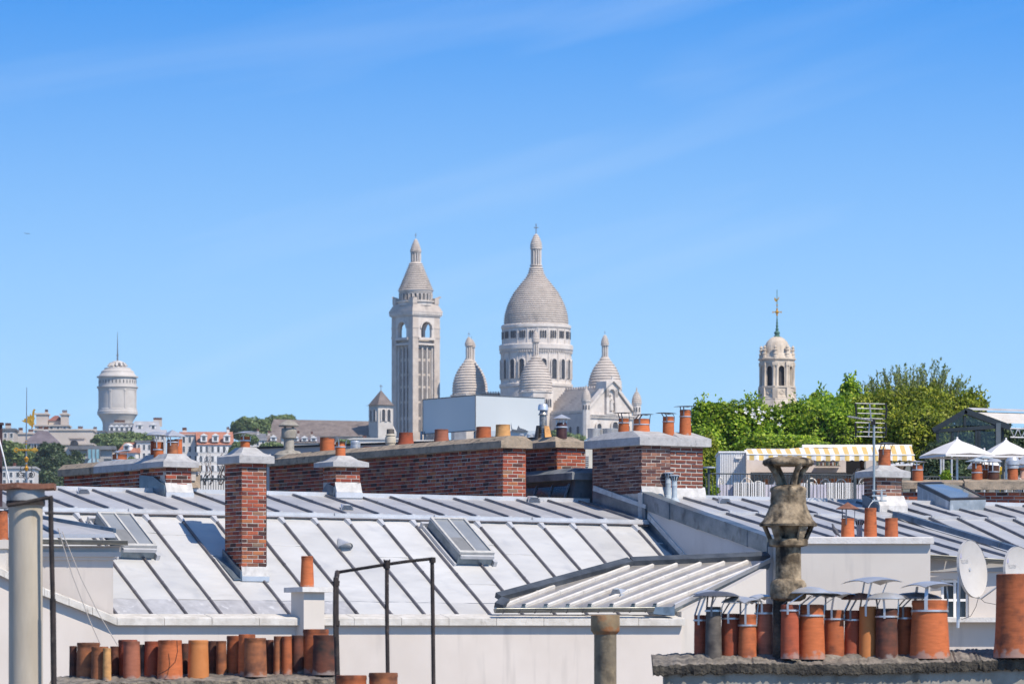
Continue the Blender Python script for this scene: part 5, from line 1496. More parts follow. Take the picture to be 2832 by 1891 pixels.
# ================================================================ foreground left: sooty row of pots
LD = 62.0; k = LD / F
ls_ = thing('sooty_chimney_slab', P(540, 1891, LD), 'lichen-stained cement slab at lower left carrying a crowded row of unhooded clay pots', 'chimney')
sb, st_ = slab(polyline([(135, 1893), (300, 1888), (520, 1882), (760, 1880), (925, 1876)], 8, 2.0, 8), .9, 30, LD - .45, 24, 6)
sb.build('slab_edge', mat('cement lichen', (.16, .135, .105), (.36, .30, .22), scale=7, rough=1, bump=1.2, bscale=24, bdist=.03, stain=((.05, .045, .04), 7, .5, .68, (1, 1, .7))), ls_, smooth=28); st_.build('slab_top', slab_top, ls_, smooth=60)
b = MB(); b.box(P(170, 1905, LD - .2), Vector((740 * k, 0, 0)), Vector((0, .75, 0)), Z * -6.0); b.build('shaft', MATS['old render pale'], ls_)
GL = 'unhooded clay pots in the lower-left row'
rowL = [
    ('black sooty pot at the far left end of the lower-left row', 192, 213, 1785, .45, T_DK),
    ('orange-brown pot, second from the left end of the lower-left row', 213, 276, 1776, .35, T_BN),
    ('low brown pot in front of the orange-brown one near the row\'s left end', 253, 300, 1787, .15, T_BN),
    ('thin pale beige pipe among the brown pots near the row\'s left end', 285, 307, 1791, .02, T_YL),
    ('short black pot right of the thin beige pipe', 305, 328, 1786, .4, T_DK),
    ('dark red pot, tallest in the left third of the lower-left row', 327, 380, 1768, .45, T_RD),
    ('plum red sooty pot overlapping the tall dark red one', 341, 387, 1772, .2, T_PK),
    ('slim grey-brown pot between two dark red pots, left half of the row', 384, 404, 1781, .3, T_GY),
    ('dark red pot left of the widest orange pot with the hanging wire', 400, 438, 1772, .25, T_RD),
    ('wide bright orange pot with a loop of wire hanging down it', 437, 503, 1769, .1, T_BR),
    ('narrow dark pot just right of the wired orange pot', 500, 523, 1778, .4, T_DK),
    ('orange-yellow pot alone in the sun, middle of the lower-left row', 521, 576, 1769, .12, mat('terracotta ochre', None)),
    ('dark brown pot right of the sunny orange-yellow pot', 575, 600, 1771, .4, T_DK),
    ('grey-brown pot, second right of the sunny orange-yellow pot', 598, 626, 1771, .3, T_BN),
    ('tall orange pot, left of a pair standing higher at mid row', 627, 678, 1757, .4, T_OR),
    ('tallest orange-red pot of the pair at mid row', 660, 706, 1753, .2, T_BR),
    ('brown pot in front of the tallest mid-row pot', 676, 736, 1763, .05, T_BN),
    ('narrow black-brown pot between mid row and the right end', 735, 757, 1768, .35, T_DK),
    ('brown pot, left of two alike toward the row\'s right end', 757, 782, 1758, .25, T_BN),
    ('reddish pot, right of two alike toward the row\'s right end', 780, 807, 1758, .2, T_OR),
    ('dark plum pot left of the highest pot at the row\'s right end', 806, 840, 1756, .3, T_DK),
    ('highest orange pot at the right end of the lower-left row', 838, 909, 1739, .35, T_OR),
    ('big sooty brown pot at the very right end of the lower-left row', 866, 929, 1755, .05, T_DK),
]
for lb, x0, x1, yt, dd, m in rowL:
    yb = 1872 - (x0 - 192) * .028 - dd * 8
    pot(lb, x0, x1, yt, yb, LD + dd - .3, m, group=GL, n=26, taper=.03)
# wire on the orange pot
c = P(470, 1800, LD - .75)
b = MB(); b.tube([P(489, 1769, LD - .42), P(491, 1800, LD - .42), P(484, 1830, LD - .42), P(462, 1852, LD - .42), P(438, 1864, LD - .42)], .004, 5)
tag(b.build('wire', blk_m, loc=c), 'thin dark wire looping down the wide orange pot of the lower-left row', 'wire')
pot('lower plain orange pot cut by the bottom edge, left of the dark one', 930, 1014, 1866, 2000, LD - 4.6, T_OR, group='pots cut by the bottom edge', n=28)
pot('dark brown pot cut by the bottom edge, beneath the middle iron pole', 1020, 1100, 1859, 2000, LD - 4.6, T_BN, taper=.06, group='pots cut by the bottom edge', n=28)

# ================================================================ iron pipe frame
ID = 59.0; k = ID / F
fr_ = thing('iron_frame', P(1060, 1891, ID), 'rusty black iron pipe frame of three uprights and a sloping top rail', 'pipe frame')
def ip(name, pts, r): b = MB(); b.tube([P(x, y, ID + d) for x, y, d in pts], r * k, 10); b.build(name, iron_m, fr_, smooth=50)
ip('left_upright', [(933, 1582, .25), (930, 1600, .0), (930, 1740, 0), (934, 1900, 0), (936, 2100, 0)], 7.2)
ip('brace_upright', [(926, 1596, -.1), (925, 1700, -.1), (926, 1760, -.1)], 4.5)
ip('middle_upright', [(1070, 1548, 0), (1070, 1700, 0), (1073, 1900, 0), (1074, 2100, 0)], 5.6)
ip('right_upright', [(1195, 1544, 0), (1197, 1700, 0), (1199, 1900, 0), (1200, 2100, 0)], 5.6)
ip('top_rail', [(933, 1582, .25), (1000, 1571, .1), (1068, 1560, 0), (1130, 1551, 0), (1196, 1544, 0)], 4.6)
b = MB()
for x, y in ((930, 1612), (931, 1722), (1070, 1564), (1196, 1548)): b.lathe(P(x, y, ID), [(5 * k, -8 * k), (9 * k, -7 * k), (9 * k, 7 * k), (5 * k, 8 * k)], 10)
b.tube([P(1064, 1560, ID), P(1062, 1546, ID)], 2 * k, 6); b.tube([P(1076, 1560, ID), P(1078, 1546, ID)], 2 * k, 6); b.tube([P(916, 1610, ID), P(940, 1608, ID)], 2.4 * k, 6)
b.build('clamps', iron_m, fr_, smooth=40)

# ================================================================ cement pipe, lower middle
k = 66 / F; c = P(1674, 1900, 66)
t = thing('cement_pipe', c, 'stained cement flue pipe with a wider socket head, rising at the lower middle', 'flue pipe')
b = MB(); b.lathe(c, [(31 * k, -2.5), (31 * k, 150 * k), (32 * k, 152 * k)], 28); b.build('shaft', mat('flue cement stained', (.20, .17, .125), (.34, .28, .19), scale=4, rough=1, bump=.7, bscale=30, bdist=.008, stain=((.085, .075, .06), 6, .5, .7, (1, 1, .7))), t, smooth=40)
b = MB(); b.lathe(c, [(31 * k, 146 * k), (37 * k, 153 * k), (40 * k, 157 * k), (40 * k, 199 * k), (38 * k, 200 * k), (33 * k, 200 * k), (32 * k, 160 * k), (0, 155 * k)], 28); b.build('socket', mat('flue rusty stained', (.24, .18, .11), (.40, .29, .17), scale=4, rough=1, bump=.6, bscale=30, bdist=.008, stain=((.42, .15, .05), 5, .55, .72, (1, 1, 1))), t, smooth=40)

# ================================================================ fat cement duct at the left edge
k = 52 / F; c = P(71, 1900, 52)
t = thing('cement_duct', c, 'fat pale cement duct with a rusty lid at the left edge', 'duct')
hy = lambda y: (1900 - y) * k
b = MB(); b.lathe(c, [(47 * k, -3.5), (47 * k, hy(1398))], 40); b.build('shaft', duct_m, t, smooth=40)
b = MB(); b.lathe(c, [(47 * k, hy(1402)), (53 * k, hy(1398)), (53 * k, hy(1352)), (40 * k, hy(1350))], 40); b.build('socket', mat('duct socket', (.28, .285, .28), (.40, .40, .39), scale=3, rough=.95, bump=.4, bscale=40, bdist=.004, stain=((.12, .09, .07), 5, .66, .8, (1, 1, 1))), t, smooth=40)
b = MB()
N = 18; vs = []
for z0 in (1353, 1339):
    for i in range(N):
        a = 2 * math.pi * i / N; vs.append(c + Vector((85 * k * max(-.93, min(.98, math.cos(a) * 1.25)), 60 * k * math.sin(a), hy(z0 + 3 * math.sin(i * 2.3)))))
b.add(vs, [(i, (i + 1) % N, N + (i + 1) % N, N + i) for i in range(N)] + [tuple(range(N))[::-1], tuple(range(N, 2 * N))]); b.build('lid', rust_m, t)
b = MB(); ring(b, c + Z * hy(1391), 48 * k, 13 * k, .02, 40); b.build('clamp_ring', iron_m, t, smooth=40)
b = MB(); b.tube([P(20, 1397, 51.75), P(60, 1391, 51.75), P(125, 1377, 51.8), P(146, 1375, 51.8)], 5.5 * k, 8); b.build('bracket_arm', iron_m, t, smooth=40)
b = MB(); b.tube([P(140, 1374, 51.8), P(141, 1450, 51.8), P(146, 1655, 51.8), P(146, 1656, 51.8), P(149, 1900, 51.8), P(151, 2120, 51.8)], [7 * k, 7 * k, 6.5 * k, 8.5 * k, 8 * k, 8 * k], 10)
tag(b.build('black_drainpipe', iron_m, loc=P(149, 1891, 51.8), smooth=50), 'thin black iron downpipe beside the fat cement duct', 'downpipe')
# thin ropes in front of the left wall
b = MB(); b.tube([P(160, 1460, 70), P(200, 1590, 70), P(250, 1720, 70), P(278, 1782, 70)], .006, 5); b.tube([P(172, 1470, 70), P(225, 1600, 70), P(275, 1700, 70), P(325, 1783, 70)], .006, 5)
tag(b.build('guy_ropes', mat('rope beige', (.42, .38, .34), rough=.9), loc=P(250, 1720, 70)), 'pair of thin beige guy ropes slanting across the cream wall at the left', 'ropes')
b = MB(); b.lathe(P(283, 1780, LD - .5), [(9 * k, -.001), (9.6 * k, 0), (9 * k, .001)], 8)
# edge post and white stay at far left
dd = 96.0; k = dd / F
b = MB(); b.box(P(-20, 1400, dd), Vector((25 * k, 0, 0)), Vector((0, .12, 0)), Z * 228 * k); b.box(P(-20, 1174, dd - .05), Vector((28 * k, 0, 0)), Vector((0, .2, 0)), Z * 6 * k)
tag(b.build('dark_post', mat('post purple brown', (.05, .03, .035), (.08, .05, .055), scale=6, rough=.8), loc=P(0, 1400, dd)), 'dark brown post cut by the left edge, above the fat duct', 'post')
b = MB(); b.tube([P(-4, 1208, dd - .1), P(10, 1262, dd - .1), P(40, 1400, dd + .1)], 2.1 * k, 8)
tag(b.build('white_stay', white_m, loc=P(40, 1400, dd)), 'thin white stay pole slanting beside the dark post at the left edge', 'pole')

# ================================================================ chimney with aerial, right-hand wall, skylight
DA = RN.hit(2425, 1412).y
wR, wL = widths(2425, 2495, 2394, 1412, DA); ca = P(2425, 1415, DA)
st6 = stack('brick_chimney', 'small brick chimney with flat grey cap, the TV aerial strapped to it', ca, wR, wL, (1415 - 1319) * DA / F, mR=brick2_m, capo=.13, capt=.115, caph=.12, captop=.4,
      skipR=lambda x, z: z < .30, skipL=lambda x, z: z < .26)
b = MB(); b.prism([ca + Z * .32 - U * .02, ca - V * .13 + Z * .12 - U * .02, ca - V * .13 - U * .02, ca - U * .02], U * (wR + .08)); b.build('fillet', lead_m, st6)
b = MB(); b.prism([ca - V * .13 - Z * .02 - U * .02, ca - V * .13 + Z * .12 - U * .02, ca + Z * .30 - U * .02 + V * wL * .5, ca + Z * .34 - U * .02 + V * wL, ca + V * wL - U * .02], -U * .03); b.build('side_flashing', zinc_blue, st6)
pot('orange pot on the aerial chimney, under a round thin plate', 2430, 2462, 1242, 1292, DA + .4, T_OR, taper=.06, rim=.16, cap=('flat', 30, 5, 14, steeld_m, 6), group=GP)
kA = DA / F; AD = DA - .25
ant = thing('tv_aerial', P(2417, 1388, AD), 'grey TV aerial with two grid reflectors on a tall mast before the hedge', 'aerial')
b = MB(); b.tube([P(2417, 1388, AD), P(2417, 1160, AD)], 3.4 * kA, 10); b.build('mast', mat('aerial mast', (.26, .32, .35), (.34, .39, .41), scale=5, rough=.5, metal=.3), ant, smooth=50)
b = MB()
for y in (1372, 1386): b.box(P(2412, y, AD - .06), Vector((40 * kA, 0, 0)), Vector((0, .05, 0)), Z * 4 * kA)
b.box(P(2436, 1384, AD - .08), Vector((5 * kA, 0, 0)), Vector((0, .08, 0)), Z * 26 * kA); b.box(P(2412, 1357, AD - .06), Vector((38 * kA, 0, 0)), Vector((0, .04, 0)), Z * 3 * kA)
b.build('wall_bracket', pvc_m, ant)
am = mat('aerial aluminium', (.30, .31, .31), (.42, .42, .42), scale=9, rough=.45, metal=.6)
for (ya, yb_, xl, xr) in ((1115, 1156, 2366, 2450), (1168, 1206, 2365, 2449)):
    b = MB(); n = 4 if ya < 1150 else 4
    for i in range(n): y = lerp(ya, yb_, i / (n - 1)); b.tube([P(xl + (6 if i in (1, 2) else 0), y, AD - .02), P(xr - 2, y + 2, AD + .02)], 1.5 * kA, 6)
    b.tube([P(2405, ya, AD), P(2409 if ya < 1150 else 2402, yb_ + 2, AD)], 2.2 * kA, 6)
    b.build('grid_reflector', am, ant)
    for x in (xl, xr):
        b = MB(); b.tube([P(x, ya, AD - .03), P(x + 2, lerp(ya, yb_, .5), AD - .03), P(x - (0 if x > 2400 else -2), yb_, AD - .03)], 2.6 * kA, 6); b.build('side_bar', blk_m, ant)
b = MB(); b.tube([P(2345, 1151, AD - .5), P(2420, 1164, AD)], 2.4 * kA, 6)
for i in range(7): x = 2352 + i * 9; y = 1152 + i * 1.6; b.tube([P(x, y - 2, AD - .46 + i * .06 - .1), P(x + 5, y + 2, AD - .46 + i * .06 + .1)], 1.1 * kA, 5)
b.build('boom', am, ant)
b = MB(); b.box(P(2409, 1174, AD - .06), Vector((12 * kA, 0, 0)), Vector((0, .09, 0)), Z * 15 * kA); b.build('junction_box', blk_m, ant)
b = MB(); b.tube([P(2420, 1380, AD - .05), P(2408, 1392, AD - .06), P(2402, 1402, AD - .05), P(2398, 1418, AD - .05)], .008, 5); b.build('cable', white_m, ant)

# wall of flues at the right
DR = 113.5; k = DR / F
bb = P(2496, 1400, DR)
rwall = thing('flue_wall', bb, 'low brick flue wall at the right with rough brown coping', 'chimney')
b = MB(); b.box(bb - Z * 1.0, Vector((400 * k, 0, 0)), Vector((0, .5, 0)), Z * (1.0 + 40 * k)); b.build('mortar_core', mortar_m, rwall)
brick_face(rwall, bb, Vector((1, 0, 0)), Vector((0, -1, 0)), 400 * k, 40 * k, .072, .22, .011, 'stretcher', brick_m)
for x0, x1, yt, dy in ((2486, 2668, 1333, 18), (2668, 2900, 1331, 22)):
    b = MB(); n = 10; lo = [P(lerp(x0, x1, i / n), yt + dy, DR - (.10 if x0 < 2600 else .16)) for i in range(n + 1)]
    rg = random.Random(x0)
    for i in range(n):
        z0, z1 = Z * (dy * k + rg.uniform(-.008, .008)), Z * (dy * k)
        b.quad(lo[i], lo[i + 1], lo[i + 1] + Z * dy * k, lo[i] + Z * dy * k)
        b.quad(lo[i] + Z * dy * k, lo[i + 1] + Z * dy * k, lo[i + 1] + Z * (dy * k + .06) + Vector((0, .35, 0)), lo[i] + Z * (dy * k + .06) + Vector((0, .35, 0)))
        b.quad(lo[i] + Z * (dy * k + .06) + Vector((0, .35, 0)), lo[i + 1] + Z * (dy * k + .06) + Vector((0, .35, 0)), lo[i + 1] + Z * dy * k + Vector((0, .7, 0)), lo[i] + Z * dy * k + Vector((0, .7, 0)))
        b.quad(lo[i + 1], lo[i], lo[i] + Vector((0, .2, 0)), lo[i + 1] + Vector((0, .2, 0)))
    b.poly([lo[0], lo[0] + Z * dy * k, lo[0] + Z * dy * k + Vector((0, .7, 0)), lo[0] + Vector((0, .7, 0))])
    b.build('coping_slab', cemb_m, rwall)
GR = 'pots on the right-hand flue wall'
pd = DR + .2
pot('orange pot on the right flue wall, leftmost, under a flat grey sheet', 2524, 2552, 1285, 1332, pd, T_OR, taper=.08, band=.3, cap=('flat', 27, 4, 7, steel_m, 2), group=GR)
pot('sooty orange pot on the right flue wall under a hat on splayed legs', 2688, 2716, 1280, 1328, pd, T_OR, taper=.06, band=.55, cap=('pyramid', 29, 9, 5, pvc_m, -1), group=GR)
pot('slim orange pot tucked behind the splayed-leg hat, taller pale hat above', 2717, 2732, 1284, 1330, pd + .2, T_BR, taper=.04, band=.3, cap=('pyramid', 24, 6, 18, pvc_m, -4), group=GR)
pot('dark sooty pot with a low domed hat, middle of the right flue wall', 2734, 2763, 1287, 1330, pd, T_DK, taper=.06, band=.4, cap=('dome', 23, 9, 11, steel_m, 0), group=GR)
c = P(2801, 1331, pd); k = pd / F
t = thing('capped_pot', c, 'orange pot with a turbine-like white metal cowl, rightmost on the right flue wall', 'chimney pot', GR)
b = MB(); b.lathe(c, [(15 * k, -.03), (14.5 * k, 15 * k), (14 * k, 36 * k), (12 * k, 36 * k)], 22); b.build('pot_body', T_OR, t, smooth=40)
b = MB(); b.lathe(c, [(12 * k, 34 * k), (16 * k, 36 * k), (16.5 * k, 42 * k), (14 * k, 45 * k), (18.5 * k, 46 * k), (19 * k, 58 * k), (17 * k, 61 * k), (14 * k, 66 * k), (.01, 67 * k)], 22); b.build('metal_cowl', steel_m, t, smooth=35)

# roof-access skylight on the right slope
k = RN.hit(2630, 1411).y / F
q = [RN.hit(2531, 1386), RN.hit(2626, 1411), RN.hit(2722, 1410)]
up_ = [P(2537, 1338, q[0].y + .5), P(2628, 1383, q[1].y), P(2727, 1381, q[2].y), P(2640, 1336, q[0].y + 1.4)]
t = thing('roof_skylight', q[1], 'box skylight with black-framed tilted glass on the right-hand zinc slope', 'skylight')
dn = Z * -.75
b = MB(); b.quad(up_[0] + Z * -.5, up_[0], up_[1], q[1] - Z * .1); b.quad(q[1] - Z * .1, up_[1], up_[2], q[2] - Z * .1); b.quad(q[2] - Z * .1, up_[2], up_[3], up_[3] + dn); b.quad(up_[3] + dn, up_[3], up_[0], up_[0] + dn)
b.build('curb', mat('zinc curb', (.27, .31, .34), (.40, .44, .47), scale=3, rough=.5, metal=.35, stain=((.62, .64, .66), 5, .55, .75, (1, 1, .5))), t)
nn = (up_[1] - up_[0]).cross(up_[2] - up_[1]).normalized(); nn = nn if nn.z > 0 else -nn
cen = sum(up_, Vector()) / 4
b = MB(); ins = [lerp(p, cen, .13) + nn * .035 for p in up_]; outp = [p + nn * .04 for p in up_]
for i in range(4): j = (i + 1) % 4; b.quad(outp[i], outp[j], ins[j], ins[i]); b.quad(up_[i] - nn * .03, up_[j] - nn * .03, outp[j], outp[i])
b.build('frame', mat('black skylight frame', (.025, .025, .03), (.05, .05, .055), scale=4, rough=.4), t)
b = MB(); b.poly([p - nn * .012 for p in ins]); b.build('pane', mat('skylight blue glass', (.16, .20, .225), (.22, .26, .28), scale=1.5, rough=.1, spec=.7), t)

# ================================================================ rooftop terrace
TD = 175.0; k = TD / F
def tp(px, py, d=0.0): return P(px, py, TD + d)
tz = P(0, 1418, TD).z
ter = thing('terrace_building', P(2300, 1500, TD + 5), 'building carrying the planted rooftop terrace at the right', 'building')
b = MB(); a = tp(1900, 1418, -4); b.box(Vector((a.x, a.y, 0)), Vector((1100 * k, 0, 0)), Vector((0, 24, 0)), Z * tz); b.build('body', gwall_m, ter)
b = MB(); b.box(Vector((a.x, a.y - .02, tz)), Vector((1100 * k, 0, 0)), Vector((0, 23, 0)), Z * .05); b.build('terrace_floor', mat('terrace deck', (.28, .25, .22), (.36, .32, .28), scale=2, rough=.9), ter)
# railing
rail = thing('terrace_railing', Vector((tp(2170, 0).x, TD - 3.6, tz)), 'dark metal railing with thin balusters along the terrace edge', 'railing')
rD = -3.6
x = 1952
b = MB(); b.tube([tp(1950, 1309, rD), tp(2160, 1311, rD), tp(2402, 1314, rD)], 2.0 * k, 6); b.build('top_rail', mat('rail paint', (.05, .065, .075), (.08, .095, .105), scale=5, rough=.5), rail)
rp = MATS['rail paint']
def one(name, p0, p1, r, m, par): b = MB(); b.tube([p0, p1], r, 6); return b.build(name, m, par)
bal = None
while x < 2400:
    p = tp(x, 1312, rD)
    if bal is None:
        b = MB(); b.tube([Vector((p.x, p.y, tz + .02)), p], 1.0 * k, 5); bal = b.build('baluster', rp, rail); x0_ = p.x
    else:
        o = bal.copy(); COL.objects.link(o); o.location = bal.location + Vector((p.x - x0_, 0, 0)); WL[o.name] = WL[bal.name]
    x += 9.6
for x, w in ((1960, 4), (2237, 3), (2364, 5)): one('post', Vector((tp(x, 0, rD).x, TD + rD, tz)), tp(x, 1296 if x < 2000 else 1311, rD), w * .9 * k, rp, rail)
b = MB(); b.lathe(tp(1961, 1295, rD), [(0, 0), (17 * k, .01), (17 * k, .05), (0, .06)], 16); b.build('post_plate', pvc_m, rail)
rail2 = thing('terrace_railing', Vector((tp(2600, 0).x, TD + 2, tz + .3)), 'short dark railing piece at the foot of the big parasol', 'railing')
b = MB(); b.tube([tp(2550, 1318, 1), tp(2690, 1319, 1)], 2.2 * k, 6); b.build('top_rail', rp, rail2)
for i in range(16): one('baluster', tp(2556 + i * 8.4, 1372, 1), tp(2556 + i * 8.4, 1319, 1), 1.1 * k, rp, rail2)
# white ribbed cabin
cab = thing('white_cabin', Vector((tp(2030, 0).x, TD + 2, tz)), 'white ribbed cabin wall at the left of the awning, small plaque on it', 'cabin')
b = MB(); a = tp(1990, 1252, 1); a0 = Vector((a.x, a.y, tz)); b.box(a0, Vector((74 * k, 0, 0)), Vector((0, 3, 0)), Z * (a.z - tz)); b.build('cabin_body', white_m, cab)
rb0 = None
for i in range(15):
    b = MB(); b.box(a0 + Vector(((2 + i * 4.8) * k, -.035, 0)), Vector((2.6 * k, 0, 0)), Vector((0, .034, 0)), Z * (a.z - tz)); b.build('rib', white_m, cab)
b = MB(); b.box(a0 + Vector((-.03, -.06, a.z - tz)), Vector((76 * k, 0, 0)), Vector((0, 3.1, 0)), Z * .05); b.build('cabin_roof', white_m, cab)
b = MB(); b.box(tp(2034, 1268, .9), Vector((15 * k, 0, 0)), Vector((0, .04, 0)), Z * 7 * k); b.build('plaque', white_m, cab)
# bar back wall with shelf and doorway
bar = thing('bar_wall', Vector((tp(2200, 0).x, TD + 4, tz)), 'pale slatted back wall of the terrace bar, under the striped awning', 'bar')
a = tp(2064, 1240, 4); a0 = Vector((a.x, a.y, tz)); hb_ = a.z - tz
b = MB(); b.box(a0, Vector((282 * k, 0, 0)), Vector((0, .2, 0)), Z * hb_); b.box(a0 + Vector((338 * k, 0, 0)), Vector((30 * k, 0, 0)), Vector((0, .2, 0)), Z * hb_); b.build('back_wall', mat('bar wall pink white', (.58, .51, .47), (.66, .59, .55), scale=3, rough=.8), bar)
b = MB(); b.box(a0 + Vector((282 * k, .8, 0)), Vector((56 * k, 0, 0)), Vector((0, .1, 0)), Z * hb_); b.build('doorway_dark', blk_m, bar)
b = MB(); b.box(a0 + Vector((.1, -.9, 0)), Vector((270 * k, 0, 0)), Vector((0, .5, 0)), Z * (P(0, 1309, TD + 4).z - tz)); b.build('counter', mat('bar counter', (.42, .38, .34), (.5, .46, .42), scale=3, rough=.7), bar)
b = MB(); b.box(tp(2256, 1288, 3.8), Vector((70 * k, 0, 0)), Vector((0, .16, 0)), Z * 1.6 * k); b.box(tp(2256, 1271, 3.9), Vector((70 * k, 0, 0)), Vector((0, .1, 0)), Z * 17 * k); b.build('shelf', mat('shelf brown', (.14, .11, .09), (.2, .16, .13), scale=4, rough=.8), bar)
ORD = 'first second third fourth fifth sixth seventh eighth ninth tenth eleventh twelfth'.split()
bc = [(.05, .09, .05), (.3, .28, .2), (.12, .05, .03), (.45, .45, .4), (.3, .16, .05)]
for i in range(12):
    cc_ = tp(2260 + i * 5.4, 1286.5, 3.78); h = random.uniform(8, 13) * k; r = random.uniform(1.6, 2.1) * k
    b = MB(); b.lathe(cc_, [(r, 0), (r, h * .6), (r * .4, h * .75), (r * .4, h), (0, h)], 8)
    tag(b.build('bottle', mat('bottle %d' % (i % 5), bc[i % 5], rough=.2), loc=cc_, smooth=40), ('green', 'cream', 'brown', 'grey', 'amber')[i % 5] + ' bottle, ' + ORD[i] + ' from the left on the terrace bar shelf', 'bottle', 'bottles on the bar shelf')
# awning with printed stripes
aw = thing('striped_awning', tp(2300, 1260, 0), 'yellow and white striped awning with scalloped valance over the terrace bar', 'awning')
sm = bpy.data.materials.new('awning stripes'); sm.use_nodes = True
n_, l_ = sm.node_tree.nodes, sm.node_tree.links
bs_ = n_['Principled BSDF']; bs_.inputs['Roughness'].default_value = .9
tcn = n_.new('ShaderNodeTexCoord'); sx = n_.new('ShaderNodeSeparateXYZ'); l_.new(tcn.outputs['UV'], sx.inputs[0])
mm = n_.new('ShaderNodeMath'); mm.operation = 'FRACT'; l_.new(sx.outputs['X'], mm.inputs[0])
gt_ = n_.new('ShaderNodeMath'); gt_.operation = 'GREATER_THAN'; gt_.inputs[1].default_value = .5; l_.new(mm.outputs[0], gt_.inputs[0])
mx_ = n_.new('ShaderNodeMix'); mx_.data_type = 'RGBA'; mx_.inputs[6].default_value = (.80, .77, .71, 1); mx_.inputs[7].default_value = (.72, .50, .17, 1)
l_.new(gt_.outputs[0], mx_.inputs[0]); l_.new(mx_.outputs[2], bs_.inputs['Base Color'])
def striped(name, rows, xs):
    """Grid of points; stripes follow the columns (26 px per pair)."""
    b = MB(); nx = len(xs); vs = [p for r in rows for p in r]
    b.add(vs, [(i * nx + j, i * nx + j + 1, (i + 1) * nx + j + 1, (i + 1) * nx + j) for i in range(len(rows) - 1) for j in range(nx - 1)])
    o = b.build(name, sm, aw, smooth=60)
    uv = o.data.uv_layers.new(name='UVMap')
    for pl_ in o.data.polygons:
        for li in pl_.loop_indices:
            j = o.data.loops[li].vertex_index % nx; uv.data[li].uv = (xs[j] / 26.4, 0)
    return o
xs = [2066 + i * 6.6 for i in range(71)]
rg = random.Random(2)
sag = lambda x: 3.0 * math.sin((x - 2066) / 470 * math.pi) if x < 2300 else 3.0 * math.sin((x - 2066) / 470 * math.pi) * .6
yt_ = lambda x: 1243 - (x - 2066) * .028 + (1.6 * math.sin(x * .05))
yf_ = lambda x: 1255 + (x - 2066) * .004 + sag(x) * .4
striped('canvas', [[tp(x, yf_(x), -1.2) for x in xs], [tp(x - 4, lerp(yf_(x), yt_(x), .5) + 1, .8) for x in xs], [tp(x - 8, yt_(x), 2.8) for x in xs]], xs)
striped('valance', [[tp(x, yf_(x) + 17 + (3.5 if (j // 4) % 2 else 0) * 0 - (2.4 if j % 4 == 0 else 0), -1.22 + .04 * math.sin(j)) for j, x in enumerate(xs)], [tp(x, yf_(x) + 1.5, -1.2) for x in xs]], xs)
b = MB(); b.tube([tp(2064, 1256, -1.2), tp(2300, 1258, -1.2), tp(2530, 1257.5, -1.2)], 1.8 * k, 8); b.build('front_bar', white_m, aw)
b = MB(); b.box(tp(2219, 1237, 2.6), Vector((308 * k, 0, 0)), Vector((0, .3, 0)), Z * 8 * k); b.build('cassette', white_m, aw)
# slatted planters
for i, (x0, x1, yt) in enumerate(((2028, 2117, 1333), (2204, 2247, 1335), (2281, 2363, 1334))):
    pl_ = thing('slatted_planter', Vector((tp((x0 + x1) / 2, 0, -2.6).x, TD - 2.6, tz)), ('white slatted planter box at the left end of the terrace railing', 'narrow white slatted planter box right behind the cement cowl', 'white slatted planter box at the railing, left of the aerial chimney')[i], 'planter', 'white slatted planters')
    p0 = tp(x0, yt, -2.6); h = p0.z - tz; w = (x1 - x0) * k
    b = MB(); b.box(Vector((p0.x + .02, p0.y + .03, tz + .05)), Vector((w - .04, 0, 0)), Vector((0, .45, 0)), Z * (h - .08)); b.build('inner_box', mat('planter dark', (.06, .05, .045), rough=.9), pl_)
    n = int(w / .062)
    for q in range(n):
        b = MB(); b.box(Vector((p0.x + q * w / n, p0.y, tz + .05)), Vector((w / n * .68, 0, 0)), Vector((0, .025, 0)), Z * (h - .05)); b.build('slat', white_m, pl_)
# bistro chairs
wick = mat('white rattan', (.70, .66, .58), (.78, .74, .67), scale=20, rough=.8)
def chair(px, D, rot, label, src=None):
    c = Vector((tp(px, 0, D).x, TD + D, tz))
    if src: 
        o = dup(src, c, label, 'bistro chairs on the terrace'); o.rotation_euler = (0, 0, rot); o.scale = (1, 1, 1.12); return o
    t = thing('bistro_chair', c, label, 'chair', 'bistro chairs on the terrace')
    b = MB(); b.lathe(c + Z * .44, [(0, 0), (.21, 0), (.22, .02), (.21, .04), (0, .04)], 16); b.build('seat', wick, t, smooth=40)
    b = MB(); pts = [c + Vector((.22 * math.cos(a), .18, .46 + .44 * math.sin(a) ** .7)) for a in [math.pi * i / 12 for i in range(13)]]
    b.tube(pts, .018, 6)
    pts = [c + Vector((.13 * math.cos(a), .18, .46 + .33 * math.sin(a) ** .7)) for a in [math.pi * i / 10 for i in range(11)]]
    b.tube(pts, .012, 5); b.build('backrest', wick, t, smooth=50)
    b = MB(); n = 7
    for i in range(n): x = lerp(-.12, .12, i / (n - 1)); b.box(c + Vector((x - .008, .175, .47)), Vector((.016, 0, 0)), Vector((0, .01, 0)), Z * .30)
    b.build('back_weave', wick, t)
    for sx_ in (-1, 1):
        for sy_ in (-1, 1):
            b = MB(); b.tube([c + Vector((sx_ * .15, sy_ * .14, .45)), c + Vector((sx_ * .2, sy_ * .19, 0))], .014, 6); b.build('leg', wick, t)
    return t
c0_ = chair(2098, -1.6, .3, 'white rattan bistro chair right behind the left slatted planter')
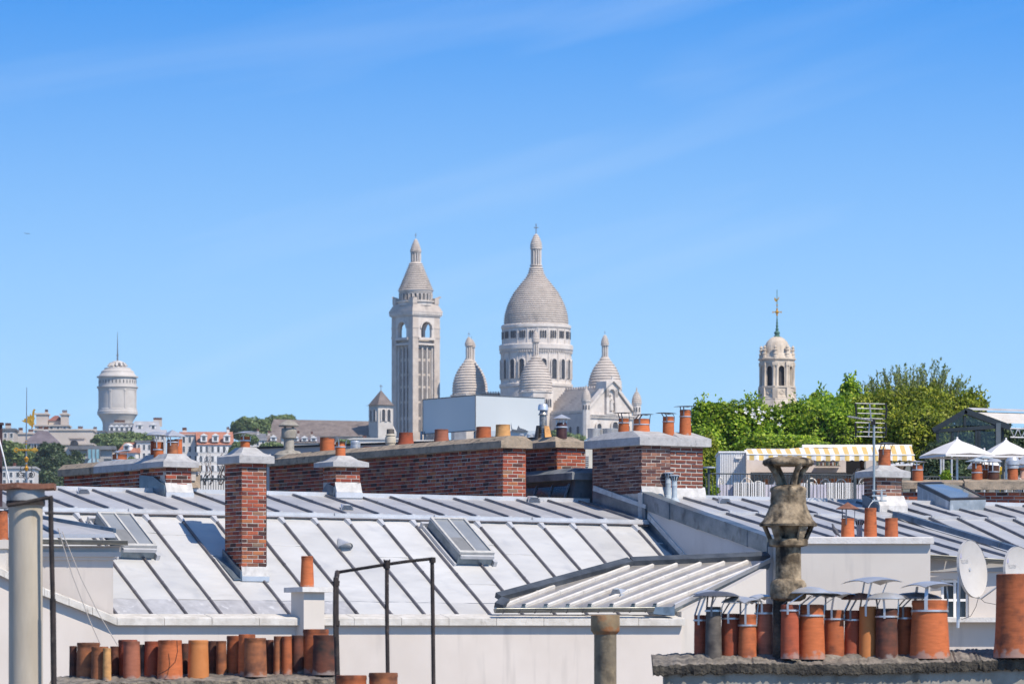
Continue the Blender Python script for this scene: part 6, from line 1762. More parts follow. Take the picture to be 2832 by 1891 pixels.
for px, D, rot, lb in ((2070, -1.0, 2.8, 'white rattan bistro chair behind the left planter, half turned away'), (2008, -1.8, 1.2, 'white rattan bistro chair left of the left planter'), (2138, -2.0, -1.0, 'white rattan bistro chair next to the orange cupboard'),
                       (2150, -.4, 3.4, 'white rattan bistro chair behind the cement cowl'), (2252, -1.2, .4, 'white rattan bistro chair between the two right-hand planters'), (2290, -.3, 2.6, 'white rattan bistro chair behind the right planter, its left side'),
                       (2330, -.5, .2, 'white rattan bistro chair behind the right planter, its right side'), (2385, -1.5, -.4, 'white rattan bistro chair right of the railing post, by the aerial chimney')):
    chair(px, D, rot, lb, c0_)
# orange cupboards and tables
om = mat('orange cupboard', (.45, .12, .03), (.55, .17, .05), scale=3, rough=.7)
for i, (x0, x1, y0, y1, lb) in enumerate(((2114, 2128, 1323, 1368, 'narrow orange cupboard beside the left planter'), (2206, 2224, 1322, 1334, 'orange panel showing left of the cowl legs gap'), (2252, 2275, 1322, 1334, 'orange bench back between the right planters'), (2295, 2316, 1322, 1332, 'orange bench back behind the right planter, left piece'), (2332, 2358, 1321, 1334, 'orange bench back behind the right planter, right piece'))):
    a = tp(x0, y1, -.2); c = Vector((a.x, a.y, tz)); w = (x1 - x0) * k; h = tp(x0, y0, -.2).z - tz
    t = thing('orange_bench', c + Vector((w / 2, 0, 0)), lb, 'bench', 'orange benches on the terrace')
    b = MB(); b.box(c, Vector((w, 0, 0)), Vector((0, .35, 0)), Z * .42); b.build('seat', om, t)
    b = MB(); b.box(c + Vector((0, .36, 0)), Vector((w, 0, 0)), Vector((0, .05, 0)), Z * h); b.build('backrest', om, t)
cl = mat('lilac tablecloth', (.48, .46, .53), (.58, .56, .62), scale=3, rough=.9)
for i, (px, D, lb) in enumerate(((2008, -2.2, 'cloth-covered terrace table at the left end of the railing'), (2128, -2.3, 'cloth-covered terrace table left of the cement cowl'), (2262, -2.4, 'cloth-covered terrace table between the right planters'), (2384, -2.2, 'cloth-covered terrace table by the aerial chimney'))):
    c = Vector((tp(px, 0, D).x, TD + D, tz)); t = thing('terrace_table', c, lb, 'table', 'cloth-covered terrace tables')
    b = MB(); b.box(c + Vector((-.23, -.23, .72)), Vector((.46, 0, 0)), Vector((0, .46, 0)), Z * .03); b.build('tabletop', white_m, t)
    b = MB()
    for a in range(4):
        e = [Vector((-1, -1, 0)), Vector((1, -1, 0)), Vector((1, 1, 0)), Vector((-1, 1, 0))]
        p, q = e[a] * .24, e[(a + 1) % 4] * .24
        for s_ in range(6):
            f0, f1 = s_ / 6, (s_ + 1) / 6; o0 = .03 * (s_ % 2); o1 = .03 * ((s_ + 1) % 2)
            A, B = lerp(p, q, f0), lerp(p, q, f1); nrm = Vector(((q - p).y, -(q - p).x, 0)).normalized()
            b.quad(c + A + Z * .1 + nrm * o0, c + B + Z * .1 + nrm * o1, c + B + Z * .755, c + A + Z * .755)
    b.quad(*[c + v_ * .24 + Z * .756 for v_ in e]); b.build('cloth', cl, t)
# side table with dishes and hats (right of the bar)
c = Vector((tp(2500, 0, -1).x, TD - 1, tz)); t = thing('serving_table', c, 'white serving table stacked with crockery, right end of the awning', 'table')
hT = tp(0, 1284, -1).z - tz
b = MB(); b.box(c + Vector((-.45, -.3, hT - .04)), Vector((.9, 0, 0)), Vector((0, .6, 0)), Z * .04); b.build('tabletop', white_m, t)
for sx_ in (-.4, .4):
    for sy_ in (-.25, .25): b = MB(); b.tube([c + Vector((sx_, sy_, 0)), c + Vector((sx_, sy_, hT - .04))], .02, 6); b.build('leg', white_m, t)
for i in range(5):
    cc_ = c + Vector((-.36 + i * .15, -.1, hT)); b = MB(); b.lathe(cc_, [(.04, 0), (.07, .03 + .02 * (i % 3)), (.065, .03 + .02 * (i % 3)), (0, .01)], 12)
    tag(b.build('bowl', white_m, loc=cc_, smooth=40), ORD[i].capitalize() + ' white bowl from the left on the serving table by the awning', 'bowl', 'bowls on the serving table')
for i, px in enumerate((2512, 2524)):
    cc_ = tp(px, 1274, -.9); b = MB(); b.lathe(cc_, [(0, 0), (.10, 0), (.10, .02), (.06, .03), (.055, .12), (.03, .15), (0, .15)], 14)
    tag(b.build('straw_hat', mat('straw', (.6, .5, .36), (.7, .6, .46), scale=30, rough=.9), loc=cc_, smooth=40), ('left' if i == 0 else 'right') + ' one of two straw hats above the serving table', 'hat', 'straw hats')

# parasols
def parasol(px, py, wpx, D, rot, label, poly_=None):
    c = P(px, py, D); k = D / F; R_ = wpx / 2 * k / math.cos(rad(45 - abs(rot))) 
    t = thing('parasol', Vector((c.x, c.y, tz)), label, 'parasol', 'white parasols on the terrace')
    h = 47 * k; edge_ = []
    for i in range(4):
        a = rad(rot + 45 + 90 * i); edge_.append(c - Z * h + Vector((math.cos(a), math.sin(a), 0)) * R_)
    b = MB()
    for i in range(4):
        p, q = edge_[i], edge_[(i + 1) % 4]; m = 6; rows = []
        for r in range(m + 1):
            f = r / m; row = []
            for j in range(5):
                e_ = lerp(p, q, j / 4); pt = lerp(c - Z * .03, e_, f); pt = pt - Z * (h * .10 * math.sin(f * math.pi) * (1 - .0)) * -1 * .6 - Z * (.05 * (1 - abs(j - 2) / 2) * -f)
                row.append(pt)
            rows.append(row)
        b.add([x for r in rows for x in r], [(r * 5 + j, (r + 1) * 5 + j, (r + 1) * 5 + j + 1, r * 5 + j + 1) for r in range(m) for j in range(4)])
        b.quad(p, q, q - Z * .06, p - Z * .06)
    b.build('canopy', canvas_m, t, smooth=35)
    b = MB(); b.lathe(c, [(0, .06), (.03, .05), (.03, -.04)], 8); b.lathe(c - Z * h * .16, [(R_ * .17, -.03), (0.02, h * .17)], 4, rad(rot + 45), rad(rot + 405)); b.build('vent_cap', canvas_m, t)
    for i in range(4):
        b = MB(); b.tube([lerp(c, edge_[i], .04) - Z * .1, lerp(c, edge_[i], .98) - Z * .05], .018, 5); b.build('rib', white_m, t)
    b = MB(); b.tube([Vector((c.x, c.y, tz)), c - Z * .05], .035, 8); b.build('pole', mat('pole grey white', (.5, .5, .49), (.6, .6, .59), scale=4, rough=.4, metal=.3), t)
    b = MB(); b.box(Vector((c.x - .35, c.y - .35, tz)), Vector((.7, 0, 0)), Vector((0, .7, 0)), Z * .08); b.build('base', gwall_m, t)
parasol(2647, 1213, 204, 170, 24, 'big white square parasol in full view before the dark glass pavilion')
parasol(2782, 1215, 150, 172.5, 10, 'white parasol half cut by the right edge, right of the big one')
parasol(2858, 1240, 110, 167, 24, 'sliver of a third white parasol at the right edge, lower than the others')
parasol(2722, 1243, 90, 181, 24, 'small far parasol peeping out under the right side of the big one')
for pi_, px in enumerate((2602, 2609, 2632)):
    b = MB(); q = Vector((tp(px, 0, 6).x, TD + 6, tz)); b.tube([q, tp(px, 1250, 6)], .03, 6)
    tag(b.build('pole', MATS['pole grey white'], loc=q), ('left', 'middle', 'right')[pi_] + ' one of three slender pale poles under the big parasol', 'pole', 'slender poles under the parasol')

# people
skin_l = mat('skin light', (.50, .30, .22), rough=.6); skin_d = mat('skin dark', (.09, .05, .035), rough=.6)
def person(px, D, label, skinm, hairm, shirt, vest, seat=False, face=0.0, trous=None):
    g = Vector((tp(px, 0, D).x, TD + D, tz)); s = 1.0
    R = Matrix.Rotation(face, 3, 'Z')
    J = lambda x, y, z: g + R @ Vector((x, y, z))
    hz = 0.0 if not seat else -.42
    V_ = [(0, 0, .95 + hz), (0, 0, 1.12 + hz), (0, 0, 1.32 + hz), (0, 0, 1.45 + hz), (0, -.03, 1.56 + hz), (0, -.035, 1.66 + hz), (0, -.03, 1.74 + hz),
          (.18, 0, 1.40 + hz), (.26, -.05, 1.15 + hz), (.24, -.25, 1.02 + hz), (-.18, 0, 1.40 + hz), (-.30, -.06, 1.18 + hz), (-.40, -.24, 1.04 + hz)]
    E_ = [(0, 1), (1, 2), (2, 3), (3, 4), (4, 5), (5, 6), (2, 7), (7, 8), (8, 9), (2, 10), (10, 11), (11, 12)]
    R_ = [.15, .14, .15, .065, .075, .095, .06, .065, .048, .035, .065, .048, .035]
    k0 = len(V_)
    if seat: L_ = [(.1, 0, .52), (.12, -.42, .50), (.12, -.44, .06), (.12, -.54, .04), (-.1, 0, .52), (-.12, -.42, .50), (-.12, -.44, .06), (-.12, -.54, .04)]
    else: L_ = [(.1, 0, .86), (.11, -.02, .48), (.11, .02, .08), (.11, -.12, .04), (-.1, 0, .86), (-.12, -.03, .48), (-.12, .02, .08), (-.12, -.12, .04)]
    V_ += L_; E_ += [(0, k0), (k0, k0 + 1), (k0 + 1, k0 + 2), (k0 + 2, k0 + 3), (0, k0 + 4), (k0 + 4, k0 + 5), (k0 + 5, k0 + 6), (k0 + 6, k0 + 7)]; R_ += [.095, .07, .045, .04] * 2
    # fingers
    for hnd, sx in ((9, 1), (12, -1)):
        bx, by, bz = V_[hnd]
        for i in range(5):
            V_.append((bx + sx * (-.03 + .015 * i), by - .09 - (.03 if 0 < i < 4 else 0), bz - .03)); E_.append((hnd, len(V_) - 1)); R_.append(.009)
    body = skin_obj('person', [J(*v) for v in V_], E_, R_, skinm, loc=g, sub=1)
    tag(body, label, 'person')
    def cloth(name, idx, rr, m):
        mp_ = {i: q for q, i in enumerate(idx)}
        skin_obj(name, [J(*V_[i]) for i in idx], [(mp_[a], mp_[c]) for a, c in E_ if a in mp_ and c in mp_], [R_[i] * rr for i in idx], m, parent=body, sub=1)
    cloth('shirt', [0, 1, 2, 7, 8, 9, 10, 11, 12], 1.12, shirt)
    if vest: cloth('vest', [0, 1, 2], 1.22, vest)
    cloth('trousers', [0, k0, k0 + 1, k0 + 2, k0 + 4, k0 + 5, k0 + 6], 1.16, trous or blk_m)
    b = MB(); hc = J(0, -.01, 1.73 + hz); b.lathe(hc, [(.1, -.06), (.108, 0), (.085, .065), (.04, .09), (.001, .095)], 14); b.build('hair', hairm, body, smooth=60)
    b = MB(); f_ = J(0, -.135, 1.66 + hz); b.cbox(f_, R @ Vector((.02, 0, 0)), R @ Vector((0, .035, 0)), Z * .045); b.build('nose', skinm, body)
    for sx in (-1, 1):
        b = MB(); b.lathe(J(sx * .035, -.118, 1.685 + hz), [(0, -.012), (.012, 0), (0, .012)], 8); b.build('eye', blk_m, body)
    return body
sh = mat('white shirt', (.7, .67, .64), rough=.9); vs_ = mat('tan waistcoat', (.36, .25, .16), (.42, .3, .2), scale=8, rough=.9)
person(2385, 2.6, 'dark-haired waiter in white shirt and tan waistcoat stepping from the bar doorway', skin_d, blk_m, sh, vs_, face=-.5)
person(2826, -1.0, 'red-haired person in a pale blue shirt sitting at the right edge of the terrace', skin_l, mat('red hair', (.16, .05, .03), rough=.8), mat('pale blue shirt', (.45, .48, .62), rough=.9), None, seat=True, face=2.4)
c = Vector((tp(2826, 0, -.95).x, TD - .98, tz)); chair(2826, -1.0, 2.4, 'white rattan chair under the seated person at the right edge', c0_)
b = MB(); q = tp(2763, 1311, -1.5); b.box(q, Vector((8 * k, 0, 0)), Vector((0, .03, 0)), Z * 21 * k); b.box(q + Vector((2 * k, .04, 0)), Vector((.03, 0, 0)), Vector((0, .03, 0)), Z * (tz - q.z)); tag(b.build('yellow_sign', mat('yellow board', (.65, .42, .05), rough=.7), loc=q), 'small yellow board on a stand between two pots, right-hand terrace', 'sign')

# ================================================================ glass pavilion
gm_ = bpy.data.materials.new('pavilion glass'); gm_.use_nodes = True
gn_, gl_ = gm_.node_tree.nodes, gm_.node_tree.links; gn_.clear()
go_, gt2, gg_, gx_ = gn_.new('ShaderNodeOutputMaterial'), gn_.new('ShaderNodeBsdfTransparent'), gn_.new('ShaderNodeBsdfGlossy'), gn_.new('ShaderNodeMixShader')
gt2.inputs[0].default_value = (.42, .47, .48, 1); gg_.inputs['Color'].default_value = (.5, .55, .6, 1); gg_.inputs['Roughness'].default_value = .05; gx_.inputs[0].default_value = .10
gl_.new(gt2.outputs[0], gx_.inputs[1]); gl_.new(gg_.outputs[0], gx_.inputs[2]); gl_.new(gx_.outputs[0], go_.inputs[0])
PD = 186.0; k = PD / F
pv_ = thing('glass_pavilion', P(2700, 1418, PD), 'dark slate-blue gabled glass pavilion at the right end of the terrace', 'pavilion')
pp = lambda x, y, d=0.0: P(x, y, PD + d)
def beam(p, q, w, dpt, name='frame_bar', m=hood_m):
    d = (q - p).normalized(); x = Vector((d.z, 0, -d.x)).normalized() if abs(d.y) < .5 else Vector((0, 0, 1))
    y = d.cross(x).normalized()
    b = MB(); b.prism([p - x * w / 2 - y * dpt / 2, p + x * w / 2 - y * dpt / 2, p + x * w / 2 + y * dpt / 2, p - x * w / 2 + y * dpt / 2], q - p); return b.build(name, m, pv_)
apex, el, er = (2670, 1133), (2584, 1185), (2790, 1176)
beam(pp(2672, 1136), pp(2580, 1190), 14 * k, .3); beam(pp(2668, 1136), pp(2792, 1182), 15 * k, .3)
beam(pp(2582, 1192), pp(2778, 1178), 10 * k, .25)
for x in (2592, 2634, 2700, 2708): beam(pp(x, 1190), pp(x, 1420), 7 * k, .2, 'post')
beam(pp(2760, 1170), pp(2760, 1420), 13 * k, .35, 'post', mat('post grey blue', (.09, .115, .13), (.12, .14, .155), scale=3, rough=.5)); beam(pp(2772, 1178, .3), pp(2772, 1420, .3), 7 * k, .3, 'post')
beam(pp(2668, 1150), pp(2668, 1178), 7 * k, .2)
b = MB()
for x0, x1, y0, y1 in ((2596, 2631, 1196, 1310), (2638, 2697, 1194, 1310), (2711, 2754, 1192, 1310)):
    b = MB(); b.quad(pp(x0, y1, .1), pp(x1, y1, .1), pp(x1, y0, .1), pp(x0, y0, .1)); b.build('pane', gm_, pv_)
b = MB(); b.poly([pp(2600, 1182, .1), pp(2664, 1176, .1), pp(2664, 1146, .1)]); b.build('gable_pane', gm_, pv_)
b = MB(); b.poly([pp(2672, 1176, .1), pp(2764, 1176, .1), pp(2672, 1146, .1)]); b.build('gable_pane', gm_, pv_)
# right roof slope: capping, dark gap, beige blinds in strips
rdir = Vector((1.0, .55, 0)).normalized()
A0_, A1_ = pp(2674, 1131, 0), pp(2790, 1174, 0)
Lr = 200 * k
def rstrip(f0, f1, m, name, lift=.0):
    p, q = lerp(A0_, A1_, f0) + Z * lift, lerp(A0_, A1_, f1) + Z * lift
    b = MB(); b.quad(q, q + rdir * Lr * 1.6, p + rdir * Lr * 1.6, p); b.add([q - Z * .03, q + rdir * Lr * 1.6 - Z * .03], []); b.build(name, m, pv_)
rstrip(0, .16, zinc_grey, 'roof_capping', .05); rstrip(.16, .27, hood_m, 'roof_gap', .0)
bm_ = mat('roof blind beige', (.52, .48, .43), (.6, .56, .51), scale=2, rough=.9)
for i in range(6): rstrip(.275 + i * .115, .275 + i * .115 + .108, bm_, 'blind_strip', .03)
b = MB(); q = A1_ + rdir * .05 - Z * .12
for i in range(9): p0 = q + rdir * .3 * i; b.tube([p0, p0 + rdir * .15 - Z * .28, p0 + rdir * .3], .02, 5)
b.tube([q, q + rdir * 2.8], .025, 5); b.tube([q - Z * .28, q - Z * .28 + rdir * 2.8], .025, 5); b.build('lattice_girder', steel_m, pv_)

# ================================================================ terrace greenery
def bl(px, py, rx, rz, D, ry=None):
    k = D / F; c = P(px, py, D); return (tuple(c), (rx * k, (ry or rx * .8) * k, rz * k))
HD = 190.0
tree('long mound of glossy green climber behind the white cabin, at its left end', [bl(1975, 1190, 75, 78, HD), bl(2040, 1200, 95, 90, HD), bl(2100, 1180, 80, 60, HD + 1), bl(1945, 1250, 50, 60, HD - 2), bl(1960, 1145, 40, 32, HD)], 15000, .13, leaf_a, 21, name='climber', group='bushes behind the terrace', cat='climber', core=.84, ground=tz, droop=.5)
tree('sunlit climber mound left of the aerial, hanging over the awning', [bl(2150, 1190, 90, 62, HD), bl(2230, 1190, 95, 75, HD), bl(2180, 1240, 110, 40, HD - 3), bl(2300, 1200, 90, 75, HD - 1), bl(2120, 1235, 80, 35, HD - 3)], 16000, .13, leaf_a, 22, name='climber', group='bushes behind the terrace', cat='climber', core=.84, ground=tz, droop=.5)
tree('bright green leafy tree behind the TV aerial', [bl(2290, 1158, 90, 58, HD + 3), bl(2370, 1152, 90, 64, HD + 3), bl(2250, 1172, 70, 50, HD + 2), bl(2340, 1190, 110, 62, HD), bl(2352, 1080, 30, 28, HD + 4), bl(2258, 1112, 24, 26, HD + 4)], 17000, .15, leaf_a, 23, group='bushes behind the terrace', core=.8, ground=tz, droop=.3)
tree('olive-yellow tree between the aerial and the dark pavilion', [bl(2450, 1158, 95, 70, HD + 2), bl(2530, 1152, 85, 70, HD + 2), bl(2480, 1210, 100, 75, HD - 1), bl(2550, 1210, 70, 80, HD - 2), bl(2425, 1120, 40, 28, HD + 4)], 16000, .13, leaf_b, 24, group='bushes behind the terrace', core=.8, ground=tz)
tree('olive bushy tree behind the pavilion roof, right of the airy tree', [bl(2620, 1132, 80, 38, HD + 8), bl(2688, 1126, 46, 32, HD + 8), bl(2570, 1130, 60, 50, HD + 7)], 9000, .13, leaf_b, 25, group='bushes behind the terrace', core=.78, ground=tz)
tree('dark olive conifer-like shrub right against the broad brick chimney', [bl(1965, 1290, 32, 62, HD - 10), bl(1960, 1240, 22, 40, HD - 10), bl(1975, 1330, 28, 35, HD - 10)], 4500, .12, leaf_b, 26, name='shrub', group='bushes behind the terrace', cat='shrub', core=.8, trunk=False)
tree('dark evergreen foliage inside and below the pavilion, behind the parasol', [bl(2600, 1290, 50, 70, HD - 5), bl(2670, 1290, 40, 55, HD - 4), bl(2640, 1320, 60, 40, HD - 5)], 5000, .16, leaf_d, 27, name='shrub', group='bushes behind the terrace', cat='shrub', core=.75, trunk=False)
tree('dark green tree seen through the glass pavilion', [bl(2650, 1240, 80, 80, HD + 14), bl(2740, 1230, 70, 75, HD + 14), bl(2700, 1180, 60, 40, HD + 14), bl(2815, 1250, 60, 62, HD + 14)], 7000, .18, leaf_d, 28, group='bushes behind the terrace', core=.85, ground=tz)  # added tree, stands in for foliage mirrored in the panes
# airy willow-like tree: upright sprays of small leaves
kA_ = (HD + 12) / F; base = P(2530, 1190, HD + 12)
ft = thing('tree', Vector((base.x, base.y, tz)), 'airy grey-green tree of thin upright sprays above the hedge', 'tree', 'bushes behind the terrace')
rg = np.random.default_rng(5); sp = []; bt = MB()
for i in range(190):
    f = rg.uniform(-1, 1); x1 = 2537 + f * 152 + rg.normal() * 6; top = 1004 + (abs(f) ** 2.5) * 42 + rg.uniform(0, 80) - (20 if abs(f - .25) < .25 else 0)
    p0 = P(2530 + f * 95, 1165, HD + 12 + rg.uniform(-1.5, 1.5)); p1 = P(x1, top, HD + 12 + rg.uniform(-2, 2))
    bend = Vector((rg.normal() * .12, 0, 0))
    pts = [lerp(p0, p1, t_) + bend * (4 * t_ * (1 - t_)) for t_ in (0, .35, .7, 1)]
    bt.tube(pts, [.02, .014, .008, .003], 4, cap=False)
    m = 95
    t_ = rg.random(m) ** .85
    pc = np.array([tuple(lerp(p0, p1, float(u)) + bend * (4 * u * (1 - u))) for u in t_]) + rg.normal(size=(m, 3)) * np.array([.055, .09, .05]) * (1.15 - .7 * t_)[:, None]
    sp.append(pc)
pc = np.concatenate(sp); m = len(pc)
a = rg.normal(size=(m, 3)) * .6 + np.array([0, 0, 1.0]); a /= np.linalg.norm(a, axis=1)[:, None]
nr = rg.normal(size=(m, 3)); bq = np.cross(a, nr); bq /= np.linalg.norm(bq, axis=1)[:, None]
s_ = .105 * rg.uniform(.6, 1.3, m)[:, None]
v = np.empty((m, 4, 3)); v[:, 0] = pc - a * s_ * .5; v[:, 1] = pc + bq * s_ * .17; v[:, 2] = pc + a * s_ * .5; v[:, 3] = pc - bq * s_ * .17
quads_obj('crown', v, leaf_c, ft); bt.build('branches', bark_m, ft)
b = MB(); b.tube([Vector((base.x, base.y, tz)), base], [.22, .12], 8); b.build('trunk', bark_m, ft)
# white blossoms on the climber
b = MB(); rgm = random.Random(9)
for i in range(18):
    px = rgm.gauss(2080, 46) if i < 15 else rgm.gauss(2200, 60); py = 1136 + rgm.uniform(-10, 34) + abs(px - 2100) * .1
    c = P(px, py, HD - 1.6 - rgm.random() * .5 - max(0, (py - 1140)) * .012); r = rgm.uniform(.035, .06)
    for q in range(4):
        a = 2 * math.pi * q / 4 + rgm.random(); e = Vector((math.cos(a), -.4, math.sin(a))); w = Vector((-math.sin(a), 0, math.cos(a)))
        b.poly([c, c + e * r + w * r * .5, c + e * r * 1.5, c + e * r - w * r * .5])
tag(b.build('white_blossoms', petal_m, loc=P(2100, 1150, HD - 1.6)), 'white blossoms sprinkled over the climber below the stone lantern', 'flowers', kind='stuff')
tree('small green pot plant at the left foot of the broad chimney, by the railing', [bl(1968, 1357, 18, 16, TD - 3)], 500, .14, leaf_a, 31, name='pot_plant', cat='plant', trunk=False, core=.6)
tree('young leafy plant in front of the parasol pole', [bl(2616, 1322, 14, 22, TD - 1), bl(2612, 1345, 16, 18, TD - 1)], 700, .14, leaf_a, 32, name='pot_plant', cat='plant', trunk=False, core=.5)

# ================================================================ the basilica on its hill
SD = 1900.0; K = SD / F                       # metres per photo pixel there
ST = rad(39)
SU = Vector((math.cos(ST), math.sin(ST), 0)); SV = Vector((-math.sin(ST), math.cos(ST), 0))
def sp_(px, py, d=0.0): return P(px, py, SD + d)
bas = thing('domed_basilica', sp_(1500, 1215), 'pale stone domed basilica on the hill: one great dome, small ringed domes, statue gable', 'basilica')
def ringed(prof, n_rings, overhang=.25):
    """Profile (r, h) pairs turned into stepped courses of stone scales."""
    H0, H1 = prof[0][1], prof[-1][1]
    def rad_at(h):
        for (r0, h0), (r1, h1) in zip(prof, prof[1:]):
            if h0 <= h <= h1: return r0 + (r1 - r0) * (h - h0) / max(1e-6, h1 - h0)
        return prof[-1][0]
    out = []
    for i in range(n_rings):
        a, c = H0 + (H1 - H0) * i / n_rings, H0 + (H1 - H0) * (i + 1) / n_rings
        out += [(rad_at(a) + overhang * .3, a), (rad_at(a) + overhang, a + (c - a) * .08), (rad_at(c) + overhang * .05, c)]
    return out
def arch_pts(c, ex, w, h, n=8):
    """Outline of a round-headed opening: foot centre c, width w, total height h."""
    r = w / 2; pts = [c - ex * r, c + ex * r]
    for i in range(n + 1):
        a = math.pi * i / n; pts.append(c + ex * (r * math.cos(a)) + Z * (h - r + r * math.sin(a)))
    return pts
def window(par, c, ex, nrm, w, h, m=slot_m, frame=.0, fm=stonel_m, depth=.15, name='window'):
    b = MB(); b.prism(arch_pts(c + nrm * depth, ex, w, h), -nrm * (depth + .4)); o = b.build(name, m, par)
    if frame:
        b = MB(); r0, r1 = w / 2, w / 2 + frame; n = 8
        for i in range(n):
            a0, a1 = math.pi * i / n, math.pi * (i + 1) / n
            q = lambda r, a: c + ex * (r * math.cos(a)) + Z * (h - w / 2 + r * math.sin(a))
            b.prism([q(r0, a0), q(r1, a0), q(r1, a1), q(r0, a1)], nrm * (depth + .3))
        b.prism([c - ex * r1, c - ex * r0, c - ex * r0 + Z * (h - r0), c - ex * r1 + Z * (h - r0)], nrm * (depth + .3))
        b.prism([c + ex * r0, c + ex * r1, c + ex * r1 + Z * (h - r0), c + ex * r0 + Z * (h - r0)], nrm * (depth + .3))
        b.build('window_frame', fm, o if o.parent and o.parent.parent is None else par)
    return o
def cross(par, c, h, m=steeld_m):
    b = MB(); b.tube([c, c + Z * h], h * .045, 5); b.tube([c + Z * h * .62 - Vector((h * .22, 0, 0)), c + Z * h * .62 + Vector((h * .22, 0, 0))], h * .045, 5)
    b.lathe(c + Z * h * .62, [(0, -h * .1), (h * .1, 0), (0, h * .1)], 6); b.build('cross', m, par)
def cupola(par, cx, d, y_base, r_base, prof_px, y_dome_top, lant, cap_, y_cross, n_rings, ncol=10, name='small_dome'):
    """Ringed dome with a columned lantern. prof_px: (r, y) from base up; lant=(r, y0, y1); cap_=(r, y0, y1)."""
    c = sp_(cx, y_base, d); kk = (SD + d) / F
    h = lambda y: (y_base - y) * kk
    b = MB(); b.lathe(c, ringed([(r * kk, h(y)) for r, y in prof_px], n_rings, .36 if n_rings < 20 else .5), 48); o = b.build(name, stone_m, par, smooth=9)
    r, y0, y1 = lant
    b = MB(); b.lathe(c, [(r * 1.25 * kk, h(y0 + 3)), (r * 1.2 * kk, h(y0)), (r * .66 * kk, h(y0)), (r * .66 * kk, h(y1)), (r * 1.12 * kk, h(y1)), (r * 1.15 * kk, h(y1 - 4))], 20); b.build('lantern_core', stone_m, o)
    for i in range(ncol):
        a = 2 * math.pi * i / ncol; e = Vector((math.cos(a), math.sin(a), 0)) * r * .9 * kk
        b = MB(); b.tube([c + e + Z * h(y0), c + e + Z * h(y1)], r * .15 * kk, 6); b.build('column', stonel_m, o)
    rc, z0, z1 = cap_
    b = MB(); b.lathe(c, ringed([(rc * kk, h(z0)), (rc * .98 * kk, h(lerp(z0, z1, .3))), (rc * .75 * kk, h(lerp(z0, z1, .6))), (rc * .42 * kk, h(lerp(z0, z1, .85))), (rc * .14 * kk, h(z1))], 7, .22), 24); b.build('lantern_cap', stone_m, o, smooth=25)
    cross(o, c + Z * h(z1), (z1 - y_cross) * kk)
    return o
# the great dome and its two drums
gx = 1482.7
big = cupola(bas, gx, 0, 899, 86, [(86.5, 899), (86, 884), (83.8, 868), (77.4, 846), (69.7, 829), (59.5, 810), (41.6, 787), (26, 768), (20, 757), (16.5, 745), (15.5, 738)], 738, (14.2, 733, 690), (15.3, 688, 647), 619, 27, 12, 'great_dome')
c = sp_(gx, 1082); h = lambda y: (1082 - y) * K
b = MB()
b.lathe(c, [(99 * K, -40), (99 * K, h(1076)), (102 * K, h(1071)), (102 * K, h(1064)), (96 * K, h(1061)), (96 * K, h(979)), (98 * K, h(976)), (100 * K, h(971)), (102.5 * K, h(969)), (102.5 * K, h(957)), (100 * K, h(955)), (93.5 * K, h(955)),
            (93.5 * K, h(912)), (96.5 * K, h(909)), (96.5 * K, h(902)), (94 * K, h(900)), (80 * K, h(899))], 64)
drum = b.build('drum', stonel_m, bas, smooth=30)
NB = 20
for i in range(NB):
    a = rad(-90 + 9 + 3 + 360 / NB * i)
    if math.sin(a) > .45: continue
    e = Vector((math.cos(a), math.sin(a), 0)); x = Vector((-e.y, e.x, 0))
    window(drum, c + e * 95.6 * K + Z * h(1050), x, e, 15.5 * K, 53 * K, slot_m, frame=2.6 * K, depth=.25)
    for q in (-1, 0, 1): window(drum, c + e * 93.0 * K + x * q * 6.6 * K + Z * h(939), x, e, 3.9 * K, 20 * K, slot_m, depth=.3, name='slit_window')
    a2 = a + rad(180 / NB); e2 = Vector((math.cos(a2), math.sin(a2), 0)); x2 = Vector((-e2.y, e2.x, 0))
    b = MB(); b.box(c + e2 * 95 * K - x2 * 1.6 * K + Z * h(1062), x2 * 3.2 * K, e2 * 3 * K, Z * 84 * K); b.box(c + e2 * 92.5 * K - x2 * 1.4 * K + Z * h(955), x2 * 2.8 * K, e2 * 2.5 * K, Z * 44 * K); b.build('pilaster', stonel_m, drum)
b = MB()
for i in range(96):
    a = 2 * math.pi * i / 96; e = Vector((math.cos(a), math.sin(a), 0)); x = Vector((-e.y, e.x, 0))
    if e.y < .3: b.box(c + e * 97 * K - x * 1.2 * K + Z * h(978), x * 2.4 * K, e * 4 * K, Z * 6 * K)
b.build('corbels', stonel_m, drum)
# small domes
SMALL = [(44, 0), (44, -17), (42.5, -30), (39, -44), (35, -55), (27.5, -70), (19, -81), (12, -90), (9.5, -97)]
def small(cx, y_base, d, k_, ycross, yl0, yl1, yc1, rl=8.8, rc=10):
    return cupola(bas, cx, d, y_base, 44 * k_, [(r * k_, y_base + q * k_) for r, q in SMALL], 0, (rl, yl0, yl1), (rc, yl1 - 2, yc1), ycross, 13, 9)
small(1481.4, 1081, -26, 1.0, 905, 982, 948, 915)
small(1296.7, 1090, 8, 1.0, 918, 992, 958, 932)
small(1304, 1092, 34, .98, 930, 996, 962, 938)
small(1673, 1087, -14, 1.03, 915, 986, 957, 926)
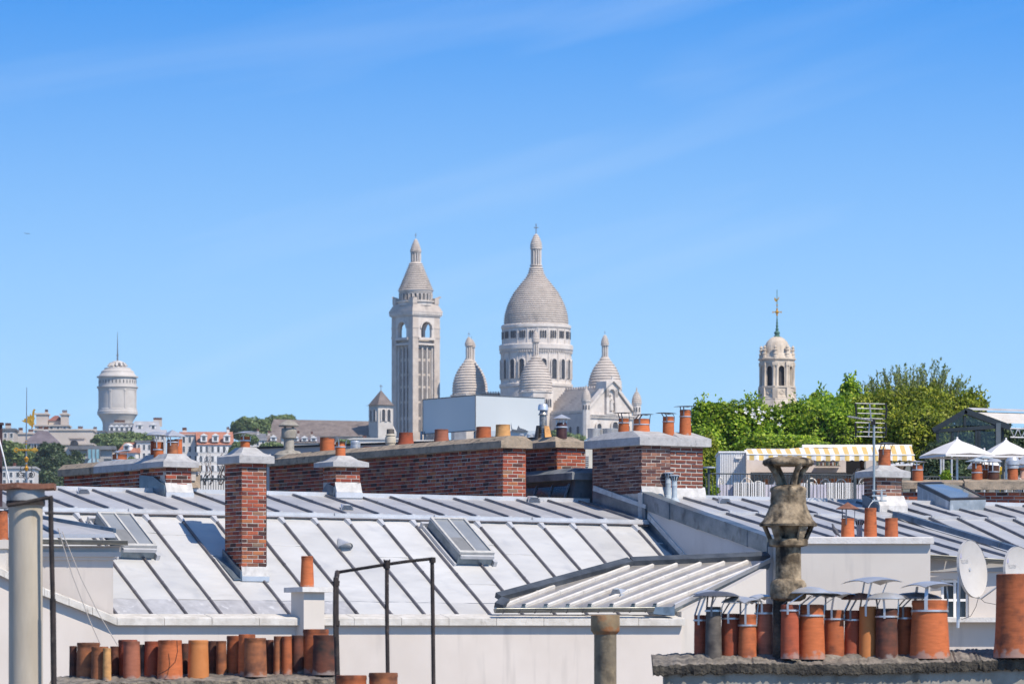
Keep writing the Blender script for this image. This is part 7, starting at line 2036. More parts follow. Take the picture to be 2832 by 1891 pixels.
# blocks under the domes, body
def blk(px0, px1, y0, y1, d, dep, m=stonel_m, name='wall', rot=True):
    """Turned block: near corner at px0..px1 along the right face."""
    a = sp_(px0, y1, d); w = (px1 - px0) * K / math.cos(ST)
    b = MB(); b.box(a - Z * 6, SU * w, SV * dep, Z * ((y1 - y0) * K + 6)); return b.build(name, m, bas)
blk(1500, 1530, 1084, 1215, -30, 11, name='turret_block')
b = MB(); b.lathe(sp_(1481.4, 1095, -26), [(47 * K, -14), (47 * K, 8 * K), (50 * K, 9 * K), (50 * K, 12 * K), (46 * K, 14 * K), (44 * K, 16 * K)], 8, rad(-98), rad(262)); b.build('dome_base', stonel_m, bas)
b = MB(); b.lathe(sp_(1296.7, 1104, 8), [(50 * K, -14), (50 * K, 8 * K), (53 * K, 9 * K), (53 * K, 12 * K), (46 * K, 13 * K), (45 * K, 16 * K)], 8, rad(-98), rad(262)); b.build('dome_base', stonel_m, bas)
b = MB(); b.lathe(sp_(1673, 1101, -14), [(49 * K, -14), (49 * K, 8 * K), (51 * K, 9 * K), (51 * K, 12 * K), (48 * K, 13 * K), (46 * K, 16 * K)], 8, rad(-98), rad(262)); b.build('dome_base', stonel_m, bas)
b = MB(); a = sp_(1290, 1215, 22); b.box(a - Z * 5, Vector((330 * K, 0, 0)), Vector((0, 40, 0)), Z * (130 * K + 5)); b.build('body', stonel_m, bas)
b = MB(); a = sp_(1326, 1092, 4)
for i in range(11): b.box(a + Vector((i * 7.2 * K, 0, 0)), Vector((4.5 * K, 0, 0)), Vector((0, 1, 0)), Z * 10 * K)
b.box(a, Vector((80 * K, 0, 0)), Vector((0, 1.2, 0)), Z * 5 * K); b.build('balustrade', stonel_m, bas)
for i in range(2): window(bas, sp_(1509 + i * 11, 1126, -31) + SU * 0, SU, -SV, 6 * K, 23 * K, slot_m, frame=1.5 * K)
# statue gable facade and nave roof
FX, FD_ = 1688.0, -38.0
fc = sp_(FX, 1148, FD_); W = 60 * K / math.cos(ST)
hz = lambda y: (1148 - y) * K
g = [fc - SU * W + Z * hz(1215), fc + SU * W + Z * hz(1215), fc + SU * W + Z * hz(1140), fc + SU * 15 * K + Z * hz(1075), fc - SU * 15 * K + Z * hz(1075), fc - SU * W + Z * hz(1140)]
b = MB(); b.prism(g, SV * 3); fac = b.build('gable_front', stonel_m, bas)
for s in (-1, 1):                               # raking cornice and turrets
    b = MB(); p0, p1 = fc + SU * s * (W + .4) + Z * hz(1138), fc + SU * s * 14 * K + Z * hz(1072)
    b.prism([p0 - SV * .7, p0 - SV * .7 + Z * 1.2, p0 + SV * 1.5 + Z * 1.2, p0 + SV * 1.5], p1 - p0); b.build('raking_cornice', stonel_m, fac)
    tc_ = fc + SU * s * (W + 12 * K) - SV * .6
    b = MB(); b.lathe(tc_, [(11.5 * K, hz(1215)), (11.5 * K, hz(1118)), (13.5 * K, hz(1116)), (13.5 * K, hz(1112))], 8); tu = b.build('turret', stonel_m, bas)
    b = MB(); b.lathe(tc_, ringed([(12.5 * K, hz(1112)), (12.2 * K, hz(1104)), (10 * K, hz(1095)), (6.5 * K, hz(1087)), (1.2 * K, hz(1080))], 6, .2), 20); b.lathe(tc_ + Z * hz(1080), [(.25, -.3), (.25, .6), (.02, 1.4)], 6); b.build('turret_dome', stone_m, tu, smooth=25)
    for a in (-90, -50, -130): 
        e = Vector((math.cos(rad(a)), math.sin(rad(a)), 0)); window(tu, tc_ + e * 11.2 * K + Z * hz(1136), Vector((-e.y, e.x, 0)), e, 3 * K, 12 * K, slot_m, depth=.12, name='slit_window')
# the niche with the statue
nc = fc - SV * 1.0
b = MB()
for s in (-1, 1): b.box(nc + SU * (s * 15 * K - 5 * K) + Z * hz(1140), SU * 10 * K, SV * 3.5, Z * 62 * K)
b.box(nc - SU * 20 * K + Z * hz(1146), SU * 40 * K, SV * 3, Z * 6 * K)
r = 10.5 * K; cy = hz(1088); n = 10; top = cy + 14 * K
for i in range(n):
    a0, a1 = math.pi * i / n, math.pi * (i + 1) / n
    q = lambda a: nc + SU * r * math.cos(a) + Z * (cy + r * math.sin(a))
    b.prism([q(a0), nc + SU * r * math.cos(a0) + Z * top, nc + SU * r * math.cos(a1) + Z * top, q(a1)], SV * 3)
for s in (-1, 1): b.box(nc + SU * (s * 15.2 * K - 4.8 * K) + Z * (cy - 12 * K), SU * 9.6 * K, SV * 3.4, Z * (26 * K))
b.prism([nc - SU * 24 * K + Z * top, nc + SU * 24 * K + Z * top, nc + Z * (top + 17 * K)], SV * 4)
nic = b.build('niche', stonel_m, bas)
b = MB(); b.prism([nc - SU * 27 * K - SV * .8 + Z * (top - .3), nc - SV * .8 + Z * (top + 18 * K), nc - SV * .8 + Z * (top + 22 * K), nc - SU * 27 * K - SV * .8 + Z * (top + 2.0)], SV * 5)
b.prism([nc + SU * 27 * K - SV * .8 + Z * (top - .3), nc - SV * .8 + Z * (top + 18 * K), nc - SV * .8 + Z * (top + 22 * K), nc + SU * 27 * K - SV * .8 + Z * (top + 2.0)], SV * 5)
b.tube([nc + Z * (top + 20 * K), nc + Z * (top + 30 * K)], .4, 6); b.build('niche_roof', stonel_m, nic)
b = MB(); b.prism(arch_pts(nc + SV * 1.9 + Z * hz(1138), SU, 20 * K, 60 * K), SV * .5); b.build('niche_shadow', mat('niche shade', (.2, .18, .165), (.26, .235, .21), scale=.6, rough=.95), nic)  # dark sheet paints the shade inside the niche
sc_ = nc + SV * .6 + Z * hz(1136)
b = MB(); b.lathe(sc_, [(6.5 * K, 0), (6 * K, 12 * K), (5.2 * K, 24 * K), (5.8 * K, 32 * K), (3.2 * K, 37 * K), (1.8 * K, 38.5 * K), (2.6 * K, 41 * K), (2.2 * K, 44 * K), (.1, 46 * K)], 12)
b.tube([sc_ + SU * 4 * K + Z * 33 * K, sc_ + SU * 7 * K + Z * 25 * K - SV * .3, sc_ + SU * 3 * K + Z * 20 * K - SV * .8], 1.5 * K, 6); b.tube([sc_ - SU * 4 * K + Z * 33 * K, sc_ - SU * 7 * K + Z * 26 * K - SV * .3, sc_ - SU * 5 * K + Z * 30 * K - SV * 1.2], 1.5 * K, 6)
b.build('statue', white_m if False else stonel_m, nic, smooth=50)
for x, w_, y0, y1 in ((-34, 15, 1172, 1208), (10, 20, 1166, 1212), (44, 14, 1172, 1208)):
    window(bas, fc + SU * x * K / math.cos(ST) - SV * .1 + Z * hz(y1), SU, -SV, w_ * K, (y1 - y0) * K, slot_m, frame=4 * K, depth=.35)
b = MB(); b.box(fc - SU * (W + .3) - SV * .8 + Z * hz(1150), SU * (2 * W + .6), SV * .8, Z * 3 * K); b.box(fc - SU * (W + .3) - SV * .5 + Z * hz(1157), SU * (2 * W + .6), SV * .5, Z * 2 * K)
for i in range(26): b.box(fc + SU * lerp(-W, W, i / 26) - SV * .6 + Z * hz(1154), SU * .45, SV * .5, Z * .5)
b.build('string_course', stonel_m, fac)
b = MB(); b.lathe(fc - SU * 36 * K - SV * .15 + Z * hz(1118), [(0, 0)], 3)
# nave roof: long slope facing left of the gable, laid in stone courses
nL_ = 20.0
e0, e1 = fc - SU * (W - .5) + Z * hz(1143), fc + Z * hz(1078)
rows = 11
for s in (-1,):
    for i in range(rows):
        p, q = lerp(e0, e1, i / rows), lerp(e0, e1, (i + 1) / rows)
        b = MB(); b.prism([p + SV * 2.9, p + SV * 2.9 + Z * .8 - SU * .3, q + SV * 2.9 + Z * .12, q + SV * 2.9], SV * nL_); b.build('stone_course', stonel_m, bas)
b = MB(); b.prism([e0 + SV * 3, e1 + SV * 3, fc + SU * (W - .5) + Z * hz(1143) + SV * 3], SV * nL_); b.build('nave_roof', stone_m, bas)
b = MB()
for i in range(16): b.box(e1 + SV * (3 + i * nL_ / 16) - SU * .2, SU * .4, SV * .7, Z * 1.5)
b.box(e1 + SV * 3 - SU * .25, SU * .5, SV * nL_, Z * .8); b.build('ridge_crest', stone_m, bas)
b = MB(); b.box(fc - SU * (W - .2) + SV * 3 - Z * 11, SU * .5, SV * nL_, Z * (hz(1144) + 11)); nw = b.build('nave_wall', mat('basilica shaded side stone', (.42, .385, .365), (.52, .48, .45), scale=.5, rough=.95), bas)  # shade of this flank painted as a darker stone colour
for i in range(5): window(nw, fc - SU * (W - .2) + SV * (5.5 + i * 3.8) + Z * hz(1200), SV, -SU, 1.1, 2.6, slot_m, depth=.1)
tree('small dark shrub tree below the basilica facade', [bl(1560, 1208, 28, 14, SD - 70), bl(1592, 1212, 26, 11, SD - 70), bl(1535, 1205, 16, 16, SD - 70)], 1400, 1.1, leaf_f, 41, trunk=False, group='trees on the hill')

# ================================================================ campanile
cp = thing('bell_tower', sp_(1141.7, 1210, 10), 'tall square stone bell tower with conical stone roof, left of the great dome', 'bell tower')
Wc = 96 * K
cc = sp_(1141.7, 1210, 10); mid = cc + SU * Wc / 2 + SV * Wc / 2
hc = lambda y: (1210 - y) * (SD + 10) / F
b = MB(); b.box(cc + (SU + SV) * 1.3 - Z * 12, SU * (Wc - 2.6), SV * (Wc - 2.6), Z * (hc(936) + 12)); b.build('shaft', stone_m, cp)
pw = 20 * K                                    # corner piers
for i, (a, e) in enumerate(((0, 0), (1, 0), (0, 1), (1, 1))):
    o = cc + SU * a * (Wc - pw) + SV * e * (Wc - pw)
    b = MB(); b.box(o - Z * 12, SU * pw, SV * pw, Z * (hc(872) + 12))
    for q in range(2): b.box(o - (SU + SV) * .12 + Z * hc(932 - q * 26), SU * (pw + .24), SV * (pw + .24), Z * .5)
    b.build('corner_pier', stone_m, cp)
iw = Wc - 2 * pw                               # face between the piers
for fo, ex, nn in ((cc + SU * pw, SU, -SV), (cc + SV * pw, SV, -SU), (cc + SU * (Wc) + SV * pw, SV, SU), (cc + SV * Wc + SU * pw, SU, SV)):
    o = fo - nn * (1.0)
    # belfry arch: an open wall with a round-headed opening
    y0, y1, yt = hc(932), hc(885), hc(872)
    aw_ = iw * .66; n = 10; r = aw_ / 2; cx_ = o + ex * iw / 2; zs = y1 - r - .0
    zc = hc(893) - 0
    b = MB()
    b.box(o + Z * y0, ex * (iw - aw_) / 2, nn * 1.0, Z * (yt - y0)); b.box(o + ex * (iw + aw_) / 2 + Z * y0, ex * (iw - aw_) / 2, nn * 1.0, Z * (yt - y0))
    zc = hc(906)
    for i in range(n):
        a0, a1 = math.pi * i / n, math.pi * (i + 1) / n
        q = lambda a: cx_ + ex * r * math.cos(a) + Z * (zc + r * math.sin(a))
        b.prism([q(a0), cx_ + ex * r * math.cos(a0) + Z * yt, cx_ + ex * r * math.cos(a1) + Z * yt, q(a1)], nn * 1.0)
    b.build('belfry_arch', stonel_m, cp)
    b = MB()
    for i in range(n):
        a0, a1 = math.pi * i / n, math.pi * (i + 1) / n
        q = lambda rr, a: cx_ + ex * rr * math.cos(a) + Z * (zc + rr * math.sin(a)) + nn * .9
        b.prism([q(r, a0), q(r * 1.25, a0), q(r * 1.25, a1), q(r, a1)], nn * .45)
    b.build('arch_moulding', stonel_m, cp)
    b = MB(); b.box(o + Z * hc(938) + nn * .6, ex * iw, nn * .9, Z * .8); b.box(o + Z * hc(952) + nn * .4, ex * iw, nn * .7, Z * .6); b.build('sill_course', stonel_m, cp)
    if nn.y > 0 and nn != -SU: continue
    for j in range(3):                          # three tall lancets in tiers
        for t_, (ya, yb) in enumerate(((988, 960), (1030, 996), (1064, 1036), (1106, 1070), (1150, 1112), (1192, 1158))):
            w = iw * .15; xo = iw * (.22 + .28 * j)
            window(cp, o + ex * xo + nn * -.28 + Z * hc(ya), ex, nn, w, hc(yb) - hc(ya), slotl_m, depth=.10, name='lancet')
    for xo in (.035, .35, .65, .965):
        b = MB(); b.tube([o + ex * iw * xo + nn * .05 + Z * hc(1205), o + ex * iw * xo + nn * .05 + Z * hc(956)], .30, 6); b.build('shaft_column', stonel_m, cp)
b = MB(); b.box(cc - (SU + SV) * .6 + Z * hc(869), SU * (Wc + 1.2), SV * (Wc + 1.2), Z * 8 * K); b.box(cc - (SU + SV) * .4 + Z * hc(872), SU * (Wc + .8), SV * (Wc + .8), Z * 4 * K)
for ex, o in ((SU, cc - SV * .75), (SV, cc - SU * .75)):
    for i in range(15): b.box(o + ex * (Wc + .6) * (i + .2) / 15 + Z * hc(867), ex * .42, (SV if ex is SU else SU) * .8, Z * 4.5 * K)
b.build('cornice', stonel_m, cp)
b = MB(); lo = [cc - (SU + SV) * .7 + Z * hc(861), cc + SU * (Wc + .7) - SV * .7 + Z * hc(861), cc + (SU + SV) * (Wc + .7) + Z * hc(861), cc + SV * (Wc + .7) - SU * .7 + Z * hc(861)]
for st_ in range(4):
    f0, f1 = st_ / 4, (st_ + 1) / 4; m0 = mid + Z * hc(lerp(861, 838, f0)); m1 = mid + Z * hc(lerp(861, 838, f1))
    sc0 = lerp(1.0, .80, f0); sc1 = lerp(1.0, .80, f1)
    for i in range(4):
        p, q = lo[i] - mid, lo[(i + 1) % 4] - mid; p, q = Vector((p.x, p.y, 0)), Vector((q.x, q.y, 0))
        b.quad(m0 + p * sc0, m0 + q * sc0, m1 + q * (sc0 * .985), m1 + p * (sc0 * .985)); b.quad(m1 + p * sc0 * .985, m1 + q * sc0 * .985, m1 + q * sc1, m1 + p * sc1)
b.build('roof_steps', stone_m, cp)
cm_ = mid + Z * 0
b = MB(); b.lathe(cm_, [(50 * K, hc(842)), (50 * K, hc(834)), (54 * K, hc(832)), (54 * K, hc(829)), (44 * K, hc(828)), (44 * K, hc(806)), (48 * K, hc(804)), (48 * K, hc(799)), (46 * K, hc(799))], 32); ar = b.build('arcade_drum', stonel_m, cp, smooth=30)
for i in range(24):
    a = 2 * math.pi * i / 24; e = Vector((math.cos(a), math.sin(a), 0)); x = Vector((-e.y, e.x, 0))
    if e.y < .35: window(ar, cm_ + e * 43.8 * K + Z * hc(826), x, e, 6.4 * K, 18 * K, slot_m, frame=1.3 * K, depth=.12)
for a_ in (-SU - SV, SU - SV, SU + SV, SV - SU):
    q = mid + a_.normalized() * 55 * K + Z * hc(838); b = MB(); b.box(q - SU * .9 - SV * .9, SU * 1.8, SV * 1.8, Z * 2.0); b.prism([q - a_.normalized() * .5 + Z * 1.4, q + a_.normalized() * 1.5 + Z * 2.2, q + a_.normalized() * 1.4 + Z * 2.7, q + Z * 2.2], Vector((.5, 0, 0))); b.build('gargoyle', stone_m, cp)
b = MB(); b.lathe(cm_, ringed([(46.8 * K, hc(799)), (41 * K, hc(786)), (31 * K, hc(762)), (21 * K, hc(738)), (14.2 * K, hc(720))], 15, .5), 40); cone = b.build('stone_cone', stone_m, cp, smooth=25)
b = MB(); b.lathe(cm_, [(14.5 * K, hc(720)), (10 * K, hc(719)), (10 * K, hc(695)), (15 * K, hc(694)), (15.5 * K, hc(690))], 20); b.build('lantern_core', stone_m, cone)
for i in range(11):
    a = 2 * math.pi * i / 11; e = Vector((math.cos(a), math.sin(a), 0)) * 12.8 * K; b = MB(); b.tube([cm_ + e + Z * hc(719), cm_ + e + Z * hc(694)], 1.9 * K, 6); b.build('column', stonel_m, cone)
b = MB(); b.lathe(cm_, ringed([(15.2 * K, hc(690)), (13.5 * K, hc(683)), (9 * K, hc(670)), (4 * K, hc(659)), (1.2 * K, hc(655))], 8, .2), 24); b.build('lantern_cap', stone_m, cone, smooth=25)
cross(cone, cm_ + Z * hc(655), 16 * K)

# ================================================================ old church beside it
OD = 1820.0; K2 = OD / F
oc = thing('old_church', P(900, 1215, OD), 'old church with long brown tiled roof and short square tower with pyramid roof', 'church')
def op(px, py, d=0.0): return P(px, py, OD + d)
OU = Vector((math.cos(rad(33)), math.sin(rad(33)), 0)); OV = Vector((-math.sin(rad(33)), math.cos(rad(33)), 0))
c = op(1045.7, 1170); wr, wl_ = 41 * K2 / OU.x, 27 * K2 / -OV.x
b = MB(); b.box(c - Z * 8, OU * wr, OV * wl_, Z * (51 * K2 + 8)); tw = b.build('tower', mat('old church stone', (.46, .425, .385), (.56, .525, .48), scale=.5, rough=.95), oc)
b = MB(); o = c - OU * .9 - OV * .9 + Z * 51 * K2; q = [o, o + OU * (wr + 1.8), o + OU * (wr + 1.8) + OV * (wl_ + 1.8), o + OV * (wl_ + 1.8)]; ap = sum(q, Vector()) / 4 + Z * 43 * K2
md = [lerp(p, ap, .2) + Z * -.9 for p in q]
for i in range(4): j = (i + 1) % 4; b.quad(q[i], q[j], md[j], md[i]); b.poly([md[i], md[j], ap])
b.poly(q[::-1]); b.build('tower_roof', tileb_m, oc)
b = MB(); b.tube([ap, ap + Z * 15 * K2], .12, 5); b.tube([ap + Z * 10 * K2 - Vector((.5, 0, 0)), ap + Z * 10 * K2 + Vector((.5, 0, 0))], .1, 5); b.build('cross', steeld_m, oc)
for i in range(2): window(tw, c + OU * wr * (.32 + .36 * i) + Z * 6 * K2, OU, -OV, wr * .22, 33 * K2, slot_m, frame=.35, depth=.1)
for i in range(2): window(tw, c + OV * wl_ * (.32 + .36 * i) + Z * 6 * K2, OV, -OU, wl_ * .22, 33 * K2, slot_m, frame=.35, depth=.1)
r0, r1, e0, e1 = op(757, 1159, 14), op(1067, 1165, 14), op(737, 1206, 4), op(1086, 1206, 4)
b = MB(); b.quad(e0, e1, r1, r0); bk0, bk1 = op(757, 1206, 24), op(1086, 1206, 24); b.quad(r0, r1, bk1, bk0); b.poly([e0, r0, bk0]); b.poly([e1, bk1, r1]); b.build('nave_roof', tileb_m, oc)
b = MB(); b.prism([r1, r1 + Z * 1.2, e1 + Z * 1.2, e1], Vector((1.2, .6, 0))); b.build('gable_coping', MATS['old church stone'], oc)
b = MB(); a = op(735, 1240, 5); b.box(a - Z * 6, Vector((350 * K2, 0, 0)), Vector((0, 15, 0)), Z * (34 * K2 + 6)); b.build('nave_wall', MATS['old church stone'], oc)
for i in range(9):
    q = op(840 + i * 27, 1212, 4.7); b = MB(); b.box(q, Vector((.7, 0, 0)), Vector((0, .5, 0)), Z * -1.2); b.build('slit_window', slot_m, oc)

# ================================================================ water tower
TD2 = 1950.0; K3 = TD2 / F
c = P(325, 1215, TD2); h = lambda y: (1215 - y) * K3
wt = thing('water_tower', c, 'round white stone water tower with domed cap and mast on the skyline', 'water tower')
b = MB(); b.lathe(c, [(42 * K3, -10), (41 * K3, h(1172)), (42.5 * K3, h(1166)), (47 * K3, h(1158)), (52.5 * K3, h(1150)), (53.5 * K3, h(1148)), (56 * K3, h(1146)), (56 * K3, h(1138)), (54.5 * K3, h(1136)), (54 * K3, h(1131)), (52.8 * K3, h(1130)), (52.8 * K3, h(1080)), (54 * K3, h(1078)), (54 * K3, h(1075)), (57 * K3, h(1072)), (57 * K3, h(1069)), (52.5 * K3, h(1068)), (52.5 * K3, h(1045)), (57.5 * K3, h(1044)), (57.5 * K3, h(1041)), (53 * K3, h(1041))], 56); ws = b.build('shaft', wtower_m, wt, smooth=30)
b = MB(); b.lathe(c, [(54 * K3, h(1042)), (45.5 * K3, h(1031)), (45 * K3, h(1027)), (37 * K3, h(1022)), (36.5 * K3, h(1018)), (22 * K3, h(1015)), (17 * K3, h(1014)), (14 * K3, h(1012)), (14 * K3, h(1006)), (17 * K3, h(1004)), (16 * K3, h(1001)), (10 * K3, h(998)), (.1, h(997))], 40); rf = b.build('cap', wtower_m, wt, smooth=30)
for i in range(12):
    a = 2 * math.pi * i / 12; e = Vector((math.cos(a), math.sin(a), 0)); x = Vector((-e.y, e.x, 0)); b = MB(); b.prism([c + e * 13 * K3 - x * .35 + Z * h(1005), c + e * 13 * K3 + x * .35 + Z * h(1005), c + e * 21 * K3 + x * .35 + Z * h(1015), c + e * 21 * K3 - x * .35 + Z * h(1015)], e * 1.0 + Z * .3); b.build('bracket', wtower_m, rf)
for i in range(8):
    a = rad(-90 + 22.5 + 5 + 45 * i); e = Vector((math.cos(a), math.sin(a), 0)); x = Vector((-e.y, e.x, 0))
    b = MB(); b.box(c + e * 52 * K3 - x * 2.6 * K3 + Z * h(1130), x * 5.2 * K3, e * 2.2 * K3, Z * 52 * K3); b.box(c + e * 52 * K3 - x * 3.4 * K3 + Z * h(1083), x * 6.8 * K3, e * 3.2 * K3, Z * 5 * K3); b.build('pilaster', wtower_m, ws)
    if e.y > .2: continue
    for q in range(-1, 3):
        a2 = a + rad(11.2 * q - 5); e2 = Vector((math.cos(a2), math.sin(a2), 0)); x2 = Vector((-e2.y, e2.x, 0)); window(ws, c + e2 * 52.2 * K3 + Z * h(1061), x2, e2, 2.6 * K3, 9.5 * K3, slot_m, depth=.08)
b = MB(); b.tube([c + Z * h(998), c + Z * h(985), c + Z * h(918)], [.3, .22, .06], 6); b.lathe(c + Z * h(982), [(0, -.5), (.45, 0), (0, .5)], 6); b.build('mast', steeld_m, wt)

# ================================================================ church lantern at the right
ND = 500.0; K4 = ND / F
c = P(2149, 1130, ND); h = lambda y: (1130 - y) * K4
lt = thing('church_lantern', c, 'octagonal stone church lantern with gilded cockerel on its finial, above the green climber', 'church tower')
ph = rad(-90 + 14)
def oct_(prof, m=lstone_m, name='drum', n=8): b = MB(); b.lathe(c, [(r * K4, h(y)) for r, y in prof], n, ph + math.pi / 8, ph + math.pi / 8 + 2 * math.pi); return b.build(name, m, lt)
oct_([(66, 1140), (63, 1128), (55, 1108), (55, 1104), (52, 1102), (52, 1098), (49, 1095), (49, 1076), (52, 1073), (52, 1069), (30, 1068)], name='base')
oct_([(37, 1070), (37, 1000)], mat('lantern inside', (.06, .055, .06), (.09, .085, .085), scale=1, rough=.9), 'dark_interior')
oct_([(45, 1008), (48, 1006), (48, 1001), (49, 998), (53, 995), (53, 992), (47, 990), (44, 982), (42, 978)], name='cornice')
for i in range(8):
    a = ph + math.pi / 4 * i; e = Vector((math.cos(a), math.sin(a), 0)); x = Vector((-e.y, e.x, 0))
    # wall bay with arch
    w = 2 * 44 * math.tan(math.pi / 8) * K4; o = c + e * 41 * K4; aw_ = w * .46; r = aw_ / 2; y0, yt, zc = h(1070), h(1003), h(1022) + 0; n = 8
    b = MB(); b.box(o - x * w / 2 + Z * y0, x * (w - aw_) / 2, e * 3 * K4, Z * (yt - y0)); b.box(o + x * aw_ / 2 + Z * y0, x * (w - aw_) / 2, e * 3 * K4, Z * (yt - y0))
    for q_ in range(n):
        a0, a1 = math.pi * q_ / n, math.pi * (q_ + 1) / n; q = lambda t_: o + x * r * math.cos(t_) + Z * (zc + r * math.sin(t_))
        b.prism([q(a0), o + x * r * math.cos(a0) + Z * yt, o + x * r * math.cos(a1) + Z * yt, q(a1)], e * 3 * K4)
    b.box(o - x * 1.5 * K4 + Z * (zc + r) , x * 3 * K4, e * 4.4 * K4, Z * 6 * K4)
    bay = b.build('arched_bay', lstone_m, lt)
    a2 = a + math.pi / 8; e2 = Vector((math.cos(a2), math.sin(a2), 0)); x2 = Vector((-e2.y, e2.x, 0))
    for s in (-1, 1):
        q = c + e2 * 46.5 * K4 + x2 * s * 4.4 * K4; b = MB(); b.lathe(q, [(3.6 * K4, h(1070)), (3.6 * K4, h(1067)), (2.6 * K4, h(1065)), (2.5 * K4, h(1018)), (3.4 * K4, h(1014)), (4 * K4, h(1012))], 10); b.build('column', lstone_m, lt, smooth=40)
    b = MB(); b.box(c + e2 * 40 * K4 - x2 * 8 * K4 + Z * h(1012), x2 * 16 * K4, e2 * 10 * K4, Z * 9 * K4); b.box(c + e2 * 44 * K4 - x2 * 7 * K4 + Z * h(1101), x2 * 14 * K4, e2 * 8 * K4, Z * 27 * K4); b.prism([c + e2 * 46 * K4 - x2 * 4 * K4 + Z * h(1104), c + e2 * 46 * K4 + x2 * 4 * K4 + Z * h(1104), c + e2 * 62 * K4 + x2 * 5 * K4 + Z * h(1132), c + e2 * 62 * K4 - x2 * 5 * K4 + Z * h(1132)], e2 * 4 * K4); b.build('buttress', lstone_m, lt)
    b = MB(); q = c + e * 43.5 * K4 + Z * h(1086); d_ = 7 * K4
    for p0, p1 in ((x * d_, Z * d_), (Z * d_, -x * d_), (-x * d_, -Z * d_), (-Z * d_, x * d_)): b.tube([q + e * 2 * K4 + p0, q + e * 2 * K4 + p1], 1.1 * K4, 4)
    b.build('lozenge', lstone_m, lt)
    q = c + e2 * 44 * K4 + Z * h(990); b = MB(); b.lathe(q, [(6 * K4, 0), (5.5 * K4, 9 * K4), (7 * K4, 10 * K4), (4 * K4, 13 * K4), (4.5 * K4, 19 * K4), (6.5 * K4, 21 * K4), (3 * K4, 24 * K4), (5 * K4, 28 * K4), (1 * K4, 34 * K4)], 8); b.build('pinnacle', lstone_m, lt)
b = MB(); b.lathe(c, [(40 * K4, h(984)), (36.5 * K4, h(968)), (34 * K4, h(958)), (29 * K4, h(947)), (22 * K4, h(939)), (13 * K4, h(933)), (9 * K4, h(932))], 32); dm = b.build('dome', lstone_m, lt, smooth=40)
for i in range(16):
    a = ph + math.pi / 8 * i; e = Vector((math.cos(a), math.sin(a), 0)); b = MB(); b.tube([c + e * r_ * K4 + Z * h(y) for r_, y in ((38, 978), (36, 966), (33, 956), (27, 945), (18, 936), (10, 932))], .9 * K4, 5); b.build('dome_rib', lstone_m, dm)
b = MB(); b.lathe(c, [(9 * K4, h(933)), (8.5 * K4, h(929)), (6 * K4, h(926)), (8.5 * K4, h(921)), (8 * K4, h(919)), (3.5 * K4, h(914)), (4.8 * K4, h(910)), (2.2 * K4, h(906)), (3.6 * K4, h(902)), (2 * K4, h(897)), (3 * K4, h(893)), (1.6 * K4, h(888)), (2.2 * K4, h(884)), (1.2 * K4, h(880)), (.9 * K4, h(802)), (0, h(800))], 12); b.build('finial', copper_m, dm, smooth=40)
b = MB(); q = c + Z * h(863)
for s in (-1, 1):
    b.prism([q + Vector((s * 2 * K4, 0, -1.6 * K4)), q + Vector((s * 9 * K4, 0, -1 * K4)), q + Vector((s * 14 * K4, 0, -3.4 * K4)), q + Vector((s * 12 * K4, 0, 0)), q + Vector((s * 14 * K4, 0, 3.4 * K4)), q + Vector((s * 9 * K4, 0, 1 * K4)), q + Vector((s * 2 * K4, 0, 1.6 * K4))], Vector((0, .06, 0)))
b.lathe(q, [(1 * K4, -11 * K4), (3 * K4, -9 * K4), (2 * K4, -6 * K4), (5.5 * K4, 0), (2 * K4, 6 * K4), (3 * K4, 9 * K4), (1 * K4, 11 * K4)], 10); b.lathe(c + Z * h(844), [(0, -3 * K4), (3.4 * K4, 0), (0, 3 * K4)], 8); b.build('gilded_cross', gold_m, dm)
def cockerel(par, q, s, m=gold_m, flip=1):
    V2 = [(0, 0), (3, 3), (6, 8), (8, 12), (6, 14), (4.5, 12), (3, 8), (-2, 6), (-5, 10), (-8, 13), (-9, 8), (-8, 2), (-4, -1), (-1, -2)]
    b = MB(); b.prism([q + Vector((flip * x * s, -.0, z * s)) for x, z in V2], Vector((0, 1.8 * s, 0))); b.tube([q - Z * 4 * s, q], .8 * s, 5); return b.build('cockerel', m, par)
cockerel(dm, c + Z * h(833), K4 * .85)
# its hidden lower storeys
b = MB(); b.lathe(c, [(66 * K4, h(1140)), (75 * K4, h(1200)), (80 * K4, h(1200)), (80 * K4, -c.z)], 8, ph + math.pi / 8, ph + math.pi / 8 + 2 * math.pi); b.build('tower_base', lstone_m, lt)

# ================================================================ gilded weathervane cross at the left
VD = 230.0; k = VD / F; VX = 74.5
gv = thing('gilded_cross', P(VX, 1340, VD), 'ornate gilded cross with cockerel on a dark rod, far left above the rusty lid', 'weathervane')
vp = lambda x, y, d=0.0: P(x, y, VD + d)
b = MB(); b.tube([vp(VX, 1420), vp(VX - 1, 1335), vp(VX - 2, 1240), vp(VX - .5, 1071)], [.055, .045, .03, .012], 8); b.build('rod', mat('rod grey', (.22, .24, .27), (.3, .32, .35), scale=5, rough=.4, metal=.6), gv, smooth=50)
b = MB(); q = vp(86, 1166)
body_ = [(0, -12), (5, -8), (8, 2), (8, 16), (9, 30), (12, 33), (8, 36), (4, 30), (2, 16), (-3, 22), (-5, 14), (-10, 18), (-11, 8), (-18, 10), (-20, 4), (-28, 4), (-20, -1), (-8, -4), (-4, -10)]
b.prism([q + Vector((x * k, 0, z * k)) for x, z in body_], Vector((0, .12, 0)))
for x, z, r in ((0, 4, 7), (4, -4, 6), (6, 10, 5), (-8, 4, 5), (3, -12, 3.5), (7, 22, 3.2), (2, -17, 2.5)): b.lathe(q + Vector((x * k, .06, z * k)), [(0, -r * k), (r * .8 * k, -r * .4 * k), (r * .8 * k, r * .4 * k), (0, r * k)], 8)
b.build('cockerel', gold_m, gv, smooth=30)
b = MB(); y = 1244
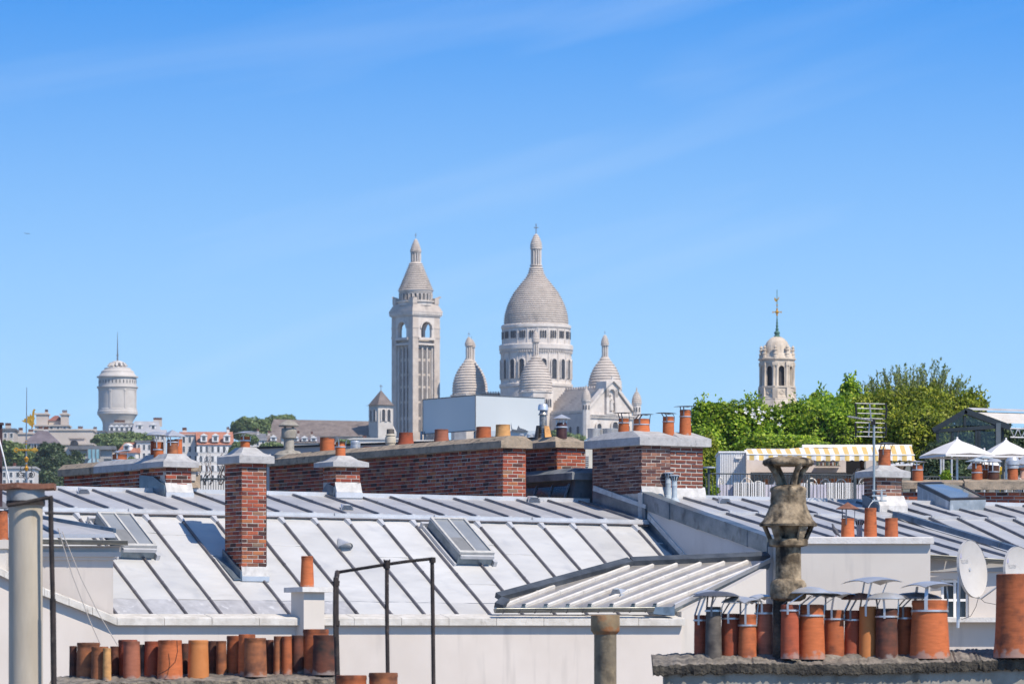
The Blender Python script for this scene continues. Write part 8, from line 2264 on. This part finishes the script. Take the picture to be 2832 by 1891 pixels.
b.box(vp(47, y + 2.5, -.05), Vector((58 * k, 0, 0)), Vector((0, .06, 0)), Z * 5 * k)
for x in (45, 96): 
    for i in range(12): a0 = 2 * math.pi * i / 12; a1 = 2 * math.pi * (i + 1) / 12; e = vp(x, y, -.02); f = lambda r, a: e + Vector((r * math.cos(a), 0, r * math.sin(a) * 1.0)) * k; b.prism([f(3.2, a0), f(7.2, a0), f(7.2, a1), f(3.2, a1)], Vector((0, .09, 0)))
for i in range(5): b.lathe(vp(54 + i * 8, y, -.06), [(0, -3.6 * k), (2.8 * k, 0), (0, 3.6 * k)], 6)
b.build('cross_arm', gold_m, gv)
b = MB(); e = vp(73, 1272)
b.lathe(e, [(0, -7 * k), (3 * k, -6 * k), (6 * k, 2 * k), (7.4 * k, 5 * k), (4 * k, 7 * k), (2.6 * k, 10 * k), (0, 11 * k)], 12); b.lathe(vp(73, 1297), [(0, -10 * k), (2 * k, -7 * k), (5.8 * k, 1 * k), (6.4 * k, 4 * k), (2.4 * k, 9 * k), (3 * k, 13 * k), (0, 16 * k)], 12)
b.lathe(vp(72.5, 1226), [(0, -6 * k), (2.6 * k, -2 * k), (1.6 * k, 4 * k), (3 * k, 7 * k), (0, 10 * k)], 8); b.build('gilded_knops', gold_m, gv, smooth=40)
b = MB()
for s in (-1, 1):
    for (ox, oy, r0, turns) in ((14, 1312, 10, 1.7), (9, 1296, 9, .8)):
        pts = []
        for i in range(26):
            t_ = i / 25; r = r0 * (1 - .75 * t_) * k; a = rad(90 if s > 0 else 90) + s * (-1) * t_ * turns * 2 * math.pi
            pts.append(vp(72.5 + s * ox, oy) + Vector((r * math.cos(a), 0, r * math.sin(a))))
        b.tube(pts, .014, 5)
    b.tube([vp(72.5, 1330), vp(72.5 + s * 8, 1318), vp(72.5 + s * 16, 1302)], .014, 5)
b.build('iron_scrolls', iron_m, gv)
b = MB(); b.lathe(vp(VX, 1420), [(1.6, -26.2), (1.6, -6), (.9, -2), (.05, 0.05)], 8); b.build('spire_foot', slate_m, gv)

# ================================================================ screened plant enclosure in front of the basilica
XD = 260.0; k = XD / F
xb = thing('screen_enclosure', P(1315, 1250, XD), 'large blank blue-grey panelled screen enclosure in front of the basilica', 'screen')
a, c, e = P(1169, 1200, XD + 5.5), P(1315, 1190, XD), P(1506, 1194, XD + 7)
for i, (p, q, t0, t1, n) in enumerate(((a, c, 97, 97.5, 1), (c, e, 98.5, 96, 1))):
    b = MB(); b.prism([p, q, q + Z * t1 * k, p + Z * t0 * k], (Vector((.05, .12, 0)) if i == 0 else Vector((-.05, .12, 0)))); b.build('screen_panel', panel_m, xb)
b = MB(); b.tube([c - Z * .6 - Vector((0, .03, 0)), c + Z * 98 * k - Vector((0, .03, 0))], .02, 6)
for p, q in ((a + Z * 97 * k, c + Z * 98 * k), (c + Z * 98 * k, e + Z * 96 * k), (a, c), (a + Z * 97 * k, a)): b.tube([p - Vector((0, .02, 0)), q - Vector((0, .02, 0))], .022, 5)
b.build('edge_trim', mat('trim dark', (.10, .11, .12), rough=.6), xb)
for px, d in ((1162, 5), (1172, 5.3), (1310, .5), (1230, 3), (1400, 4), (1480, 6.5)):
    b = MB(); q = P(px, 1192, XD + d); b.box(q - Z * 1.2, Vector((.1, 0, 0)), Vector((0, .1, 0)), Z * 1.2); b.build('support', zinc_blue, xb)
b = MB(); q = P(1150, 1216, XD + 2); b.box(Vector((q.x, q.y, 0)), Vector((380 * k, 0, 0)), Vector((0, 14, 0)), Z * q.z); b.build('host_building', hwallw_m, xb)
b = MB(); q = P(1318, 1206, XD - 1); b.box(q, Vector((190 * k, 0, 0)), Vector((0, .1, 0)), Z * 15 * k); b.build('lower_panel', mat('lower panel', (.5, .56, .6), (.54, .6, .63), scale=1, rough=.5), xb)
for i, x in enumerate((1442, 1462, 1480)):
    q = P(x, 1212, XD - 1.4); b = MB(); b.lathe(q, [(5 * k, 0), (5 * k, 8 * k), (8 * k, 9 * k), (8 * k, 12 * k), (0, 14 * k)], 10)
    tag(b.build('roof_ventilator', steel_m, loc=q, smooth=40), ('left', 'middle', 'right')[i] + ' one of three small pale roof ventilators under the blank screen', 'vent', 'roof ventilators under the screen')
q = P(1435, 1192, XD - 1.2); b = MB(); b.prism([q + Vector((x * k, 0, z * k)) for x, z in ((-20, 0), (-22, 24), (-18, 6), (-6, 4), (-1, 16), (3, 9), (14, 6), (26, 0))], Vector((0, 1.5, 0)))
tag(b.build('dark_gable_outline', mat('silhouette slate', (.10, .12, .15), (.13, .15, .18), scale=1, rough=.8), loc=q), 'dark pointed roof outline under the blank screen, right of the yellow pot', 'roof')

# ================================================================ houses on the hill
def house_(label, x0, x1, y_eave, y_base, D, roof='flat', ry=0, roofm=slate_m, wallm=hwall_m, rot=0.0, depth=11.0, wins=None, chim=(), dormers=0, name='house', group='houses on the hill', shutters=False, right=None, ov=.35):
    """Front wall from pixel x0..x1, eave and base rows; ry = ridge row; rot turns it."""
    kk = D / F; a = rad(rot)
    ex = Vector((math.cos(a), math.sin(a), 0)); ey = Vector((-math.sin(a), math.cos(a), 0))
    o = P(x0, y_base, D); w = (x1 - x0) * kk / math.cos(a); h = (y_base - y_eave) * kk
    t = thing(name, o + ex * w / 2, label, 'house', group)
    b = MB(); b.box(o - Z * 8, ex * w, ey * depth, Z * (h + 8)); wall = b.build('wall', wallm, t)
    rh = (y_eave - ry) * kk if ry else 0; top = o + Z * h
    b = MB()
    if roof == 'flat': b.box(top - ex * ov - ey * ov, ex * (w + 2 * ov), ey * (depth + 2 * ov), Z * max(.4, rh)); 
    elif roof == 'gable':
        q = [top - ex * ov - ey * ov - Z * .2, top + ex * (w + ov) - ey * ov - Z * .2, top + ex * (w + ov) + ey * (depth + ov) - Z * .2, top - ex * ov + ey * (depth + ov) - Z * .2]
        r0_, r1_ = top - ex * ov + ey * depth / 2 + Z * rh, top + ex * (w + ov) + ey * depth / 2 + Z * rh
        b.prism([q[0], r0_, q[3]], q[1] - q[0])
    elif roof == 'side':                         # gable end faces the camera
        r0_ = top + ex * w / 2 + Z * rh; b.prism([top - ex * ov - ey * ov, top + ex * (w + ov) - ey * ov, r0_ - ey * ov], ey * (depth + 2 * ov))
    elif roof in ('hip', 'mansard'):
        q = [top - ex * ov - ey * ov, top + ex * (w + ov) - ey * ov, top + ex * (w + ov) + ey * (depth + ov), top - ex * ov + ey * (depth + ov)]; i_ = .42 if roof == 'hip' else .16
        u = [lerp(p, sum(q, Vector()) / 4, i_ if roof == 'mansard' else 0) for p in q]
        if roof == 'hip': u = [top + ex * w * (.36) + ey * depth * .45, top + ex * w * .64 + ey * depth * .45, top + ex * w * .64 + ey * depth * .55, top + ex * w * .36 + ey * depth * .55]
        u = [p + Z * rh for p in u]
        for i in range(4): j = (i + 1) % 4; b.quad(q[i], q[j], u[j], u[i])
        b.poly(u)
    rf = b.build('roof', roofm, t)
    for f, wd, hp in chim:
        cw = wd * kk; cp_ = top + ex * w * f + ey * depth * .45 + Z * rh * .55; b = MB(); b.box(cp_, ex * cw, ey * .9, Z * (rh * .45 + hp * kk)); b.build('chimney', wallm, rf)
        b = MB(); n = max(2, int(wd / 3))
        for i in range(n): b.lathe(cp_ + ex * cw * (i + .5) / n + ey * .45 + Z * (rh * .45 + hp * kk), [(.17, 0), (.14, .7), (0, .7)], 6)
        b.build('pots', T_DK, rf)
    for i in range(dormers):
        f = (i + .5) / dormers; d0 = top + ex * (w * f - .8) + ey * -.12 + Z * rh * .16
        b = MB(); b.box(d0, ex * 1.6, ey * 2.4, Z * rh * .45); b.prism([d0 + Z * rh * .45 - ex * .2 - ey * .2, d0 + Z * rh * .45 + ex * 1.8 - ey * .2, d0 + ex * .8 - ey * .2 + Z * (rh * .45 + .6)], ey * 2.4); dm_ = b.build('dormer', shut_m, rf); b = MB(); b.box(d0 + ex * .4 - ey * .06 + Z * rh * .08, ex * .8, ey * .05, Z * rh * .32); b.build('dormer_pane', hwin_m, rf)
    def winset(o_, e_, n_, w_, cols, rows, y_top, y_bot):
        hh_ = h * (y_bot - y_top)
        for r_ in range(rows):
            for q in range(cols):
                cx_ = w_ * (q + .5) / cols; ww = min(1.15, w_ / cols * .42); z1 = h * (1 - y_top) - hh_ * r_ / rows; z0 = z1 - hh_ / rows * .62
                b = MB(); b.box(o_ + e_ * (cx_ - ww / 2 - .14) + n_ * .05 + Z * (z0 - .12), e_ * (ww + .28), -n_ * .1, Z * (z1 - z0 + .24)); wn_ = b.build('window', shut_m, t)
                b = MB(); b.box(o_ + e_ * (cx_ - ww / 2) + n_ * .075 + Z * z0, e_ * ww, -n_ * .05, Z * (z1 - z0)); b.build('pane', hwin_m, wn_)
                if shutters and random.random() < .75:
                    b = MB(); b.box(o_ + e_ * (cx_ - ww / 2 - .75) + n_ * .09 + Z * z0, e_ * .62, -n_ * .05, Z * (z1 - z0)); b.box(o_ + e_ * (cx_ + ww / 2 + .13) + n_ * .09 + Z * z0, e_ * .62, -n_ * .05, Z * (z1 - z0)); b.build('shutters', shut_m, wn_)
    if wins: winset(o, ex, -ey, w, *wins)
    if right: winset(o + ex * w, ey, ex, depth, *right)
    return t
house_('terracotta-roofed white apartment house with shuttered windows, left of the round green tree', 548, 643, 1227, 1345, 1420, 'gable', 1190, tile_m, hwallw_m, 6, 12, (6, 4, .06, .95), ((.86, 8, 6),), 3, shutters=True)
house_('white terraced apartment house with planted balconies, joined to the terracotta-roofed one', 500, 550, 1200, 1345, 1425, 'gable', 1191, tile_m, hwallw_m, 4, 10, (3, 5, .05, .95), ((.1, 12, 4),))
house_('pale house peeking between the hooded pots and the terracotta roof', 377, 420, 1222, 1290, 1400, 'flat', 1219, slate_m, hwallw_m, 0, 9, (3, 2, .1, .8))
house_('small white house with steep orange-tiled gable at the left of the hooded pots', 326, 376, 1250, 1300, 1400, 'gable', 1221, tile_m, hwallw_m, -22, 9, (2, 2, .2, .95), (), 1)
house_('white rendered house front under the modern pale house, lower left by the gilded cross', 3, 95, 1295, 1400, 1150, 'flat', 1291, gwall_m, hwallw_m, 0, 10, (5, 2, .1, .5), ((.3, 8, 5),))
house_('modern pale house with flat overhanging roof, blue glazed strip and half-round window', 203, 308, 1243, 1310, 1300, 'flat', 1233, slate_m, gwall_m, 3, 10, None, ov=1.0)
D = 1299; kk = D / F
mh = thing('glazed_bay', P(256, 1290, D - .8), 'blue-green glazed bay with a half-round window on the modern pale house', 'window')
b = MB(); b.box(P(241, 1268, D - .6), Vector((35 * kk, 0, 0)), Vector((0, .5, 0)), Z * 26 * kk); b.build('glazing', mat('blue glass bay', (.18, .36, .42), (.28, .46, .52), scale=.8, rough=.3), mh)
for i in range(4): b = MB(); b.box(P(241 + i * 11.2, 1268, D - .7), Vector((.22, 0, 0)), Vector((0, .12, 0)), Z * 26 * kk); b.build('glazing_bar', slate_m, mh)
b = MB(); q = P(258.5, 1291, D - .7); b.prism(arch_pts(q, Vector((1, 0, 0)), 34 * kk, 25 * kk, 12), Vector((0, .3, 0))); b.build('half_round_window', mat('pale blue pane', (.30, .45, .52), (.4, .55, .6), scale=.7, rough=.3), mh)
for x in (253, 264): b = MB(); b.box(P(x, 1297, D - .75), Vector((.3, 0, 0)), Vector((0, .1, 0)), Z * 30 * kk); b.build('glazing_bar', slate_m, mh)
b = MB(); b.box(P(287, 1296, D - .4), Vector((22 * kk, 0, 0)), Vector((0, .3, 0)), Z * 28 * kk); b.build('side_window', hwin_m, mh)
house_('cream house with a round-arched dormer opening, above the modern pale house', 176, 256, 1230, 1262, 1480, 'flat', 1226, hwall_m, hwall_m, 0, 10, None)
b = MB(); q = P(205, 1232, 1478); b.prism(arch_pts(q, Vector((1, 0, 0)), 22 * 1480 / F, 16 * 1480 / F), Vector((0, 1, 0)))
tag(b.build('arched_opening', slot_m, loc=q), 'dark round-arched opening on the cream hillside house', 'window')
b = MB(); q = P(192, 1232, 1484); b.box(q, Vector((46 * .0925, 0, 0)), Vector((0, 4, 0)), Z * 20 * .0925); b.box(q + Vector((-.4, -.4, 1.85)), Vector((48 * .0925, 0, 0)), Vector((0, 5, 0)), Z * .5)
tag(b.build('roof_pavilion', hwall_m, loc=q), 'small cream roof pavilion above the round-arched opening', 'roof house')
house_('long blank cream gable wall house in the left skyline, behind the hipped slate roof', 95, 256, 1190, 1240, 1600, 'flat', 1186, hwall_m, hwall_m, 0, 12, None, ((.72, 14, 4), (.05, 10, 3)))
house_('house with dark red pyramid roof and tall chimneys on top of the left skyline', 97, 188, 1178, 1195, 1640, 'flat', 1174, hwall_m, hwall_m, 0, 10, (5, 1, .1, 1.0))
house_('red pyramid roof block on the left skyline, between two big chimneys', 135, 172, 1163, 1180, 1645, 'hip', 1147, mat('roof dark red', (.22, .09, .075), (.28, .12, .1), scale=.5, rough=.9), hwall_m, 0, 8, None)
house_('cream chimney block right of the red pyramid roof on the left skyline', 168, 187, 1147, 1180, 1643, 'flat', 1144, hwall_m, hwall_m, 0, 5, None, ((.1, 14, 5),))
house_('tall cream chimney block, leftmost of the left skyline top', 100, 131, 1146, 1190, 1642, 'flat', 1143, hwall_m, hwall_m, 0, 6, None, ((.7, 9, 6),))
house_('slate hipped-roof house with white shutters, behind the gilded cross', 66, 161, 1226, 1256, 1440, 'hip', 1188, mat('slate violet', (.13, .11, .125), (.19, .165, .18), scale=.6, rough=.85), hwallw_m, 0, 12, (6, 1, .1, .95), ((.52, 13, 4),), shutters=True)
house_('cream house with tall windows at the far left edge of the skyline', -10, 40, 1190, 1240, 1500, 'flat', 1184, slate_m, hwall_m, 0, 10, (3, 2, .15, .95), ((.4, 16, 10),))
house_('grey-cream house with chimney row, second from the left edge of the skyline', 36, 90, 1200, 1245, 1520, 'flat', 1197, hwall_m, hwall_m, 0, 10, None, ((.2, 12, 10), (.7, 14, 6)))
house_('low cream house left of the water tower foot', 240, 290, 1194, 1215, 1700, 'flat', 1190, slate_m, hwall_m, 0, 9, (4, 1, .1, .9), ((.3, 10, 6),))
house_('mansard-roofed house with white dormers in front of the water tower', 302, 372, 1197, 1220, 1720, 'mansard', 1169, slate_m, hwall_m, 4, 11, None, ((.2, 30, 4),), 5)
house_('zinc-roofed house with dormer, right of the water tower', 368, 442, 1192, 1225, 1715, 'mansard', 1164, mat('zinc far', (.36, .36, .38), (.45, .45, .47), scale=.4, rough=.6), hwall_m, 3, 11, None, ((.75, 24, 6),), 2)
house_('low zinc shed roofs below the mansard houses', 372, 455, 1200, 1225, 1690, 'gable', 1186, MATS['zinc far'], hwallw_m, 0, 9, (7, 1, .1, .9))
house_('brown-roofed low house with dormers, left of the old church', 716, 770, 1222, 1262, 1500, 'gable', 1200, tileb_m, hwall_m, 0, 10, (4, 1, .1, .8), ((.4, 8, 5),), 2)
house_('white gabled low house with grey roof behind the cement cowl', 690, 735, 1215, 1262, 1480, 'gable', 1196, slate_m, hwallw_m, 6, 9, (3, 2, .1, .9), ((.5, 7, 6),))
house_('slate-roofed house with small dormers below the old church', 805, 880, 1222, 1262, 1500, 'gable', 1204, mat('slate violet', None), hwall_m, 0, 10, None, ((.2, 6, 8), (.7, 6, 6)), 3)
house_('pale house with flat white parapet right of the two-piece pot', 960, 1100, 1215, 1262, 1500, 'flat', 1212, hwallw_m, hwallw_m, 0, 10, (6, 1, .3, .9), ((.3, 10, 3),))
# distant trees
FT = 'trees on the hill'
tree('round-headed green tree on the skyline, right of the terracotta roof', [bl(690, 1183, 48, 28, 1750), bl(668, 1192, 34, 24, 1750), bl(720, 1192, 28, 28, 1750)], 4200, .95, leaf_f, 51, group=FT, ground=90)
tree('low dark tree crown on the skyline, left end of the old church roof', [bl(775, 1162, 38, 14, 1850), bl(745, 1172, 20, 18, 1850), bl(800, 1158, 16, 10, 1850)], 2600, .9, leaf_f, 52, group=FT, ground=100)
tree('dark green tree mass below the modern pale house', [bl(150, 1290, 60, 44, 1250), bl(110, 1310, 50, 45, 1250), bl(190, 1310, 40, 50, 1250), bl(140, 1250, 40, 25, 1250), bl(210, 1275, 20, 30, 1250), bl(170, 1340, 60, 40, 1240)], 9000, .8, leaf_d, 53, group=FT, core=.85, ground=55)
tree('green tree behind the gilded cross at the left edge', [bl(30, 1255, 45, 32, 1300), bl(65, 1265, 35, 30, 1300), bl(10, 1270, 30, 30, 1300), bl(50, 1240, 30, 14, 1300)], 5200, .85, leaf_f, 54, group=FT, core=.85, ground=60)
tree('long low band of green trees below the water tower', [bl(290, 1218, 34, 18, 1560), bl(330, 1212, 34, 16, 1560), bl(370, 1210, 34, 14, 1560), bl(402, 1212, 24, 15, 1560), bl(340, 1232, 70, 18, 1550)], 6500, .85, leaf_f, 55, group=FT, core=.85, ground=75)
tree('green bush tree right of the terracotta-roofed house', [bl(662, 1240, 22, 20, 1400), bl(650, 1250, 16, 16, 1400), bl(690, 1215, 24, 14, 1450)], 2400, .8, leaf_f, 56, group=FT, core=.8, ground=60)
tree('green shrub below the brown dormers, left of the cement cowl', [bl(755, 1232, 26, 9, 1380), bl(735, 1235, 16, 8, 1380)], 1200, .8, leaf_f, 57, group=FT, trunk=False)
tree('small pale green shrub right of the orange pot beside the cowl', [bl(950, 1222, 18, 8, 1380)], 700, .7, leaf_f, 58, group=FT, trunk=False)
tree('small dark green bush by the orange pot of the low wall', [bl(365, 1278, 14, 14, 1200)], 700, .6, leaf_f, 59, group=FT, trunk=False)
# bare climber against the white flats, and its balcony rail
q = P(590, 1345, 160); b = MB(); rg = random.Random(4)
for i in range(13):
    x = 560 + rg.uniform(-6, 60); y = 1340; pts = [P(x, y, 160)]
    for s_ in range(6): x += rg.uniform(-11, 11); y -= rg.uniform(8, 22); pts.append(P(x, y, 160 + rg.uniform(-.3, .3)))
    b.tube(pts, [.014, .012, .011, .009, .007, .005, .003], 4)
tag(b.build('bare_shrub', mat('bare twigs', (.10, .07, .06), (.16, .11, .09), scale=3, rough=.95), loc=q), 'leafless twiggy shrub behind the balcony rail, left of the tall brick chimney', 'shrub')
rl = thing('balcony_railing', P(590, 1352, 150), 'short dark balcony railing seen between the left ridge chimney and the tall brick chimney', 'railing')
b = MB(); b.tube([P(543, 1324, 150), P(640, 1324, 150)], .03, 6); b.build('top_rail', rp, rl)
for i in range(13): b = MB(); b.tube([P(548 + i * 7, 1324, 150), P(548 + i * 7, 1356, 150)], .009, 5); b.build('baluster', rp, rl)
b = MB(); q = P(620, 1300, 148); b.box(q - Z * .9, Vector((60 * 148 / F, 0, 0)), Vector((0, .3, 0)), Z * .75)
b.box(q + Vector((0, 0, -.8)), Vector((.5, 0, 0)), Vector((0, .3, 0)), Z * .9)
# tiny aircraft
q = P(75, 646, 4200); s = 4200 / F; b = MB()
b.tube([q + Vector((-8 * s, 0, 1.0 * s)), q + Vector((0, 0, 0)), q + Vector((9 * s, 0, -.4 * s))], [.3 * s, .9 * s, .3 * s], 8); ap_ = b.build('aeroplane', mat('plane grey', (.12, .14, .18), rough=.6), loc=q)
tag(ap_, 'tiny far aeroplane alone in the blue sky at the left', 'aeroplane')
b = MB(); b.prism([q + Vector((-1 * s, -9 * s, 0)), q + Vector((3 * s, 0, 0)), q + Vector((-1 * s, 9 * s, 0)), q + Vector((-3 * s, 0, 0))], Z * .3 * s); b.build('wing', MATS['plane grey'], ap_)
b = MB(); b.prism([q + Vector((-8 * s, 0, 1 * s)), q + Vector((-5.6 * s, 0, .9 * s)), q + Vector((-8.2 * s, 0, 3 * s))], Vector((0, .3 * s, 0))); b.build('tail_fin', MATS['plane grey'], ap_)

# ================================================================ thin summer haze over the city
hb = MB(); hb.box((-1700, -60, -6), (3400, 0, 0), (0, 2900, 0), (0, 0, 196))
hm = bpy.data.materials.new('haze air'); hm.use_nodes = True
hn_ = hm.node_tree.nodes; hn_.clear()
ho_, hv_ = hn_.new('ShaderNodeOutputMaterial'), hn_.new('ShaderNodeVolumePrincipled')
hv_.inputs['Density'].default_value = 0.00004; hv_.inputs['Color'].default_value = (.82, .90, 1.0, 1); hv_.inputs['Anisotropy'].default_value = 0.0
hm.node_tree.links.new(hv_.outputs[0], ho_.inputs['Volume'])
tag(hb.build('haze', hm, loc=(0, 0, 0)), kind='stuff')
